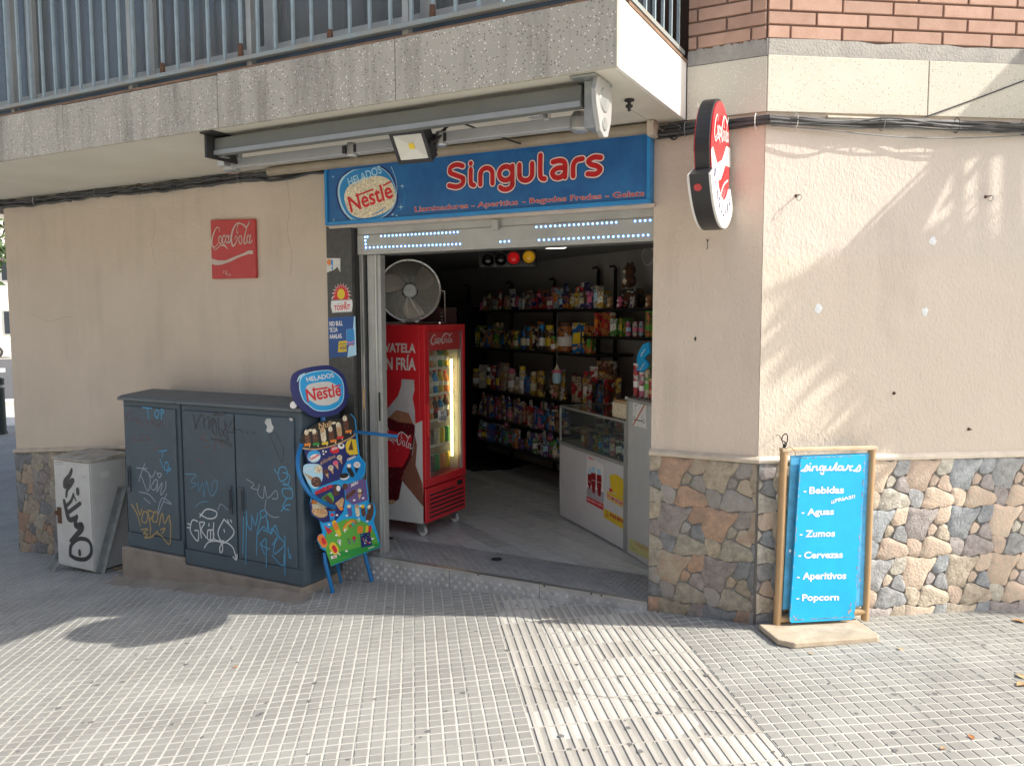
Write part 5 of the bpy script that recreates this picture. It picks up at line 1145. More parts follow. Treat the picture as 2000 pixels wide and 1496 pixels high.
# ================================================================ ICE CREAM MENU STAND
mn = thing('menu_stand', (-3.15, -.3, -.06), 'cut-out ice cream menu board on blue tubular legs beside the shop step', 'menu stand')
TAU = R(6.0); mex = A3(.29, .957, 0); mex /= np.linalg.norm(mex); mnh = A3(.957, -.29, 0); mey = A3(0, 0, math.cos(TAU))-mnh*math.sin(TAU)
MS = Surf(onG(650, 1160), mex, mey)
MSf = Surf(MS.P(0, 0, .014), mex, mey)
c7 = lambda x, y: (560+x/3.115, 700+y/3.117)
cb2 = lambda x, y: (570+x/11.11, 850+y/11.11); cb3 = lambda x, y: (590+x/9.975, 960+y/9.973); cb1 = lambda x, y: (560+x/9.35, 700+y/9.35)
def slab(S, pts, tr, th, m, name, parent, l0=0, bevel=.0015):
    ab = [S.ab(*tr(*p)) for p in pts]; mb = MB(); mb.extr([S.P(a[0], a[1], l0) for a in ab], S.n*th); return mb.build(name, m, parent, bevel=bevel)
body = [(75, 500), (110, 440), (200, 385), (290, 365), (330, 368), (345, 340), (385, 335), (412, 370), (420, 440), (425, 480), (437, 590), (475, 640), (470, 700), (450, 735), (480, 740), (495, 860), (490, 875), (525, 880), (537, 930), (522, 990), (545, 1060), (565, 1145), (268, 1262), (248, 1180), (205, 1155), (184, 1105), (190, 1075), (215, 1060), (205, 1020), (197, 985), (150, 950), (138, 890), (152, 810), (130, 770), (98, 680), (108, 645), (128, 640), (105, 555), (88, 545)]
slab(MS, body, c7, .013, M['sky'], 'board', mn)
cs7 = lambda p: sm(p, 4)
mb = MB()
MSf.poly(mb, [(75, 500), (110, 440), (200, 385), (290, 365), (330, 366), (345, 340), (385, 335), (412, 370), (420, 440), (400, 475), (300, 525), (180, 552), (100, 545)], M['blackp'], .0008, tr=c7)
MSf.rib(mb, [(85, 545), (180, 552), (300, 524), (402, 474), (418, 445)], .008, M['tan'], .0012, tr=c7)
MSf.poly(mb, [(105, 555), (180, 558), (300, 530), (418, 462), (437, 585), (395, 610), (345, 660), (325, 735), (240, 765), (180, 790), (105, 700), (128, 640)], M['navy'], .0009, tr=c7)
MSf.poly(mb, cs7([(98, 690), (105, 650), (150, 640), (205, 650), (218, 700), (215, 740), (190, 785), (160, 790), (130, 760), (98, 690)]), M['lblue'], .0014, tr=c7)
MSf.poly(mb, [(355, 770), (465, 730), (480, 740), (495, 860), (440, 880), (400, 890), (360, 860)], M['purple'], .0011, tr=c7)
MSf.poly(mb, [(345, 665), (365, 620), (437, 598), (472, 640), (470, 690), (445, 735), (360, 745), (330, 750)], M['logoblue'], .0012, tr=c7)
MSf.poly(mb, [(160, 840), (190, 805), (255, 775), (300, 765), (350, 790), (355, 860), (345, 930), (300, 985), (220, 1000), (195, 985), (150, 945), (138, 890)], M['navy'], .0010, tr=c7)
MSf.poly(mb, cs7([(235, 1160), (240, 1060), (290, 1010), (370, 975), (450, 985), (520, 1035), (565, 1145)])[:].tolist()+[(268, 1262)], M['green'], .0012, tr=c7)
MSf.poly(mb, [(255, 1195), (350, 1170), (565, 1120), (565, 1145), (268, 1262)], M['green2'], .0016, tr=c7)
# bar ice creams on the black panel
rr = random.Random(5)
for x, y, c_ in ((125, 480, 'brownp'), (172, 475, 'brownp'), (222, 465, 'creamp'), (270, 460, 'brownp'), (318, 435, 'tan'), (358, 395, 'brownp')):
    MSf.rib(mb, [(x-4, y-28), (x, y), (x+3, y+26)], .036, M[c_], .0016, tr=c7, smooth=False); MSf.ell(mb, c7(x-6, y-30), 4.2, 5.5, M['creamp' if c_ != 'creamp' else 'tan'], .0022)
    for k in range(9): MSf.ell(mb, c7(x+rr.uniform(-12, 12), y+rr.uniform(-26, 30)), .7, .7, M[rr.choice(['tan', 'darkred', 'blackp'])], .0024, n=6)
for x, y, c_ in ((125, 525, 'orange'), (178, 522, 'green2'), (232, 517, 'yellow'), (283, 503, 'orange'), (325, 482, 'redp'), (375, 445, 'orange')):
    MSf.poly(mb, [(x-20, y-6), (x+18, y-12), (x+20, y+4), (x-18, y+10)], M[c_], .002, tr=c7); MSf.ell(mb, c7(x+12, y+10), 1.2, 1.6, M['creamp'], .0024, n=8)
MSf.text(mb, 'Nuii', (195, 432), (272, 412), (192, 395), M['tan'], .0022, .03, tr=c7)
for x, y in ((142, 437), (285, 393)): MSf.ell(mb, c7(x, y), 4.6, 2.4, M['creamp'], .002, rot=-.15)
# oval logo small, extreme lettering, cones
MSf.ell(mb, cb2(478, 455), 13, 12, M['lblue'], .0016, rot=-.3); MSf.ell(mb, cb2(478, 440), 12, 10.6, M['sky'], .002, rot=-.3); MSf.ell(mb, cb2(492, 480), 10.5, 6.5, M['white'], .0024, rot=-.35)
MSf.text(mb, 'Nestle', (410, 550), (590, 440), (390, 490), M['redp'], .0028, .03, tr=cb2)
MSf.text(mb, 'eXtrême', (625, 645), (945, 480), (610, 560), M['tan'], .002, .01, tr=cb2)
MSf.ell(mb, cb2(925, 320), 9, 7, M['redp'], .0018); MSf.text(mb, 'KitKat', (870, 335), (985, 290), (862, 275), M['white'], .0024, .02, tr=cb2); MSf.ell(mb, cb2(1065, 235), 6.5, 5.5, M['white'], .002); MSf.ell(mb, cb2(1070, 215), 3, 2.5, M['brownp'], .0024)
for x, y in ((675, 345), (735, 355), (685, 405)): MSf.ell(mb, cb2(x, y), 1.8, 1.8, M['white'], .002, n=10)
MSf.poly(mb, [(1160, 210), (1190, 140), (1270, 80), (1390, 90), (1435, 410), (1260, 430), (1180, 360)], M['yellow'], .0015, tr=cb2); MSf.poly(mb, [(1290, 95), (1330, 320), (1220, 320)], M['brownp'], .002, tr=cb2)
def cone(x, y, tr, s, top, rot=.5, cone_m='tan', l=.0018):
    ca, sa = math.cos(rot), math.sin(rot); f = lambda a, b: (x+s*(a*ca-b*sa), y+s*(a*sa+b*ca))
    MSf.poly(mb, [f(-.5, .1), f(.5, .1), f(.05, 1.7)], M[cone_m], l, tr=tr); MSf.poly(mb, [f(.62*math.cos(a), .55*math.sin(a)) for a in np.linspace(0, 6.28, 15)[:-1]], M[top], l+.0004, tr=tr)
    for k in range(4): MSf.rib(mb, [f(-.3+.2*k, -.35), f(-.35+.2*k, .3)], .0022, M['brownp' if top != 'pink' else 'redp'], l+.0008, tr=tr, cap=False)
for x, y, t_ in ((735, 790, 'brownp'), (840, 700, 'creamp'), (945, 600, 'pink'), (1030, 480, 'creamp')): cone(x, y, cb2, 95, t_, -.35)
cone(1410, 640, cb2, 120, 'white', .12, 'blackp'); MSf.rib(mb, [(1230, 720), (1310, 860)], .030, M['blackp'], .002, tr=cb2); MSf.ell(mb, cb2(1235, 660), 4, 4, M['white'], .0024)
MSf.ell(mb, cb2(1140, 900), 9, 6, M['white'], .0018, rot=-.2); MSf.ell(mb, cb2(1130, 875), 9, 5, M['blackp'], .0022, rot=-.2); MSf.text(mb, 'OREO', (1200, 560), (1385, 480), (1190, 510), M['white'], .0022, .05, tr=cb2)
MSf.text(mb, 'COOKIE', (270, 775), (440, 730), (262, 735), M['white'], .0022, .02, tr=cb2); MSf.poly(mb, [(250, 810), (440, 900), (500, 960), (430, 1010)], M['tan'], .0018, tr=cb2)
for x, y, r_, c_ in ((575, 735, 8, 'creamp'), (525, 1010, 10, 'brownp')):
    MSf.ell(mb, cb2(x, y), r_, r_, M[c_], .002)
    for k in range(12): MSf.ell(mb, cb2(x+rr.uniform(-70, 70), y+rr.uniform(-70, 70)), .8, .8, M[rr.choice(['brownp', 'darkred', 'creamp'])], .0026, n=6)
MSf.text(mb, 'Milka', (1285, 1130), (1440, 1040), (1270, 1060), M['white'], .002, .02, tr=cb2, shear=.3); MSf.rib(mb, [(1200, 1340), (1350, 1220)], .026, M['brownp'], .002, tr=cb2); cone(1475, 1215, cb2, 110, 'brownp', .1); MSf.ell(mb, cb2(1465, 1200), 4, 4, M['creamp'], .0030); MSf.ell(mb, cb2(1150, 1110), 5, 6, M['brownp'], .002)
MSf.text(mb, 'MAXIBON', (515, 1300), (880, 1140), (490, 1210), M['redp'], .0026, .06, tr=cb2); MSf.poly(mb, [(900, 1080), (1040, 1070), (1020, 1290), (900, 1320)], M['brownp'], .0018, tr=cb2); MSf.ell(mb, cb2(1005, 1150), 4, 5.5, M['white'], .0024); MSf.poly(mb, [(640, 1350), (820, 1230), (890, 1400), (850, 1444), (700, 1430)], M['green2'], .0015, tr=cb2)
MSf.ell(mb, cb3(340, 390), 16, 11, M['tan'], .0018, rot=.35); MSf.poly(mb, [(180, 250), (290, 200), (490, 310), (210, 330)], M['creamp'], .0022, tr=cb3); MSf.ell(mb, cb3(230, 200), 6, 4, M['orange'], .0024)
for k in range(16): MSf.ell(mb, cb3(340+rr.uniform(-120, 120), 400+rr.uniform(-60, 60)), 1.2, 1.0, M[rr.choice(['orange', 'brownp', 'creamp'])], .0026, n=8)
MSf.poly(mb, [(400, 120), (490, 60), (600, 180), (600, 260), (560, 250)], M['brownp'], .002, tr=cb3); MSf.poly(mb, [(490, 40), (560, 10), (620, 120), (610, 210), (560, 130)], M['green'], .0022, tr=cb3)
MSf.poly(mb, [(640, 230), (780, 110), (820, 150), (790, 290), (720, 340)], M['tan'], .0018, tr=cb3); MSf.ell(mb, cb3(760, 330), 4, 3.5, M['orange'], .0022)
MSf.poly(mb, [(515, 365), (645, 350), (625, 540), (545, 560)], M['logoblue'], .0022, tr=cb3); MSf.ell(mb, cb3(580, 360), 6.6, 2.2, M['brownp'], .0026); MSf.ell(mb, cb3(585, 450), 3.5, 3, M['redp'], .0026)
for x, c1, c2_ in ((915, 'purple', 'creamp'), (1065, 'creamp', 'tan'), (1180, 'brownp', 'yellow')):
    MSf.rib(mb, [(x, 300), (x+20, 440)], .030, M[c1], .0018, tr=cb3, smooth=False); MSf.ell(mb, cb3(x-5, 285), 4, 3.6, M[c2_], .0024)
MSf.rib(mb, [(1330, 290), (1325, 420), (1290, 510)], .046, M['brownp'], .0020, tr=cb3); MSf.ell(mb, cb3(1300, 295), 3, 4.5, M['creamp'], .0026, rot=.4)
MSf.poly(mb, [(425, 655), (600, 770), (505, 835)], M['redp'], .0020, tr=cb3); MSf.rib(mb, [(620, 600), (720, 830)], .030, M['yellow'], .0020, tr=cb3, smooth=False); MSf.rib(mb, [(640, 650), (665, 700)], .034, M['orange'], .0022, tr=cb3, smooth=False)
for k in range(7): MSf.ell(mb, cb3(470+rr.uniform(-10, 70), 730+rr.uniform(-20, 40)), .5, .8, M['blackp'], .0025, n=6)
MSf.rib(mb, [(805, 745), (850, 640), (950, 575), (1010, 580)], .016, M['orange'], .0020, tr=cb3); MSf.rib(mb, [(820, 745), (865, 655), (950, 592)], .008, M['yellow'], .0024, tr=cb3)
for k, (ch, c_) in enumerate(zip('PIRULO', ('white', 'yellow', 'redp', 'sky', 'redp', 'white'))):
    x, y = 820+k*52, 800-k*42; MSf.text(mb, ch, (x, y), (x+48 if ch != 'I' else x+16, y-20), (x-8, y-70), M[c_], .0026, .03, tr=cb3)
MSf.rib(mb, [(360, 900), (430, 1020)], .046, M['orange'], .0020, tr=cb3); MSf.rib(mb, [(400, 930), (430, 990)], .026, M['redp'], .0024, tr=cb3); MSf.rib(mb, [(590, 1060), (650, 1150)], .050, M['yellow'], .0020, tr=cb3); MSf.rib(mb, [(610, 1080), (650, 1150)], .026, M['redp'], .0024, tr=cb3); MSf.rib(mb, [(690, 1180), (735, 1225)], .009, M['creamp'], .0021, tr=cb3)
cone(720, 960, cb3, 60, 'white', -.25, 'white'); cone(895, 930, cb3, 70, 'green', -.4, 'purple'); cone(1010, 900, cb3, 66, 'redp', .02, 'purple')
MSf.poly(mb, [(1125, 820), (1320, 780), (1360, 1040), (1150, 1090)], M['navy'], .0020, tr=cb3)
for k in range(18): MSf.ell(mb, cb3(1240+rr.uniform(-90, 90), 930+rr.uniform(-100, 100)), 1.3, 1.3, M[rr.choice(['redp', 'white', 'green', 'orange', 'sky'])], .0026, n=7)
for x, c_ in ((1100, 'orange'), (1150, 'orange'), (1200, 'green'), (1255, 'yellow'), (1315, 'redp')): MSf.rib(mb, [(x, 780), (x+8, 690)], .022, M[c_], .0018, tr=cb3, smooth=False)
for x, y in ((675, 455), (870, 465), (1135, 275), (665, 845), (860, 1155), (565, 1190), (1370, 915), (1265, 575), (520, 640), (1010, 165), (1185, 125)): MSf.ell(mb, cb3(x, y), 2.8, 1.9, M['white'], .0026, rot=-.2, n=10)
MSf.poly(mb, [(555, 1255), (675, 1230), (675, 1280), (560, 1315)], M['white'], .0024, tr=cb3); MSf.rib(mb, [(600, 1275), (660, 1262)], .006, M['redp'], .0028, tr=cb3)
for y in (1345, 1365): MSf.rib(mb, [(560, y), (760, y-60), (930, y-95)], .0018, M['green'], .0024, tr=cb3)
MSf.rib(mb, [(1290, 1105), (1400, 1065)], .005, M['white'], .0024, tr=cb3)
mb.build('printed_menu', None, mn)
# oval head sign
hd = [(28, 190), (30, 120), (60, 80), (130, 55), (230, 42), (280, 50), (340, 95), (365, 150), (370, 230), (355, 290), (300, 340), (220, 358), (150, 350), (95, 310), (55, 270)]
HSf = Surf(MS.P(0, 0, .03), mex, mey)
ab = [HSf.ab(*c7(*p)) for p in sm(hd+[hd[0]], 4)[:-1]]; mb = MB(); mb.extr([HSf.P(a[0], a[1], -.012) for a in ab], HSf.n*.012); hs = mb.build('head_sign', M['navy'], mn, bevel=.002)
mb = MB()
sc_ = lambda k, pts: [((p[0]-200)*k+202, (p[1]-200)*k+202) for p in pts]
hp = sm(hd+[hd[0]], 4)[:-1].tolist()
HSf.poly(mb, [((p[0]-200)*.80+213, (p[1]-200)*.80+196) for p in hp], M['lblue'], .0008, tr=c7); HSf.poly(mb, [((p[0]-200)*.765+214, (p[1]-200)*.765+196) for p in hp], M['sky'], .0013, tr=c7)
HSf.poly(mb, [((p[0]-200)*.60+219, (p[1]-200)*.46+214) for p in hp], M['creamp'] if 0 else M['offwhite'], .0018, tr=c7)
HSf.rib(mb, [(190, 420), (240, 330), (330, 270)], [.006, .014, .004], M['lblue'], .002, tr=cb1)
HSf.text(mb, 'HELADOS', (372, 430), (868, 345), (345, 345), M['white'], .0024, .02, tr=cb1); HSf.text(mb, 'Nestle', (370, 800), (1000, 680), (335, 560), M['redp'], .0026, .02, tr=cb1); HSf.rib(mb, [(875, 515), (975, 490)], .009, M['redp'], .003, tr=cb1, smooth=False); HSf.rib(mb, [(470, 575), (735, 535)], .010, M['redp'], .003, tr=cb1, smooth=False)
HSf.rib(mb, [(905, 795), (830, 845), (720, 880)], [.003, .012, .003], M['sky'], .0024, tr=cb1)
mb.build('printed_logo', None, hs)
mb = MB(); q = HSf.ab(*cb1(1112, 685)); mb.lathe(HSf.P(q[0], q[1], -.010), HSf.n, [(0, 0), (.013, 0), (.013, .012), (0, .012)], 14); q = HSf.ab(*cb1(145, 850)); mb.lathe(HSf.P(q[0], q[1], -.016), HSf.n, [(0, 0), (.022, 0), (.020, .006), (0, .006)], 14, M['white']); mb.build('fixing_lug', M['navy'], hs)
Pm = lambda px, py, l: MS.P(*MS.ab(px, py), l)
for a, b in (((638, 1098), (650, 1158)), ((714, 1078), (726, 1136))):
    e_ = onG(*b); mb = MB(); mb.tube([Pm(a[0], a[1], -.02)+ZU*.06, Pm(a[0], a[1], -.014), e_+ZU*.004], .0125, 12); mb.build('leg', M['tubeblue'], mn, smooth=True)
mb = MB(); mb.tube([Pm(633, 808, -.012), Pm(633, 840, -.012)], .016, 8); mb.build('neck', M['tubeblue'], mn)
mb = MB(); mb.tube(sm([Pm(588, 868, .004), Pm(575, 895, .04), Pm(573, 930, .075), Pm(590, 962, .085), Pm(620, 980, .06), Pm(648, 990, .024)], 5), .0135, 12); mb.build('arm', M['tubeblue'], mn, smooth=True)
mb = MB(); mb.tube([Pm(690, 843, .006), onY(775, 852, -.10)], .0105, 10); mb.build('arm', M['tubeblue'], mn, smooth=True)
for s_ in (-1, 1):
    pass
mb = MB(); a_ = Pm(650, 950, -.008); mb.tube([a_, a_-mnh*.02+ZU*-.3, A3(-3.24, -.22 if 0 else -.43, 0)*0+A3(a_[0]-.03, a_[1]+.10, gz(a_[0])+.01)], .009, 8); mb.build('rear_strut', M['tubeblue'], mn)

# ================================================================ BLUE SIDEWALK BOARD
bd = thing('menu_board', onG(1600, 1235), 'bright blue sidewalk board in a wooden frame listing drinks and snacks on the sunlit corner', 'sign board')
f0, f1 = onG(1517, 1230), onG(1688, 1218); BX = (f1-f0); BX[2] = 0; BWd = np.linalg.norm(BX); BX /= BWd; BY = A3(-BX[1], BX[0], 0); zb = .097
q1, q2, q3, q4 = onZ(1483, 1220, zb), onZ(1540, 1262, zb), onZ(1724, 1249, zb), onZ(1702, 1212, zb)
mb = MB(); bp = [q2-BX*.0, q3, q3+BY*.25, q2+BY*.25-BX*.0]
c1 = (q2-q1)
poly = [q2+BX*.03, q3-BX*.02, q3+BY*.03, q3+BY*.24-BX*.0, q2+BY*.24-BX*.035, q2+BY*.05-BX*.03]
mb.extr([A3(p[0], p[1], zb-.012) for p in poly], (0, 0, .026)); mb.build('base_board', M['plank'], bd, bevel=.006)
ztop = 1.0
zt_ = hit(1618, 880, f0, BY)[2]
ps = []
for k, (f, a, b) in enumerate(((f0, (1517, 1230), (1532, 884)), (f1, (1688, 1218), (1703, 880)))):
    e_ = hit(b[0], b[1], f0+BY*.0, BY); mb = MB(); ax_ = e_-f; n_ = 7
    mb.tube([f+ZU*.02+(ax_)*t+BX*.002*math.sin(5*t+k) for t in np.linspace(0, 1, n_)], .0185, 12); mb.build('post', M['wood'], bd, smooth=True); ps.append((f, e_))
a, b = ps[0][1], ps[1][1]
mb = MB(); mb.box(a-BX*.018-BY*.02+ZU*.006, (b-a)+BX*.036, BY*.04, ZU*.016); mb.build('top_rail', mat('sunbleached_wood', (.66, .52, .36), .7, c2=(.5, .37, .23), vs_=14), bd, bevel=.003)
mb = MB(); za = hit(1530, 1200, f0, BY)[2]-.0; a_, b_ = f0+(ps[0][1]-f0)*.06, f1+(ps[1][1]-f1)*.075; mb.tube([a_, a_*.5+b_*.5, b_], .017, 10); mb.build('lower_rail', M['wood'], bd, smooth=True)
BSf = Surf(f0-BY*.004, BX, ZU*1.0); cbd = lambda x, y: (1450+x/3.4, 840+y/3.4)
back_ = [(322, 170), (840, 152), (800, 1165), (265, 1190)]
ab = [BSf.ab(*cbd(*p)) for p in back_]; mb = MB(); mb.extr([BSf.P(q[0], q[1], -.008) for q in ab], BSf.n*.010); mb.build('back_panel', M['cyan2'], bd, bevel=.001)
FS_ = Surf(f0-BY*.035, BX, ZU)
front = [(385, 195), (400, 178), (815, 162), (822, 185), (745, 1245), (725, 1258), (325, 1280), (314, 1265)]
# the front sheet hangs forward at the bottom
ab = [FS_.ab(*cbd(*p)) for p in front]; zmx, zmn = max(q[1] for q in ab), min(q[1] for q in ab)
def FP(a, b, l=0): return FS_.P(a, b, l+.0*(zmx-b))
mb = MB(); mb.extr([FP(q[0], q[1], -.012) for q in ab], FS_.n*.012); mb.build('front_sheet', M['cyan'], bd, bevel=.0012)
mb = MB(); rr = random.Random(6)
worn = mat('chipped_edge_paint', (.45, .55, .58), .8, c2=(.22, .18, .15), vs_=50)
edge = [((385, 200), (314, 1262)), ((330, 1262), (735, 1240)), ((815, 180), (745, 1235)), ((400, 182), (810, 166))]
for (p, q) in edge:
    n = 26
    for k in range(n):
        if rr.random() < .35: continue
        t = (k+rr.random())/n; x, y = p[0]+(q[0]-p[0])*t, p[1]+(q[1]-p[1])*t; dx, dy = (q[0]-p[0])/math.hypot(q[0]-p[0], q[1]-p[1]), (q[1]-p[1])/math.hypot(q[0]-p[0], q[1]-p[1]); L_ = rr.uniform(8, 34)
        ix = 1 if p == (385, 200) else (-1 if p == (815, 180) else 0); iy = -1 if p == (330, 1262) else (1 if p == (400, 182) else 0)
        w1 = rr.uniform(3, 9); FS_.poly(mb, [(x-dx*L_, y-dy*L_), (x+ix*w1, y+iy*w1), (x+dx*L_, y+dy*L_), (x, y)], worn, .0008, tr=cbd)
for k in range(16):
    x, y = rr.choice([(rr.uniform(690, 740), rr.uniform(1130, 1240)), (rr.uniform(325, 380), rr.uniform(1230, 1262)), (rr.uniform(740, 790), rr.uniform(850, 1100)), (rr.uniform(300, 330), rr.uniform(300, 1100))]); s_ = rr.uniform(3, 9)
    FS_.poly(mb, [(x-s_, y), (x, y-s_*rr.uniform(1, 3)), (x+s_*.7, y), (x-.2*s_, y+s_*1.6)], worn, .0009, tr=cbd) if x > 330-y*.02 else None
mb.build('paint_chips', worn, bd)
W_ = mat('white_vinyl_letters', (.85, .86, .84), .5, var=.03)
for body_, x0_, x1_, y_, h_ in (('Bebidas', 442, 672, 425, 50), ('Aguas', 428, 606, 568, 48), ('Zumos', 416, 613, 712, 48), ('Cervezas', 407, 665, 853, 48), ('Aperitivos', 397, 687, 995, 52), ('Popcorn', 394, 639, 1136, 48)):
    mb = MB(); desc = 12 if body_ in ('Aguas', 'Aperitivos', 'Popcorn') else 0
    FS_.text(mb, body_, (x0_, y_+desc-2), (x1_, y_-6+desc), (x0_+3, y_-h_), W_, .0012, .03, tr=cbd); FS_.rib(mb, [(x0_-36, y_-18), (x0_-18, y_-19)], .0065, W_, .0012, tr=cbd, smooth=False, cap=False); mb.build('lettering', W_, bd)
mb = MB(); FS_.text(mb, '¡¡FRIAS!!', (590, 490), (748, 455), (588, 462), W_, .0012, .03, tr=cbd)
mb.build('lettering', W_, bd)
mb = MB()   # script heading
SCR = [[(390, 270), (412, 258), (428, 232), (432, 252), (426, 268), (404, 272)], [(432, 262), (446, 238), (444, 266), (456, 262)], [(450, 222), (451, 221)], [(462, 268), (470, 240), (474, 244), (492, 240), (492, 264), (504, 262)], [(540, 240), (518, 240), (513, 262), (530, 262), (542, 240), (534, 290), (518, 284)], [(552, 240), (550, 262), (572, 262), (584, 240), (582, 264), (598, 262)], [(598, 264), (626, 216), (616, 262), (632, 262)], [(664, 240), (640, 240), (636, 262), (656, 262), (668, 240), (666, 264), (680, 262)], [(680, 264), (694, 254), (700, 234), (712, 242), (730, 238)], [(712, 242), (712, 264), (724, 264)], [(736, 270), (758, 258), (776, 232), (782, 252), (776, 268), (752, 272)]]
for s_ in SCR: FS_.rib(mb, s_, .0078, W_, .0012, tr=cbd)
mb.build('script_heading', W_, bd)
hk = thing('hasp', ps[0][1]+ZU*.02, 'twisted dark wire and padlock on the top left corner of the blue board', 'wire')
t_ = ps[0][1]; mb = MB(); mb.tube(sm([t_+A3(0, 0, .02), t_+A3(.008, 0, .045), t_+A3(-.012, 0, .060), t_+A3(-.006, 0, .085), t_+A3(.010, 0, .088), t_+A3(.012, 0, .055), t_+A3(0, 0, .045)]), .0028, 6); mb.build('hook', M['rubber'], hk)
mb = MB(); mb.tube(sm([t_+A3(-.004, .0, .03), t_+A3(-.02, .0, .075), t_+A3(-.05, .09, .07)]), .0018, 5); mb.tube(sm([t_+A3(.004, -.018, .02), t_+A3(.03, -.02, .03), t_+A3(.05, -.02, .012), t_+A3(.052, -.02, -.01)]), .0014, 5); mb.build('wire', M['rust'], hk)
mb = MB(); mb.box(t_+A3(-.008, -.006, .022), (.014, 0, 0), (0, .01, 0), (0, 0, .02)); mb.build('lock_body', M['black'], hk, bevel=.002)

# ================================================================ FRIDGE, FAN
fz0, fz1 = .205, 1.548; fx0, fx1, fy0, fy1 = -3.56, -3.0, .468, .992
fr = thing('drinks_fridge', (-3.28, .73, FZ), 'tall red glass-door drinks fridge on castors inside the doorway', 'fridge')
mb = MB(); mb.bb(fx0, fx1-.03, fy0, fy0+.03, fz0, fz1); mb.bb(fx0, fx1-.03, fy1-.03, fy1, fz0, fz1); mb.bb(fx0, fx0+.03, fy0+.0305, fy1-.0305, fz0, fz1); mb.bb(fx0+.0305, fx1-.03, fy0+.0305, fy1-.0305, fz1-.05, fz1); mb.bb(fx0+.0305, fx1-.03, fy0+.0305, fy1-.0305, fz0, .50)
mb.build('body', M['red'], fr, bevel=.003)
mb = MB(); mb.bb(fx0+.031, fx0+.034, fy0+.031, fy1-.031, .501, fz1-.051); mb.bb(fx0+.035, fx1-.035, fy0+.031, fy0+.034, .501, fz1-.051); mb.bb(fx0+.035, fx1-.035, fy1-.034, fy1-.031, .501, fz1-.051); mb.build('liner', M['white'], fr)
dz0 = .455; mb = MB()
for a in ((fy0, fy1, dz0, dz0+.055), (fy0, fy1, fz1-.045, fz1), (fy0, fy0+.055, dz0+.0551, fz1-.0451), (fy1-.035, fy1, dz0+.0551, fz1-.0451)): mb.bb(fx1-.028, fx1+.012, a[0], a[1], a[2], a[3])
fd_ = mb.build('door_frame', M['red'], fr, bevel=.003)
mb = MB(); 
for a in ((fy0+.0555, fy0+.068, dz0+.056, fz1-.046), (fy1-.052, fy1-.0355, dz0+.056, fz1-.046)): mb.bb(fx1-.02, fx1+.006, *a[:2], *a[2:])
mb.build('door_trim', M['alu'], fd_)
mb = MB(); mb.bb(fx1-.006, fx1-.002, fy0+.068, fy1-.052, dz0+.056, fz1-.046); mb.build('door_glass', M['glass'], fd_)
mb = MB(); mb.bb(fx1-.001, fx1+.004, fy0+.068, fy1-.060, fz1-.175, fz1-.048, M['darkred']); S = Surf((fx1+.0045, fy0+.07, fz1-.165), (0, 1, 0), ZU); cola(mb, S, lambda x, y: (.015+x*.0029, .030+y*.0021), .0026, M['offwhite'], .0006); mb.build('header_panel', None, fd_)
mb = MB(); mb.bb(fx1+.013, fx1+.03, fy0+.01, fy0+.035, .80, 1.02); mb.build('door_handle', M['red'], fd_, bevel=.004)
mb = MB(); mb.bb(fx1-.004, fx1+.008, fy0+.002, fy1-.002, fz0+.001, .445); gr = mb.build('grille_panel', M['red'], fr, bevel=.004)
for k in range(6): mb = MB(); mb.bb(fx1+.0085, fx1+.011, fy0+.05, fy1-.03-(.12 if k > 4 else 0), .235+.030*k, .247+.030*k); mb.build('grille_slot', M['black'], gr)
mb = MB(); mb.bb(fx1+.0085, fx1+.014, fy1-.12, fy1-.05, .395, .43); mb.build('control_panel', M['black'], gr, bevel=.002)
# side print
FSd = Surf((fx0, fy0-.0012, fz0), (1, 0, 0), ZU); cf = lambda x, y: (690+x/3.325, 620+y/3.325); mb = MB()
FSd.poly(mb, [(100, 860), (180, 800), (250, 760), (380, 700), (448, 670), (456, 1340), (200, 1305), (100, 1290)], M['offwhite'], .0004, tr=cf)
bot = [(315, 400), (395, 405), (398, 470), (385, 520), (400, 600), (405, 740), (385, 900), (330, 1000), (300, 1180), (250, 1215), (190, 1200), (180, 1000), (185, 720), (215, 600), (290, 510), (310, 450)]
FSd.poly(mb, bot, mat('frosted_print', (.50, .47, .46), .5), .0008, tr=cf)
FSd.poly(mb, [(200, 680), (240, 640), (330, 640), (400, 700), (400, 740), (380, 900), (330, 1000), (295, 1180), (240, 1210), (190, 1200), (180, 1000), (185, 720)], mat('cola_print', (.10, .008, .012), .3), .0012, tr=cf)
FSd.poly(mb, [(190, 720), (385, 770), (360, 900), (320, 970), (190, 970)], M['redp'], .0016, tr=cf); FSd.poly(mb, [(230, 650), (280, 600), (360, 620), (390, 690), (300, 680)], mat('foam_print', (.33, .15, .08), .5), .0018, tr=cf)
FSd.poly(mb, [(400, 760), (415, 830), (405, 960), (450, 1080), (457, 1230), (400, 1160), (310, 1050), (335, 990), (385, 890)], mat('hand_print', (.22, .085, .05), .6), .0014, tr=cf)
FSd.ell(mb, cf(250, 1195), 7, 4, M['tan'], .002)
o_ = FSd.ab(*cf(190, 790)); e_ = FSd.ab(*cf(385, 850)); wq = (e_[0]-o_[0])/98
cola(mb, FSd, lambda x, y: (o_[0]+x*wq, o_[1]+y*wq*1.2-x*wq*.28), wq*1.1, M['white'], .0024)
fw2 = mat('off_white_letters', (.62, .56, .52), .5, var=.25, vs_=40)
FSd.text(mb, 'ÉVATELA', (180, 226), (405, 232), (180, 150), fw2, .0016, .03, tr=cf); FSd.text(mb, 'LL', (118, 224), (172, 225), (118, 163), fw2, .0016, .03, tr=cf); FSd.text(mb, 'EN FRÍA', (182, 338), (407, 345), (182, 238), fw2, .0016, .03, tr=cf); FSd.text(mb, 'BI', (118, 336), (170, 337), (118, 256), fw2, .0016, .03, tr=cf)
rr = random.Random(9)
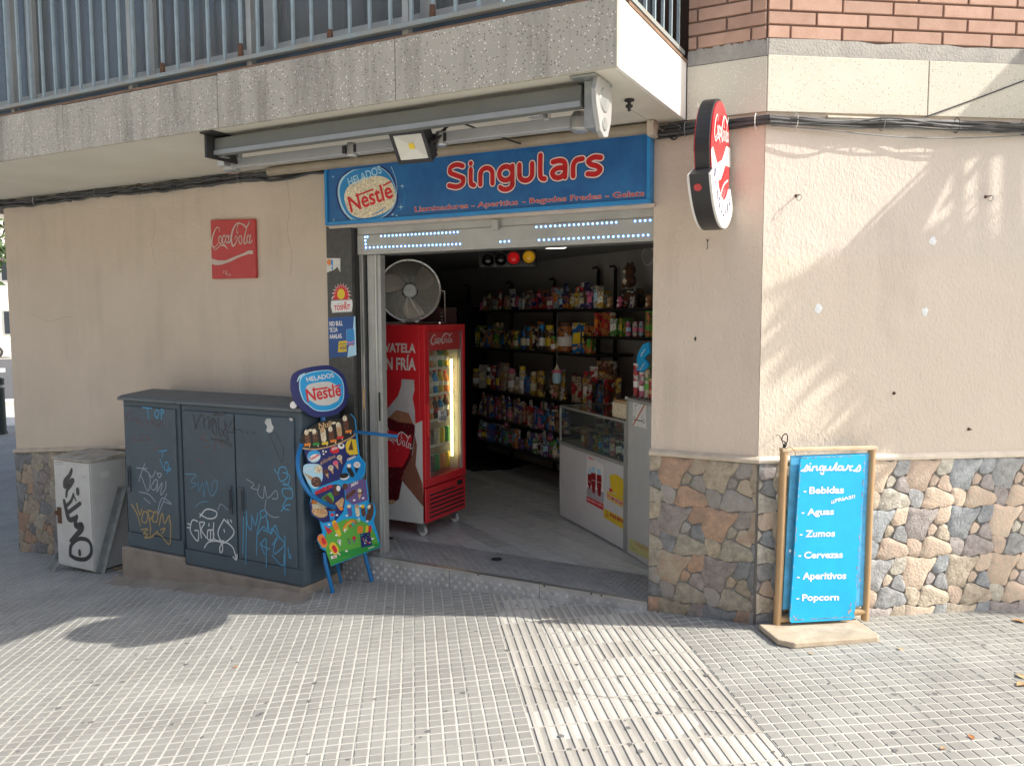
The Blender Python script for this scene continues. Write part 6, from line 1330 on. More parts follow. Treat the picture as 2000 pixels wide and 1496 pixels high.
for k in range(60): FSd.ell(mb, cf(rr.uniform(200, 390), rr.uniform(560, 1130)), rr.uniform(.25, .7), rr.uniform(.25, .8), M['white'], .0026, n=6)
mb.build('side_print', None, fr)
# shelves, bottles and light tube in the fridge
bc = ['redp', 'brownp', 'yellow', 'green2', 'redp', 'orange', 'logoblue', 'creamp']
shz = [.515, .70, .88, 1.06, 1.24]; cnames = {'redp': 'red', 'brownp': 'dark brown', 'yellow': 'yellow', 'green2': 'dark green', 'orange': 'orange', 'logoblue': 'blue', 'creamp': 'pale', 'lblue': 'pale blue'}
lev = ['bottom', 'second', 'third', 'fourth', 'top']
for i, z in enumerate(shz):
    if i: mb = MB(); [mb.bb(fx0+.04, fx1-.06, fy0+.04+.045*j, fy0+.044+.045*j, z-.006, z-.002) for j in range(10)]; mb.bb(fx1-.064, fx1-.060, fy0+.04, fy1-.04, z-.006, z+.012); o = mb.build('wire_shelf', M['white'], fr); 
    rr = random.Random(i+30); y = fy0+.085; k = 0; used = set()
    while y < fy1-.09:
        can = i in (0, 1); r_ = .030 if can else .028; h_ = .12 if can else rr.choice([.15, .165]); c1 = rr.choice([c for c in bc if c not in used] or bc); used.add(c1)
        t = thing('drinks_can' if can else 'drinks_bottle', (fx1-.10, y, z), '%s %s, number %d from the left on the %s shelf of the fridge' % (cnames[c1], 'drinks can' if can else 'drinks bottle', k+1, lev[i]), 'can' if can else 'bottle', 'drinks in the fridge')
        t['label'] = '%s %s %s, %s shelf of the fridge' % (cnames[c1], 'drinks can' if can else 'drinks bottle', ['nearest the hinge', 'second from the left', 'in the middle', 'next to the light tube', 'hard against the side', 'in the far corner'][min(k, 5)], lev[i])
        if can:
            mb = MB(); mb.lathe((fx1-.10, y, z), ZU, [(.024, 0), (r_, .006), (r_, h_-.012), (.025, h_-.002)], 16); mb.build('body', M[c1], t, smooth=True); mb = MB(); mb.lathe((fx1-.10, y, z+h_-.002), ZU, [(.0251, 0), (.0251, .003), (0, .003)], 16); mb.build('lid', M['alu'], t)
        else:
            mb = MB(); mb.lathe((fx1-.10, y, z), ZU, [(.024, 0), (r_, .008), (r_*.86, h_*.35), (r_, h_*.55), (r_*.9, h_*.68), (.011, h_*.88), (.010, h_*.94)], 16); mb.build('body', M[c1] if c1 != 'redp' else M['brownp'], t, smooth=True); mb = MB(); mb.lathe((fx1-.10, y, z+h_*.35), ZU, [(r_*.89, 0), (r_+.001, h_*.16), (r_+.001, h_*.2)], 16); mb.build('label_band', M['redp' if c1 == 'redp' else 'white'], t, smooth=True)
            mb = MB(); mb.lathe((fx1-.10, y, z+h_*.94), ZU, [(.0125, 0), (.0125, .014), (0, .014)], 12); mb.build('cap', M['redp'], t)
        y += .068; k += 1
lt = MB(); lt.tube([(fx1-.055, fy1-.085, .60), (fx1-.055, fy1-.085, 1.30)], .010, 12); lt.build('light_tube', mat('warm_tube', (1, .85, .5), emit=3.0, ec=(1, .80, .36), var=0), fr)
t = MB(); FFd = Surf((fx1+.0015, fy0, 0), (0, 1, 0), ZU); FFd.poly(t, [(550, 605), (605, 600), (608, 670), (552, 680)], M['white'], 0, tr=cf); FFd.text(t, 'NO', (568, 635), (592, 632), (568, 608), M['gblack'], .0008, .02, tr=cf); FFd.text(t, 'ABRIR', (555, 672), (605, 667), (555, 640), M['gblack'], .0008, .02, tr=cf)
tag(t.build('paper_note', None, None, org=(fx1, .8, .95)), 'handwritten white note NO ABRIR taped on the fridge glass', 'note')
for x, y in ((fx1-.07, fy0+.05), (fx1-.07, fy1-.06), (fx0+.07, fy0+.05)):
    mb = MB(); mb.bb(x-.03, x+.03, y-.03, y+.03, fz0-.012, fz0-.001); mb.bb(x-.02, x+.04, y-.014, y-.010, FZ+.03, fz0-.0125); mb.bb(x-.02, x+.04, y+.010, y+.014, FZ+.03, fz0-.0125); c_ = mb.build('castor', M['alu'], fr, bevel=.001)
    mb = MB(); mb.lathe((x+.016, y-.0042, FZ+.034), (0, 1, 0), [(0, 0), (.010, 0), (.030, .001), (.034, .004), (.034, .014), (.030, .017), (.010, .018), (0, .018)], 20); mb.build('wheel', M['offwhite'], c_)
# fan
FC = onY(800, 568, .62); fnn = CAM-FC; fnn[2] -= .0; fnn += A3(.2, 0, 0); fnn /= np.linalg.norm(fnn); FR = .212
fa = thing('floor_fan', (FC[0], FC[1], fz1), 'round chrome-grilled fan standing on top of the red fridge', 'fan')
fxa = np.cross(ZU, fnn); fxa /= np.linalg.norm(fxa); fya = np.cross(fnn, fxa)
FPt = lambda r_, a, l=0: FC+fxa*r_*math.cos(a)+fya*r_*math.sin(a)+fnn*l
mb = MB(); dome = lambda r_: .055*math.sqrt(max(0, 1-(r_/FR)**2))+.012
for k in range(1, 18):
    r_ = FR*(.24+.76*k/18.); mb.tube([FPt(r_, a, dome(r_)) for a in np.linspace(0, 2*math.pi, 41)[:-1]], .0015, 4, closed=True)
for k in range(12): a = 2*math.pi*k/12; mb.tube([FPt(r_, a+.6*(r_/FR), dome(r_)-.002) for r_ in np.linspace(.05, FR, 8)], .0016, 4)
o = mb.build('grille', mat('dull_chrome', (.34, .33, .30), .35, .9, var=.1), fa)
mb = MB(); mb.tube([FPt(FR+.002, a, .0) for a in np.linspace(0, 2*math.pi, 61)[:-1]], .0055, 8, closed=True); mb.tube([FPt(FR-.002, a, -.06) for a in np.linspace(0, 2*math.pi, 61)[:-1]], .004, 6, closed=True); mb.build('rim', M['chrome'], fa, smooth=True)
mb = MB(); mb.lathe(FC+fnn*.05, fnn, [(.050, 0), (.050, .012), (.042, .016), (.040, .012), (.030, .012), (.028, .018), (.018, .018), (.016, .012), (.008, .012), (.006, .02), (0, .02)], 28); mb.build('hub_badge', M['steel'], fa)
for k in range(3):
    mb = MB(); V = []; nr, na = 6, 7
    for i in range(nr):
        for j in range(na):
            r_ = .05+(.19-.05)*i/(nr-1); wdt = .55+.25*math.sin(i/(nr-1)*math.pi); a = 2*math.pi*k/3+.5+wdt*(j/(na-1)-.5)*2*.6+.25*i/(nr-1); V.append(FPt(r_, a, .015-.045*(j/(na-1))))
    mb.mesh(V, [(i*na+j, (i+1)*na+j, (i+1)*na+j+1, i*na+j+1) for i in range(nr-1) for j in range(na-1)]); mb.build('blade', mat('brushed_blade', (.30, .26, .21), .38, .8, var=.15), fa, smooth=True)
mb = MB(); mb.lathe(FC-fnn*.12, fnn, [(.0, 0), (.055, 0), (.06, .02), (.06, .10), (.03, .12)], 20); mb.build('motor', M['rubber'], fa, smooth=True)
mb = MB(); zf = fz1+.012
mb.tube([FPt(FR+.01, 0), FPt(FR+.03, 0), A3(*(FPt(FR+.03, 0)[:2]), zf), A3(*(FPt(FR+.03, math.pi)[:2]), zf), FPt(FR+.03, math.pi), FPt(FR+.01, math.pi)], .007, 8)
for s_ in (-.2, .2): pe = FPt(s_, 0); mb.tube([A3(pe[0], pe[1], zf)-A3(fnn[0], fnn[1], 0)*.08, A3(pe[0], pe[1], zf)+A3(fnn[0], fnn[1], 0)*.08], .007, 8)
mb.build('stand', M['chrome'], fa)
mb = MB(); mb.tube(sm([FPt(.01, 0, .03)+A3(-.02, 0, -.04), FPt(.05, -1.6, .07), FPt(.12, -1.3, .075), FPt(.17, -1.2, .07), FPt(.21, -1.2, .05)]), .003, 5); mb.build('lead', M['offwhite'], fa)
t = thing('black_box', (-3.2, .88, fz1), 'dark boxed appliance with knobs behind the fan on the fridge', 'box'); mb = MB(); mb.bb(-3.40, -3.035, .80, .96, fz1+.002, fz1+.115); mb.build('body', mat('dark_plum_box', (.05, .02, .022), .4), t, bevel=.003)
for z in (.03, .055, .08): mb = MB(); mb.lathe((-3.06, .799, fz1+z), (0, -1, 0), [(.008, 0), (.007, .008), (0, .008)], 10); mb.build('knob', M['alu'], t)

# ================================================================ COUNTER
L0, M0, R0 = A3(-2.446, 1.455, FZ), A3(-1.685, .786, FZ), A3(-1.440, .535, FZ)
cx_ = (M0-L0)/np.linalg.norm(M0-L0); CL = np.linalg.norm(M0-L0); CF_ = Surf(L0, cx_, ZU); cn = CF_.n
if cn@(CAM-L0) < 0: cn = -cn
ct = thing('display_counter', (L0+M0)/2, 'white panelled shop counter with glass display top just inside the door', 'counter')
zg = .635; zt = CF_.ab(1093, 790)[1]+FZ-.005; zg = CF_.ab(1095, 862)[1]+FZ
def cbox(a0, a1, d0, d1, z0, z1): m_ = MB(); m_.box(L0+cx_*a0-cn*d0+ZU*(z0-FZ), cx_*(a1-a0), -cn*(d1-d0), ZU*(z1-z0)); return m_
cbox(.012, CL-.012, .0, .42, FZ+.01, zg-.02).build('front_panel', mat('white_melamine', (.62, .63, .63), .35, var=.05), ct)
cbox(.0, CL, -.006, .44, zg-.0195, zg+.004).build('lower_rail', M['alud'], ct, bevel=.001)
mb = MB()
for a0, a1, d0, d1, z0, z1 in ((0, .012, -.004, .014, FZ, zt), (CL-.03, CL, -.004, .014, FZ, zt+.0), (0, .012, .42, .44, zg+.005, zt), (0.0121, CL-.031, -.004, .010, zt-.014, zt), (0, .012, .0145, .42, zt-.014, zt), (0.0125, CL-.031, .425, .44, zt-.014, zt)):
    q = cbox(a0, a1, d0, d1, z0, z1); mb.mesh(q.v, q.f)
mb.build('glass_frame', M['alud'], ct)
cbox(.013, CL-.032, .002, .005, zg+.005, zt-.015).build('front_glass', mat('case_glass', (.85, .95, .9), .03, trans=.96, var=0), ct)
cbox(.013, CL-.032, .012, .424, zt-.008, zt-.003).build('top_glass', M['glass'], ct)
cbox(.013, CL-.032, .02, .42, zg+.1, zg+.104).build('inner_shelf', M['glass'], ct)
cp5 = lambda x, y: (1130+x/7.124, 880+y/7.124); mb = MB()
CFo = Surf(L0+cn*.0012, cx_, ZU)
if CFo.n@cn < 0: CFo.n = -CFo.n
def CP(pts, m, l, tr=cp5): CFo.poly(mb, pts, m, l, tr=tr)
CP([(115, 60), (350, 200), (348, 740), (112, 640)], M['white'], .0003)
CP([(112, 630), (348, 740), (345, 830), (112, 705)], M['redp'], .0008); CP([(118, 500), (350, 580), (348, 735), (112, 632)], mat('ice_print', (.38, .37, .40), .5, var=.3, vs_=50), .0006)
for x0_, x1_, y0_, y1_, dy in ((130, 180, 320, 540, 8), (178, 240, 305, 600, 12), (255, 320, 330, 640, 14)):
    CP([(x0_, y0_), (x1_, y0_+dy), (x1_+3, y0_+90), (x1_-8, y1_-40), (x1_-18, y1_+4), (x0_+18, y1_-20), (x0_, y0_+150)], mat('cola_glass_print', (.28, .012, .015), .3), .0012); CP([(x0_+12, y0_-80), (x1_-12, y0_-72), (x1_-3, y0_+4), (x0_+4, y0_-4)], M['lblue'], .0010)
    CFo.rib(mb, [(x0_+6, y0_+100), (x1_-4, y0_+118)], .003, M['white'], .0016, tr=cp5)
CFo.text(mb, 'REFRESCA', (135, 110), (212, 140), (135, 82), M['redp'], .0012, .02, tr=cp5); CFo.text(mb, 'BIEN FRIA Y LISTA', (122, 680), (338, 785), (122, 655), M['white'], .0014, .02, tr=cp5)
# bag mascot is left out: plain yellow shape with the product name
mb.build('drinks_poster', None, ct); mb = MB()
CP([(390, 560), (440, 575), (640, 660), (640, 800), (560, 760), (400, 670)], M['yellow'], .0010); CFo.text(mb, 'POM-BEAR', (400, 655), (635, 780), (395, 590), M['white'], .0014, .10, tr=cp5); CFo.text(mb, 'POM-BEAR', (405, 652), (630, 772), (400, 597), M['redp'], .0018, .03, tr=cp5)
CP([(430, 340), (520, 325), (610, 390), (645, 500), (640, 640), (560, 630), (455, 555)], M['yellow'], .0008); CP([(430, 520), (475, 538), (475, 580), (430, 562)], M['redp'], .0014)
mb.build('snack_sticker', None, ct); mb = MB()
CP([(352, 800), (645, 955), (645, 1105), (350, 925)], M['yellow'], .0008); CFo.text(mb, 'PANINI', (440, 915), (635, 1020), (440, 860), M['darkred'], .0014, .05, tr=cp5); CFo.rib(mb, [(385, 830), (400, 870), (380, 900), (420, 905)], .006, M['darkred'], .0014, tr=cp5)
mb.build('album_sticker', None, ct)
px_ = (R0-M0)/np.linalg.norm(R0-M0); PL = np.linalg.norm(R0-M0)+.12
pp = thing('end_cabinet', (M0+R0)/2, 'tall white end cabinet of the counter with a no-scooter sticker', 'cabinet')
PF = Surf(M0, px_, ZU); pn = PF.n if PF.n@(CAM-M0) > 0 else -PF.n
zp = PF.ab(1230, 778)[1]+FZ
def pbox(a0, a1, d0, d1, z0, z1): m_ = MB(); m_.box(M0+px_*a0-pn*d0+ZU*(z0-FZ), px_*(a1-a0), -pn*(d1-d0), ZU*(z1-z0)); return m_
pbox(.022, PL, .0, .36, FZ+.006, zp-.02).build('panel', mat('white_melamine2', (.50, .51, .49), .4, var=.06), pp)
pbox(.0, .0215, -.004, .36, FZ, zp).build('side_profile', M['alud'], pp); pbox(.022, PL, -.004, .36, zp-.0195, zp).build('top_profile', M['alud'], pp)
PFo = Surf(M0+pn*.0014, px_, ZU)
if PFo.n@pn < 0: PFo.n = -PFo.n
mb = MB(); cs5 = lambda x, y: (900+x/4.156, 760+y/4.156)
PFo.poly(mb, [(1395, 90), (1508, 105), (1508, 325), (1395, 300)], M['white'], .0004, tr=cs5); PFo.rib(mb, [(1397, 92), (1507, 107), (1507, 322), (1397, 298), (1397, 92)], .0018, M['blackp'], .0008, tr=cs5, smooth=False)
PFo.rib(mb, [(1412, 130), (1432, 134)], .004, M['blackp'], .0012, tr=cs5); PFo.rib(mb, [(1421, 132), (1412, 232)], .003, M['blackp'], .0012, tr=cs5, smooth=False); PFo.rib(mb, [(1412, 245), (1480, 262)], .005, M['blackp'], .0012, tr=cs5); PFo.rib(mb, [(1480, 210), (1468, 250)], .003, M['blackp'], .0012, tr=cs5)
for x, y in ((1410, 240), (1488, 260)): PFo.rib(mb, [(x+9*math.cos(a), y+15*math.sin(a)) for a in np.linspace(0, 6.28, 13)], .003, M['blackp'], .0013, tr=cs5)
PFo.rib(mb, [(1402, 290), (1502, 112)], .012, mat('faded_orange_bar', (.50, .18, .08), .5), .0018, tr=cs5, smooth=False)
mb.build('scooter_sticker', None, pp); mb = MB()
PFo.poly(mb, [(1368, 1205), (1530, 1290), (1530, 1385), (1366, 1300)], mat('faded_yellow', (.55, .52, .22), .5), .0006, tr=cs5); PFo.text(mb, 'PANINI', (1420, 1275), (1545, 1335), (1420, 1235), M['tan'], .0012, .04, tr=cs5); PFo.rib(mb, [(1385, 1240), (1395, 1290), (1420, 1300)], .005, M['green2'], .0012, tr=cs5)
mb.build('album_sticker', None, pp)

# ================================================================ SHOP FITTINGS AND STOCK
SHF = Surf(SQ, -SD, ZU)
def shz_(y, xm=1050, o=0.): p = hit(xm, y, SQ+SN*o, SN); return p[2]
def sx(px, o=0.): p = hit(px, 700, SQ+SN*o, SN)-SQ; return p@(-SD)
shu = thing('wall_shelving', SQ, 'black wall shelving crowded with sweets and toys behind the counter', 'shelving')
SHELF = {'top': (604, 1100, 0., 905, 1285), 'second': (686, 1046, .05, 905, 1150), 'side': (658, 1204, .03, 1137, 1285), 'third': (775, 1042, .08, 905, 1200), 'fourth': (832, 1019, .16, 905, 1110), 'bottom': (881, 1019, .24, 905, 1110)}
SZ = {}
for nm, (y, xm_, o, xa, xb_) in SHELF.items():
    z = shz_(y, xm_, o); SZ[nm] = z; a, b = sx(xa, o)-(.5 if xa == 905 else 0), sx(xb_, o)+.1
    mb = MB(); p = SQ-SD*a+SN*o; mb.box(p+ZU*(z-.022), -SD*(b-a), -SN*(.34+o), ZU*.022); mb.build('shelf', M['shelf'], shu, bevel=.002)
for px in (918, 1001, 1085, 1170, 1203):
    p = hit(px, 700, SQ-SN*.30, SN); zt2 = 2.0 if px > 1100 else 1.93
    mb = MB(); mb.box(A3(p[0], p[1], FZ)+SD*.014, -SD*.028, SN*.02, ZU*(zt2-FZ)); mb.build('upright', M['shelf'], shu)
    mb = MB(); mb.tube([A3(p[0], p[1], zt2), A3(p[0], p[1], zt2+.03)+SN*.03, A3(p[0], p[1], zt2+.02)+SN*.07], .012, 8); mb.build('end_hook', M['rubber'], shu)
PAL = {'red': 'redp', 'blue': 'logoblue', 'yellow': 'yellow', 'green': 'green', 'brown': 'brownp', 'orange': 'orange', 'pink': 'pink', 'cream': 'creamp', 'purple': 'purple', 'white': 'white', 'navy': 'navy', 'black': 'blackp', 'tan': 'tan', 'pale blue': 'lblue'}
def loc(px, z, o, back_): p = hit(px, 700, SQ+SN*o, SN); return A3(p[0], p[1], z)-SN*back_
def put(kind, base, w_, h_, c1, c2, label, ex=-SD, nrm=SN, group=None, rn=random.Random(1)):
    """one item of stock; base = front centre on the shelf"""
    base = np.array(base, float)+ZU*.0015; m1, m2 = (M[PAL[c1]] if kind == 'plush_toy' else packmat(c1, c2)), M[PAL[c2]]
    if kind == 'plush_toy': m1 = mat('plush_'+c1.replace(' ', '_'), {'brown': (.09, .04, .02), 'tan': (.34, .22, .10), 'orange': (.42, .20, .10), 'pink': (.55, .14, .26), 'white': (.50, .48, .45), 'cream': (.45, .38, .28)}.get(c1, (.25, .22, .2)), .95, var=.35, vs_=60, bump=1., bs=220)
    an = rn.uniform(-.3, .3); ex = ex*math.cos(an)+nrm*math.sin(an); nrm = np.cross(ex, ZU)*1.0; nrm /= np.linalg.norm(nrm)
    if nrm@(CAM-base) < 0: nrm = -nrm
    cat = {'sweet_box': 'box', 'snack_bag': 'bag', 'sweet_jar': 'jar', 'drinks_can': 'can', 'plush_toy': 'plush toy', 'tube_pack': 'tube'}[kind]
    t = thing(kind, base, label, cat, group)
    if kind == 'sweet_box':
        mb = MB(); d = rn.uniform(.05, .12); mb.box(base-ex*w_/2, ex*w_, -nrm*d, ZU*h_); mb.build('carton', m1, t, bevel=.002)
        S = Surf(base-ex*w_/2+nrm*.0008, ex, ZU); mb = MB(); mb.face([S.P(a, b, 0)+0*nrm for a, b in ((w_*.08, h_*.3), (w_*.92, h_*.36), (w_*.92, h_*.72), (w_*.08, h_*.66))], m2)
        for k in range(5): a, b = rn.uniform(.1, .75)*w_, rn.uniform(.08, .9)*h_; mb.face([base-ex*w_/2+nrm*.0012+ex*(a+x)+ZU*(b+y) for x, y in ((0, 0), (w_*.16, 0), (w_*.16, h_*.06), (0, h_*.06))], M[rn.choice(list(PAL.values()))])
        mb.build('printed_band', None, t)
    elif kind == 'snack_bag':
        mb = MB(); n = 7; V = []; pf = rn.uniform(.02, .035); ti = rn.uniform(-.25, .1)
        for side in (1, -1):
            for i in range(n):
                for j in range(n):
                    u, v = i/(n-1), j/(n-1); bul = pf*(math.sin(math.pi*u)**.6)*(math.sin(math.pi*v)**.5)+rn.uniform(-.002, .002); wob = 1+.06*math.sin(v*7+i)
                    V.append(base-nrm*.04+ex*(u-.5)*w_*wob+ZU*v*h_+nrm*(side*bul+ti*v*h_*.3))
        F = [(i*n+j, (i+1)*n+j, (i+1)*n+j+1, i*n+j+1) for i in range(n-1) for j in range(n-1)]
        for f in F:
            i, j = f[0]//n, f[0] % n; k = len(mb.v)
            mb.mesh([V[q] for q in f], [(0, 1, 2, 3)], m1); mb.mesh([V[n*n+q] for q in f], [(3, 2, 1, 0)], m1)
        mb.build('bag', None, t)
        mb = MB(); mb.box(base-nrm*.041+ex*(-w_*.5)+ZU*(h_-.002)+nrm*ti*h_*.3, ex*w_, nrm*.002, ZU*.012); mb.build('top_seal', m2, t)
    elif kind == 'sweet_jar':
        r_ = w_/2; c = base-nrm*r_; mb = MB(); mb.lathe(c, ZU, [(r_*.9, 0), (r_, .008), (r_, h_*.72), (r_*.8, h_*.84)], 18); mb.build('jar', m1, t, smooth=True)
        mb = MB(); mb.lathe(c+ZU*h_*.84, ZU, [(r_*.82, 0), (r_*.82, h_*.14), (r_*.7, h_*.16), (0, h_*.16)], 18); mb.build('lid', m2, t)
        mb = MB(); mb.lathe(c+ZU*h_*.2, ZU, [(r_+.0006, 0), (r_+.0006, h_*.3)], 18); mb.build('label_band', M[rn.choice(['white', 'creamp', 'yellow'])], t, smooth=True)
    elif kind == 'drinks_can':
        r_ = w_/2; c = base-nrm*r_; mb = MB(); mb.lathe(c, ZU, [(r_*.8, 0), (r_, .006), (r_, h_-.012), (r_*.8, h_-.003)], 16); mb.build('body', m1, t, smooth=True)
        mb = MB(); mb.lathe(c+ZU*h_*.35, ZU, [(r_+.0006, 0), (r_+.0006, h_*.25)], 16); mb.build('label_band', m2, t, smooth=True); mb = MB(); mb.lathe(c+ZU*(h_-.003), ZU, [(r_*.81, 0), (r_*.8, .003), (0, .003)], 16); mb.build('lid', M['alu'], t)
    elif kind == 'tube_pack':
        r_ = w_/2; c = base-nrm*r_; mb = MB(); mb.lathe(c, ZU, [(r_, 0), (r_, h_)], 16); mb.build('tube', m1, t, smooth=True); mb = MB(); mb.lathe(c+ZU*(h_), ZU, [(r_+.001, 0), (r_+.001, .01), (0, .01)], 16); mb.build('cap', m2, t)
        mb = MB(); mb.lathe(c+ZU*h_*.3, ZU, [(r_+.0006, 0), (r_+.0006, h_*.2)], 16); mb.build('label_band', m2, t, smooth=True)
    else:
        r_ = w_*.5; c = base-nrm*r_
        mb = MB(); mb.ball(c+ZU*r_*.8, r_*.85, sc=(1, 1, 1)); mb.build('body', m1, t, smooth=True); mb = MB(); mb.ball(c+ZU*r_*2.1, r_*.8); hd_ = mb.build('head', m1, t, smooth=True)
        mb = MB(); mb.ball(c+ZU*r_*.75+nrm*r_*.45, r_*.5, sc=(1, 1, 1)); mb.build('belly', m2, t, smooth=True)
        for s_ in (-1, 1):
            mb = MB(); mb.lathe(c+ZU*r_*2.65+ex*s_*r_*.45, ZU+ex*s_*.4, [(r_*.28, 0), (r_*.2, r_*.3), (0, r_*.55)], 8); mb.build('ear', m1, t, smooth=True)
            mb = MB(); mb.ball(c+ZU*r_*2.2+ex*s_*r_*.3+nrm*r_*.70, r_*.14, n=8, k=5); mb.build('eye', M['black'], t, smooth=True)
            mb = MB(); mb.ball(c+ZU*r_*.25+ex*s_*r_*.55+nrm*r_*.55, r_*.33, n=8, k=5); mb.build('paw', m1, t, smooth=True)
        mb = MB(); mb.ball(c+ZU*r_*1.95+nrm*r_*.72, r_*.26, n=8, k=5); mb.build('muzzle', m2, t, smooth=True)
    return t
def packmat(c1, c2):
    nm = 'printed_%s_%s' % (c1.replace(' ', '_'), c2.replace(' ', '_'))
    if nm in _mc: return _mc[nm]
    a, b = M[PAL[c1]], M[PAL[c2]]
    base = {'red': (.38, .02, .03), 'blue': (.01, .12, .35), 'yellow': (.48, .32, .04), 'green': (.08, .24, .05), 'brown': (.10, .05, .03), 'orange': (.48, .16, .04), 'pink': (.50, .14, .22), 'cream': (.48, .41, .30), 'purple': (.13, .08, .22), 'white': (.50, .49, .46), 'navy': (.02, .03, .12), 'black': (.02, .02, .02), 'tan': (.34, .22, .12), 'pale blue': (.24, .38, .46)}
    m = bpy.data.materials.new(nm); m.use_nodes = True; _mc[nm] = m; N, L, p = nodes(m); p.inputs['Roughness'].default_value = .38
    tc = N.new('ShaderNodeTexCoord'); v = N.new('ShaderNodeTexVoronoi'); v.inputs['Scale'].default_value = 26; L.new(tc.outputs['Object'], v.inputs['Vector'])
    n = N.new('ShaderNodeTexNoise'); n.inputs['Scale'].default_value = 70; n.inputs['Detail'].default_value = 3; L.new(tc.outputs['Object'], n.inputs['Vector'])
    sp = N.new('ShaderNodeSeparateColor'); L.new(v.outputs['Color'], sp.inputs[0])
    def th(sock, t): q = N.new('ShaderNodeMath'); q.operation = 'GREATER_THAN'; q.inputs[1].default_value = t; L.new(sock, q.inputs[0]); return q.outputs[0]
    col = None; prev = base[c1]
    x1 = N.new('ShaderNodeMix'); x1.data_type = 'RGBA'; x1.inputs[6].default_value = base[c1]+(1,); x1.inputs[7].default_value = base[c2]+(1,); L.new(th(sp.outputs[0], .62), x1.inputs[0])
    x2 = N.new('ShaderNodeMix'); x2.data_type = 'RGBA'; L.new(x1.outputs[2], x2.inputs[6]); x2.inputs[7].default_value = (.55, .52, .46, 1); L.new(th(sp.outputs[1], .86), x2.inputs[0])
    x3 = N.new('ShaderNodeMix'); x3.data_type = 'RGBA'; L.new(x2.outputs[2], x3.inputs[6]); x3.inputs[7].default_value = (.03, .025, .02, 1); L.new(th(n.outputs[0], .58), x3.inputs[0])
    L.new(x3.outputs[2], p.inputs['Base Color']); return m
rs_ = random.Random(77); seen = set()
shn = {'top': 'top shelf', 'second': 'second shelf', 'side': 'short side shelf', 'third': 'third shelf', 'fourth': 'fourth shelf', 'bottom': 'bottom shelf'}
kn_ = {'sweet_box': 'box', 'snack_bag': 'snack bag', 'sweet_jar': 'sweet jar', 'drinks_can': 'can', 'plush_toy': 'plush toy', 'tube_pack': 'tube'}
cpal = {'top': ['red', 'cream', 'orange', 'brown', 'pale blue', 'pink', 'yellow', 'navy', 'white'], 'second': ['orange', 'brown', 'green', 'blue', 'yellow', 'cream', 'black', 'tan'], 'side': ['orange', 'red', 'green', 'pink', 'pale blue', 'yellow', 'white'],
        'third': ['yellow', 'brown', 'tan', 'blue', 'white', 'pink', 'red', 'purple', 'cream', 'black'], 'fourth': ['tan', 'brown', 'pink', 'purple', 'cream', 'blue', 'red'], 'bottom': ['orange', 'pale blue', 'brown', 'green', 'pink', 'purple', 'white', 'blue']}
def lab(kind, c1, c2, nm, tail=''):
    return '%s %s with %s print %s%s' % (c1, kn_[kind], c2, tail or 'at the left end of ', (', ' if tail else 'the ')+shn[nm])
last_ = {}
def stock(nm, px0, px1, kinds, hr, wr=(.045, .095), depth=.02, row2=True):
    o = SHELF[nm][2]; a, b = sx(px0, o), sx(px1, o); x = a
    while x < b:
        kind = rs_.choice(kinds)
        for _ in range(60):
            c1, c2 = rs_.choice(cpal[nm]), rs_.choice(cpal[nm])
            if c1 != c2 and (kind, c1, c2, nm) not in seen: break
        prev_ = last_.get(nm, '')
        seen.add((kind, c1, c2, nm))
        w_ = rs_.uniform(*wr); h_ = rs_.uniform(*hr)
        if kind in ('drinks_can', 'tube_pack'): w_ = .058; h_ = min(max(h_, .12), .2)
        if kind == 'plush_toy': w_ = min(w_, .11)
        p = SQ-SD*(x+w_/2)+SN*o; p = A3(p[0], p[1], SZ[nm])-SN*(depth+rs_.uniform(0, .05))
        put(kind, p, w_, h_, c1, c2, lab(kind, c1, c2, nm, ('right of the '+prev_) if prev_ else ''), rn=rs_); last_[nm] = '%s %s' % (c1, kn_[kind]); x += w_*rs_.uniform(.9, 1.02)
        if kind == 'sweet_box' and rs_.random() < .5 and h_ < .17:
            c3 = rs_.choice(cpal[nm]); put('snack_bag', p+ZU*(h_+.002)-SN*.01, w_*1.1, .05+rs_.uniform(0, .03), c3, c1, '%s snack bag lying on the %s and %s box, %s' % (c3, c1, c2, shn[nm]), rn=rs_)
K = list(kn_)
stock('top', 930, 1065, ['snack_bag', 'sweet_box', 'plush_toy', 'sweet_box'], (.10, .19)); stock('top', 1068, 1165, ['sweet_box', 'sweet_box', 'snack_bag'], (.12, .20), (.045, .08))
stock('second', 915, 1075, ['sweet_box', 'snack_bag', 'sweet_jar', 'sweet_box'], (.12, .26)); stock('second', 1105, 1140, ['sweet_box', 'snack_bag'], (.15, .28))
stock('third', 915, 1030, ['snack_bag', 'sweet_box', 'sweet_jar'], (.15, .28)); stock('third', 1058, 1190, ['snack_bag', 'plush_toy', 'sweet_box', 'snack_bag'], (.12, .26))
stock('fourth', 915, 1095, ['tube_pack', 'snack_bag', 'tube_pack', 'sweet_box', 'plush_toy', 'drinks_can'], (.12, .22), (.04, .085)); stock('bottom', 915, 1095, ['snack_bag', 'sweet_box', 'sweet_jar', 'sweet_box'], (.09, .18), (.05, .11))
def one(kind, nm, px, w_, h_, c1, c2, label, lift=0., back_=.04): p = loc(px, SZ[nm]+lift, SHELF[nm][2], back_); return put(kind, p, w_, h_, c1, c2, label, rn=rs_)
one('plush_toy', 'top', 1178, .062, .1, 'tan', 'cream', 'small golden plush dog on the top shelf beside a pink one'); one('plush_toy', 'top', 1196, .062, .1, 'pink', 'white', 'small bright pink plush toy on the top shelf')
one('plush_toy', 'top', 1222, .06, .1, 'white', 'purple', 'small white and lilac plush toy near the right of the top shelf'); one('plush_toy', 'top', 1252, .066, .1, 'orange', 'cream', 'small orange plush toy at the right end of the top shelf')
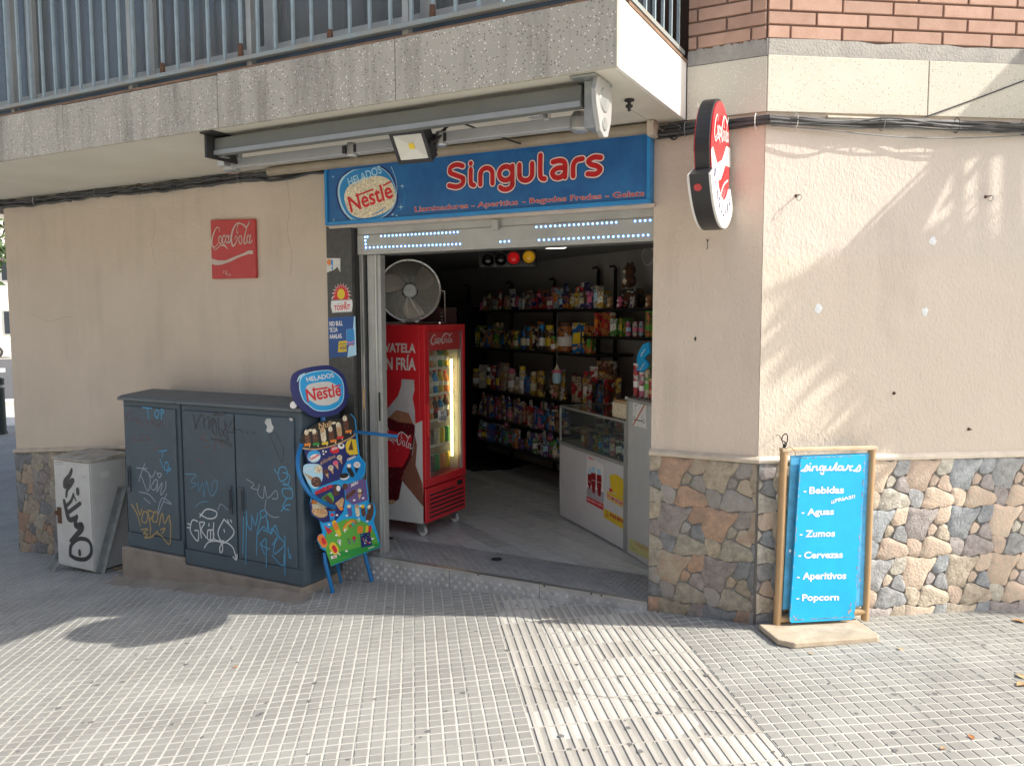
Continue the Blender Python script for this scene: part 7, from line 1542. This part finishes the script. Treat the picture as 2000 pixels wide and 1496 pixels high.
t = one('plush_toy', 'top', 1192, .13, .2, 'brown', 'cream', 'large brown plush fox sitting raised above the top shelf', .17, .12)
one('plush_toy', 'top', 1256, .12, .2, 'white', 'black', 'large white plush toy raised at the right end above the top shelf', .14, .15)
one('sweet_box', 'top', 1200, .26, .155, 'black', 'brown', 'dark box carrying the brown plush fox', 0, .14); one('sweet_box', 'top', 1262, .2, .125, 'black', 'cream', 'dark box carrying the white plush toy', 0, .16)
for k, (px, w_, h_, c1, c2, kd) in enumerate(((1158, .05, .19, 'red', 'orange', 'sweet_box'), (1172, .055, .19, 'orange', 'red', 'sweet_box'), (1191, .085, .145, 'green', 'white', 'sweet_box'), (1206, .03, .145, 'green', 'yellow', 'sweet_box'), (1218, .044, .12, 'pink', 'pale blue', 'drinks_can'), (1230, .044, .12, 'white', 'pink', 'drinks_can'), (1242, .044, .12, 'pale blue', 'pink', 'drinks_can'), (1256, .06, .19, 'orange', 'green', 'tube_pack'), (1268, .06, .18, 'yellow', 'green', 'tube_pack'))):
    one(kd, 'side', px, w_, h_, c1, c2, '%s %s with %s label on the short side shelf near the door jamb' % (c1, kn_[kd], c2), 0, .03)
one('tube_pack', 'third', 1046, .075, .235, 'yellow', 'brown', 'tall yellow patterned tube standing on the third shelf', 0, .02)
one('sweet_box', 'third', 1170, .17, .15, 'tan', 'brown', 'upper brown carton stacked on the third shelf', .22, .05); one('sweet_box', 'third', 1165, .16, .21, 'navy', 'white', 'dark navy carton with white stripes under the brown carton', 0, .09)
one('snack_bag', 'third', 1152, .12, .12, 'red', 'white', 'red bag with round white badge leaning on the brown cartons', .19, .0); one('snack_bag', 'third', 1142, .11, .17, 'white', 'red', 'large white bag with red print below the red bag', 0, .0)
one('sweet_jar', 'second', 1082, .15, .27, 'orange', 'brown', 'big amber sweet jar on the second shelf', 0, .05); one('sweet_box', 'second', 1124, .14, .26, 'blue', 'yellow', 'tall blue carton with yellow tag on the second shelf', 0, .03)
# big baby-bottle sweet container hanging on a wire
bb_ = loc(1088, 0, .12, 0); zb1 = hit(1088, 750, bb_, SN)[2]; zb2 = hit(1088, 728, bb_, SN)[2]
t = thing('sweet_dispenser', A3(bb_[0], bb_[1], zb1), 'baby-bottle shaped sweet container with pink collar hanging by the third shelf', 'container'); c = A3(bb_[0], bb_[1], zb1)
mb = MB(); mb.lathe(c, ZU, [(.0, 0), (.036, .01), (.04, .05), (.036, zb2-zb1)], 16); mb.build('bottle', M['lblue'], t, smooth=True); mb = MB(); mb.lathe(A3(c[0], c[1], zb2), ZU, [(.042, 0), (.042, .022), (.03, .025)], 16); mb.build('collar', M['pink'], t)
mb = MB(); mb.lathe(A3(c[0], c[1], zb2+.025), ZU, [(.026, 0), (.016, .02), (.009, .03), (.009, .045), (0, .05)], 12); mb.build('teat', M['creamp'], t, smooth=True); mb = MB(); mb.tube([A3(c[0], c[1], zb2+.07), A3(c[0], c[1], 1.62)], .0012, 4); mb.build('string', M['white'], t)
# hanging strips and packets filling the lower tiers
for k in range(26):
    px = rs_.uniform(935, 1100); o = .22; nm = 'fourth' if k % 2 else 'third'
    p = hit(px, 700, SQ+SN*(SHELF[nm][2]+.01), SN); c1, c2 = rs_.choice(cpal['fourth']), rs_.choice(cpal['bottom']); z = SZ[nm]-.022; L_ = rs_.uniform(.06, .12)
    t = thing('hanging_packet', A3(p[0], p[1], z), '%s and %s packet hanging from the %s, %s of the row' % (c1, c2, shn[nm], 'left part' if px < 990 else ('middle' if px < 1045 else 'right part')), 'packet', 'packets hanging under the shelves')
    mb = MB(); w_ = rs_.uniform(.03, .06); q = A3(p[0], p[1], z-L_)+SN*.006; mb.box(q, -SD*w_, SN*.008, ZU*(L_-.01)); mb.build('packet', packmat(c1, c2), t, bevel=.002); mb = MB(); mb.tube([q-SD*w_/2+ZU*(L_-.01), A3(p[0], p[1], z+.004)-SD*w_/2], .0012, 4); mb.build('hook', M['steel'], t)
# dark second unit at the far left of the shop
du = thing('dark_shelving', (-4.6, 3.2, FZ), 'dark shelving end in the unlit back of the shop', 'shelving')
for z in (.25, .6, .95, 1.3, 1.62): mb = MB(); p = SQ+SD*1.75+SN*.1; mb.box(p+ZU*z, SD*1.2, -SN*.3, ZU*.02); mb.build('shelf', M['shelf'], du)
mb = MB(); p = SQ+SD*1.72+SN*.12; mb.box(p+ZU*FZ, SD*.025, -SN*.34, ZU*1.6); mb.build('side_panel', M['shelf'], du)
for k, z in enumerate((.27, .62, .97, 1.32)):
    for j in range(3):
        c1, c2 = rs_.choice([('brown', 'tan'), ('tan', 'cream'), ('green', 'brown'), ('red', 'brown'), ('navy', 'tan'), ('purple', 'cream')]); kd = ['snack_bag', 'sweet_box', 'sweet_jar'][j]
        p = SQ+SD*(1.88+.16*j)+SN*.08; put(kd, A3(p[0], p[1], z), .12, rs_.uniform(.14, .22), c1, c2, '%s %s with %s label, %s level of the dark end shelving' % (c1, kn_[kd], c2, ['lowest', 'second', 'third', 'highest'][k]), rn=rs_)
# mirror ring, traffic light
q = hit(1266, 500, WQ+SN*.01, SN); t = thing('wall_clock', q, 'round pale-rimmed disc on the shop wall half hidden by the door jamb', 'clock')
mb = MB(); mb.tube([q+SD*.072*math.cos(a)+ZU*.072*math.sin(a) for a in np.linspace(0, 6.283, 33)[:-1]], .006, 6, closed=True); mb.build('rim', M['offwhite'], t); mb = MB(); mb.lathe(q, SN, [(.070, 0), (.070, .004), (0, .004)], 24); mb.build('face', M['intwall'], t)
tq_ = CAM+ray(992, 504)*5.6; tn = CAM-tq_; tn[2] = 0; tn /= np.linalg.norm(tn); tx = np.cross(ZU, tn)
t = thing('traffic_light', (tq_[0], tq_[1], 2.15), 'decorative horizontal traffic light with red and amber lenses hanging from the shop ceiling', 'traffic light')
mb = MB(); mb.box(tq_-tx*.20-ZU*.065-tn*.10, tx*.40, tn*.09, ZU*.13); mb.build('housing', M['black'], t, bevel=.02)
for k, (px, c_) in enumerate(((953, None), (978, None), (1003, 'redp'), (1033, 'yellow'))):
    c = CAM+ray(px, 505-.07*(px-992))*5.58; mb = MB(); mb.lathe(c-tn*.02, tn, [(.050, 0), (.048, .06), (.045, .06), (.043, .004)], 22); mb.build('visor', M['black'], t)
    m_ = {None: mat('unlit_lens', (.01, .01, .01), .08), 'redp': mat('red_lens', (.62, .01, .015), .15, emit=.10, ec=(1, .02, .02), var=0), 'yellow': mat('amber_lens', (.72, .38, .02), .15, emit=.10, ec=(1, .5, .02), var=0)}[c_]
    mb = MB(); mb.lathe(c-tn*.018, tn, [(.0425, 0), (.034, .012), (.018, .018), (0, .02)], 20); mb.build('lens', m_, t, smooth=True)
mb = MB(); mb.tube([tq_+ZU*.06, A3(tq_[0], tq_[1], 2.154)], .008, 6); mb.build('hanger', M['rubber'], t)
# things on and in the counter
def onc(a, d, z): return L0+cx_*a-cn*d+ZU*(z-FZ)
row = [('orange', 'cream'), ('purple', 'brown'), ('yellow', 'black'), ('green', 'blue'), ('pale blue', 'navy'), ('pink', 'cream'), ('black', 'white'), ('blue', 'white')]
for k, (c1, c2) in enumerate(row):
    a = .30+(CL-.34)*k/7.6; put('sweet_box', onc(a+.03, .03, zg+.005), .068, rs_.uniform(.10, .13), c1, c2, '%s card pack with %s print in the front row of the glass counter' % (c1, c2), ex=cx_, nrm=cn, rn=rs_)
for k in range(9):
    c1, c2 = [('tan', 'brown'), ('cream', 'brown'), ('white', 'orange'), ('orange', 'red'), ('red', 'white'), ('tan', 'green'), ('pale blue', 'white'), ('brown', 'cream'), ('yellow', 'red')][k]
    kd = ['snack_bag', 'sweet_box', 'snack_bag'][k % 3]; put(kd, onc(.08+.105*k, .20+.04*(k % 2), zg+.106 if k % 2 else zg+.005), .10, .10, c1, c2, '%s %s with %s print lying at the back of the glass counter' % (c1, kn_[kd], c2), ex=cx_, nrm=cn, rn=rs_)
t = thing('till_box', onc(CL-.16, .12, zt), 'beige card box standing on the right end of the glass counter top', 'box'); mb = MB(); o_ = onc(CL-.25, .03, zt+.001); mb.box(o_, cx_*.21, -cn*.16, ZU*.10); mb.build('carton', M['creamp'], t, bevel=.003); mb = MB(); mb.box(o_+cx_*.01+cn*.0-cn*.01+ZU*.1005, cx_*.18, -cn*.12, ZU*.014); mb.build('flap', M['tan'], t)
t = thing('card_reader', onc(CL-.10, .2, zt), 'small dark device with a screen on the beige box at the counter', 'device'); mb = MB(); o_ = onc(CL-.14, .06, zt+.117); mb.box(o_, cx_*.09, -cn*.07, ZU*.035+cn*.0); mb.build('case', M['black'], t, bevel=.004); mb = MB(); S = Surf(o_+cn*.001, cx_, ZU); S.poly(mb, [(.01, .008), (.05, .008), (.05, .028), (.01, .028)], M['offwhite'], .0005, False); mb.build('screen', None, t)
for k, (px, c1, c2, h_) in enumerate(((1237, 'red', 'white', .20), (1249, 'pink', 'white', .15), (1259, 'cream', 'green', .19), (1267, 'red', 'tan', .12))):
    q = hit(px, 780, M0-pn*.06, pn); q[2] = zp+.001; put('tube_pack', q, .046, h_, c1, c2, '%s snack tube with %s cap on top of the white end cabinet' % (c1, c2), ex=px_, nrm=pn, rn=rs_)
t = thing('hanging_pack', hit(1258, 700, M0-pn*.03, pn), 'bright blue hanging packs with white script beside the door jamb', 'packs'); mb = MB(); S = Surf(M0-pn*.03, px_, ZU)
if S.n@pn < 0: S.n = -S.n
ch = lambda x, y: (900+x/5.263, 650+y/5.263)
pk = [(1850, 190), (1890, 120), (1945, 95), (1960, 200), (1900, 260), (1935, 300), (1950, 340), (1880, 400), (1815, 385), (1850, 350), (1825, 290), (1830, 240)]
ab = [S.ab(*ch(*p)) for p in pk]; mb.extr([S.P(a[0], a[1], 0) for a in ab], S.n*.012); mb.build('card', M['sky'], t, bevel=.001)
mb = MB(); S.rib(mb, [(1870, 240), (1885, 225), (1880, 210), (1900, 195), (1905, 178), (1915, 170)], .006, M['white'], .0135, tr=ch); S.rib(mb, [(1860, 380), (1878, 362), (1885, 340), (1900, 330), (1908, 308)], .006, M['white'], .0135, tr=ch); mb.build('script_print', None, t)

# ================================================================ SIDE STREET
def at(px, py_, dist): p = CAM+ray(px, py_)*dist; return p
vq = onZ(8, 700, rz); vd = A3(vq[0]-CAM[0], vq[1]-CAM[1], 0); vd /= np.linalg.norm(vd); vr = A3(vd[1], -vd[0], 0)
vn = thing('parked_van', vq, 'white van parked across the side street at the far left edge', 'van')
def VB(a0, a1, d0, d1, z0, z1): m_ = MB(); m_.box(vq-vr*0+vr*a0+vd*d0+ZU*z0, vr*(a1-a0), vd*(d1-d0), ZU*(z1-z0)); return m_
mb = MB(); prof = [(-4.2, .35), (.45, .35), (.55, .75), (.35, 1.05), (-.35, 1.25), (-.9, 1.95), (-4.2, 2.05)]
mb.extr([vq+vr*a+ZU*z for a, z in prof], vd*1.8); mb.build('body', mat('van_white', (.62, .62, .61), .3, coat=.3), vn, bevel=.05)
mb = MB(); mb.extr([vq-vd*.01+vr*a+ZU*z for a, z in [(-.45, 1.25), (-.95, 1.8), (-1.7, 1.8), (-1.7, 1.25)]], -vd*.01); mb.build('side_window', M['darkglass'], vn)
mb = MB(); mb.extr([vq+vd*.1+vr*a+ZU*z for a, z in [(-.37, 1.30), (-.88, 1.93), (-.84, 1.95), (-.33, 1.30)]], vd*1.6); mb.build('windscreen', M['darkglass'], vn)
for a in (-.35, -3.3):
    mb = MB(); mb.lathe(vq+vr*a+ZU*.34-vd*.03, vd, [(0, 0), (.2, .0), (.33, .02), (.34, .2), (.2, .22)], 24); w_ = mb.build('wheel', M['rubber'], vn, smooth=True); mb = MB(); mb.lathe(vq+vr*a+ZU*.34-vd*.045, vd, [(0, 0), (.18, .004), (.2, .012)], 18); mb.build('rim', M['alu'], w_)
VB(.48, .60, .05, 1.75, .32, .62).build('bumper', M['rubber'], vn, bevel=.03); VB(-.62, -.45, -.22, -.04, 1.15, 1.45).build('wing_mirror', M['rubber'], vn, bevel=.03); VB(.40, .53, .02, .35, .72, .95).build('headlight', M['glass'], vn, bevel=.02)
bo = onZ(3, 846, -.50); t = thing('bollard', bo, 'dark green metal bollard cut by the left edge of the picture', 'bollard'); mb = MB(); mb.lathe(bo, ZU, [(.10, 0), (.10, .03), (.085, .04), (.085, .95), (.09, .96), (.09, 1.0), (.04, 1.02), (0, 1.02)], 20); mb.build('post', mat('bollard_green', (.02, .035, .03), .5), t)
mb = MB(); mb.lathe(bo+ZU*.84, ZU, [(.087, 0), (.087, .05)], 20); mb.build('band', M['steel'], t)
hq = ra+rnn*34-rd*10; t = thing('far_house', hq, 'pale sunlit house across the side street at the far left', 'house')
mb = MB(); mb.box(hq-rd*30-ZU*.1, rd*60, rnn*8, ZU*8.5); mb.build('wall', mat('pale_render', (.62, .58, .52), .8, var=.1, vs_=.5), t)
for k in range(14):
    for z in (1.1, 4.3): mb = MB(); p = hq-rd*(26-4*k)-rnn*.04+ZU*z; mb.box(p, rd*1.1, rnn*.03, ZU*1.5); w_ = mb.build('window', M['alud'], t); mb = MB(); mb.box(p+rd*.08+ZU*.08-rnn*.01, rd*.94, rnn*.009, ZU*1.34); mb.build('pane', M['darkglass'], w_)
mb = MB(); mb.box(hq-rd*30.2-rnn*.3+ZU*8.4, rd*60.4, rnn*8.6, ZU*.25); mb.build('cornice', M['offwhite'], t)
def tree(base, h, r_, label, seed, n=2600, lf_=.09, trunk=True):
    rr = random.Random(seed); t = thing('street_tree', base, label, 'tree'); base = np.array(base, float)
    mb = MB(); mb.tube([base+A3(rr.uniform(-.08, .08), rr.uniform(-.08, .08), h*k/5*.8) for k in range(6)], [.14, .12, .11, .09, .07, .04], 8)
    cen = []
    for k in range(9):
        a = rr.uniform(0, 6.28); e_ = base+A3(math.cos(a)*r_*rr.uniform(.3, .8), math.sin(a)*r_*rr.uniform(.3, .8), h*rr.uniform(.62, .98)); cen.append(e_); mb.tube([base+ZU*h*.5, (base+ZU*h*.62+e_)/2, e_], [.06, .04, .015], 6)
    mb.build('trunk', mat('bark', (.12, .09, .07), .9, var=.3, bump=.6, bs=40), t, smooth=True)
    mb = MB()
    for k in range(n):
        c = cen[rr.randrange(len(cen))]; v = A3(rr.gauss(0, 1), rr.gauss(0, 1), rr.gauss(0, .8)); p = c+v*r_*.22
        u = A3(rr.gauss(0, 1), rr.gauss(0, 1), rr.gauss(0, 1)); u /= np.linalg.norm(u); w2 = np.cross(u, A3(rr.gauss(0, 1), rr.gauss(0, 1), rr.gauss(0, 1))); w2 /= np.linalg.norm(w2)
        mb.face([p-u*lf_, p-w2*lf_*.4, p+u*lf_, p+w2*lf_*.4])
    mb.build('crown', mat('leaf_green', (.06, .11, .03), .6, var=.4, vs_=3), t); return t
tree(at(-40, 560, 30)*A3(1, 1, 0)+ZU*-.5, 5.5, 2.0, 'leafy street tree before the pale house at the far left', 3, 1500, .16)

# ================================================================ UNSEEN SHAPES ADDED TO SHADE THE SUNLIT WALL (beyond the right edge of the picture)
def occ(s, z, o):      # point that shades wall point (s,z), at distance o from the wall
    return Bp(s, z)+SUN*(o/(SUN@BN))
def bpx(px, py): q = hit(px, py, Bp(0, 0), BN)-CB; return q@BD, q[2]
sb = thing('shade_balcony', occ(1.2, 2.2, 1.0), 'unseen balcony cut-outs added beyond the right edge to shade the chamfered facade', 'balcony')
OD = .45
def opoly(pts, nm, m): mb = MB(); W = [occ(*bpx(*p), OD) for p in pts]; mb.extr(W, BN*.008); return mb.build(nm, m, sb)  # flat cut-out added in the sun's path, outlined from the shadow it casts
opoly([(1985, 105), (2060, 60), (2200, 60), (2200, 250), (1985, 250), (1850, 245)], 'soffit_shade', M['fascia'])
opoly([(1850, 246), (2200, 251), (2200, 300), (2000, 300), (1925, 300), (1810, 330), (1700, 440), (1665, 490), (1645, 490), (1700, 430), (1815, 318)], 'slab_shade', M['fascia'])
opoly([(1815, 332), (1870, 312), (1788, 480), (1670, 489), (1705, 440)], 'side_panel', M['fascia'])  # added for the solid slanting part of the wall shadow
for x0_, x1_ in ((1866, 1884), (1915, 1935), (1964, 2000)): opoly([(x0_, 300), (x1_, 300), (x1_-3, 481), (x0_-3, 481)], 'baluster', M['bar'])
opoly([(1920, 300), (1900, 345), (1850, 400), (1838, 412), (1850, 385), (1895, 335)], 'brace_shade', M['bar'])
opoly([(1660, 482), (2200, 482), (2200, 600), (1780, 600), (1640, 520)], 'lower_shade', M['fascia'])
# unseen tree, added; each leaf is placed by the shadow it casts
tc_ = thing('shade_tree', occ(1.2, 1.4, 2.4)*A3(1, 1, 0)+ZU*.09, 'unseen leafy tree added beyond the right edge to dapple the wall', 'tree')
rr = random.Random(12); mb = MB()
def inside(x, y):
    if y < 500: return 0
    if y > 880: return .0
    left = np.interp(y, [500, 560, 620, 680, 740, 800, 880], [1680, 1630, 1620, 1670, 1740, 1750, 1710])
    return 1 if x > left+60 else (.22 if x > left-90 else 0)
cnt = 0
for k in range(5200):
    x, y = rr.uniform(1500, 2260), rr.uniform(495, 885)
    if rr.random() > inside(x, y): continue
    if (x-1700)**2/90**2+(y-560)**2/18**2 < 1 and rr.random() < .8: continue
    s_, z_ = bpx(x, y); p = occ(s_, z_, rr.uniform(.7, 1.3)); d = (-BD*.7-ZU*.7)+A3(rr.gauss(0, .25), rr.gauss(0, .25), rr.gauss(0, .25)); d /= np.linalg.norm(d)
    w2 = np.cross(d, BN+A3(rr.gauss(0, .4), rr.gauss(0, .4), rr.gauss(0, .4))); w2 /= np.linalg.norm(w2); L_ = rr.uniform(.08, .22)
    mb.face([p-d*L_, p-w2*L_*.15, p+d*L_, p+w2*L_*.15])
mb.build('crown', M.get('leafg') or mat('leaf_green2', (.06, .11, .03), .6, var=.4), tc_)
mb = MB(); b0 = A3(*tc_['_o']); c0 = occ(1.25, 1.35, 1.5); mb.tube([b0, b0+ZU*2.2+A3(.1, 0, 0), (b0+c0)/2+ZU*1.6, c0], [.12, .10, .08, .04], 10); mb.build('trunk', _mc['bark'], tc_, smooth=True)

# ================================================================ HOUSES ACROSS THE STREET (behind the viewer)
for k, (x0_, x1_, h_, c_) in enumerate(((-40, -22, 8, (.62, .54, .42)), (-21.9, -8, 9.5, (.68, .62, .52)), (-7.9, 7, 8, (.55, .40, .30)))):
    t = thing('town_house', ((x0_+x1_)/2, -15, -.3), ['ochre plastered town house across the street, farthest left', 'beige town house across the street, middle of the row', 'brick-red town house across the street behind the viewer'][k], 'house')
    mb = MB(); mb.bb(x0_, x1_, -24, -15, -.6, h_); mb.build('wall', mat('house_wall_%s' % ['ochre', 'beige', 'brick'][k], c_, .85, var=.12, vs_=.6), t)
    mb = MB(); mb.bb(x0_-.1, x1_+.1, -24, -14.7, h_+.002, h_+.35); mb.build('cornice', M['offwhite'], t)
    nx = int((x1_-x0_)/2.6)
    for i in range(nx):
        for z in (.4, 3.6, 6.8)+((10.,) if h_ > 12.5 else ()):
            x = x0_+1.3+i*(x1_-x0_-1.4)/nx; mb = MB(); mb.bb(x-.55, x+.55, -14.998, -14.93, z, z+2.0); w_ = mb.build('window', M['offwhite'], t); mb = MB(); mb.bb(x-.47, x+.47, -14.929, -14.92, z+.08, z+1.92); mb.build('pane', M['darkglass'], w_)
            if z > 1:
                mb = MB(); mb.bb(x-.8, x+.8, -14.9, -14.2, z-.14, z-.02); mb.bb(x-.8, x+.8, -14.24, -14.2, z+.85, z+.9); [mb.bb(x-.78+.13*q, x-.765+.13*q, -14.23, -14.21, z-.02, z+.85) for q in range(13)]; mb.build('balcony', M['steel'], t)
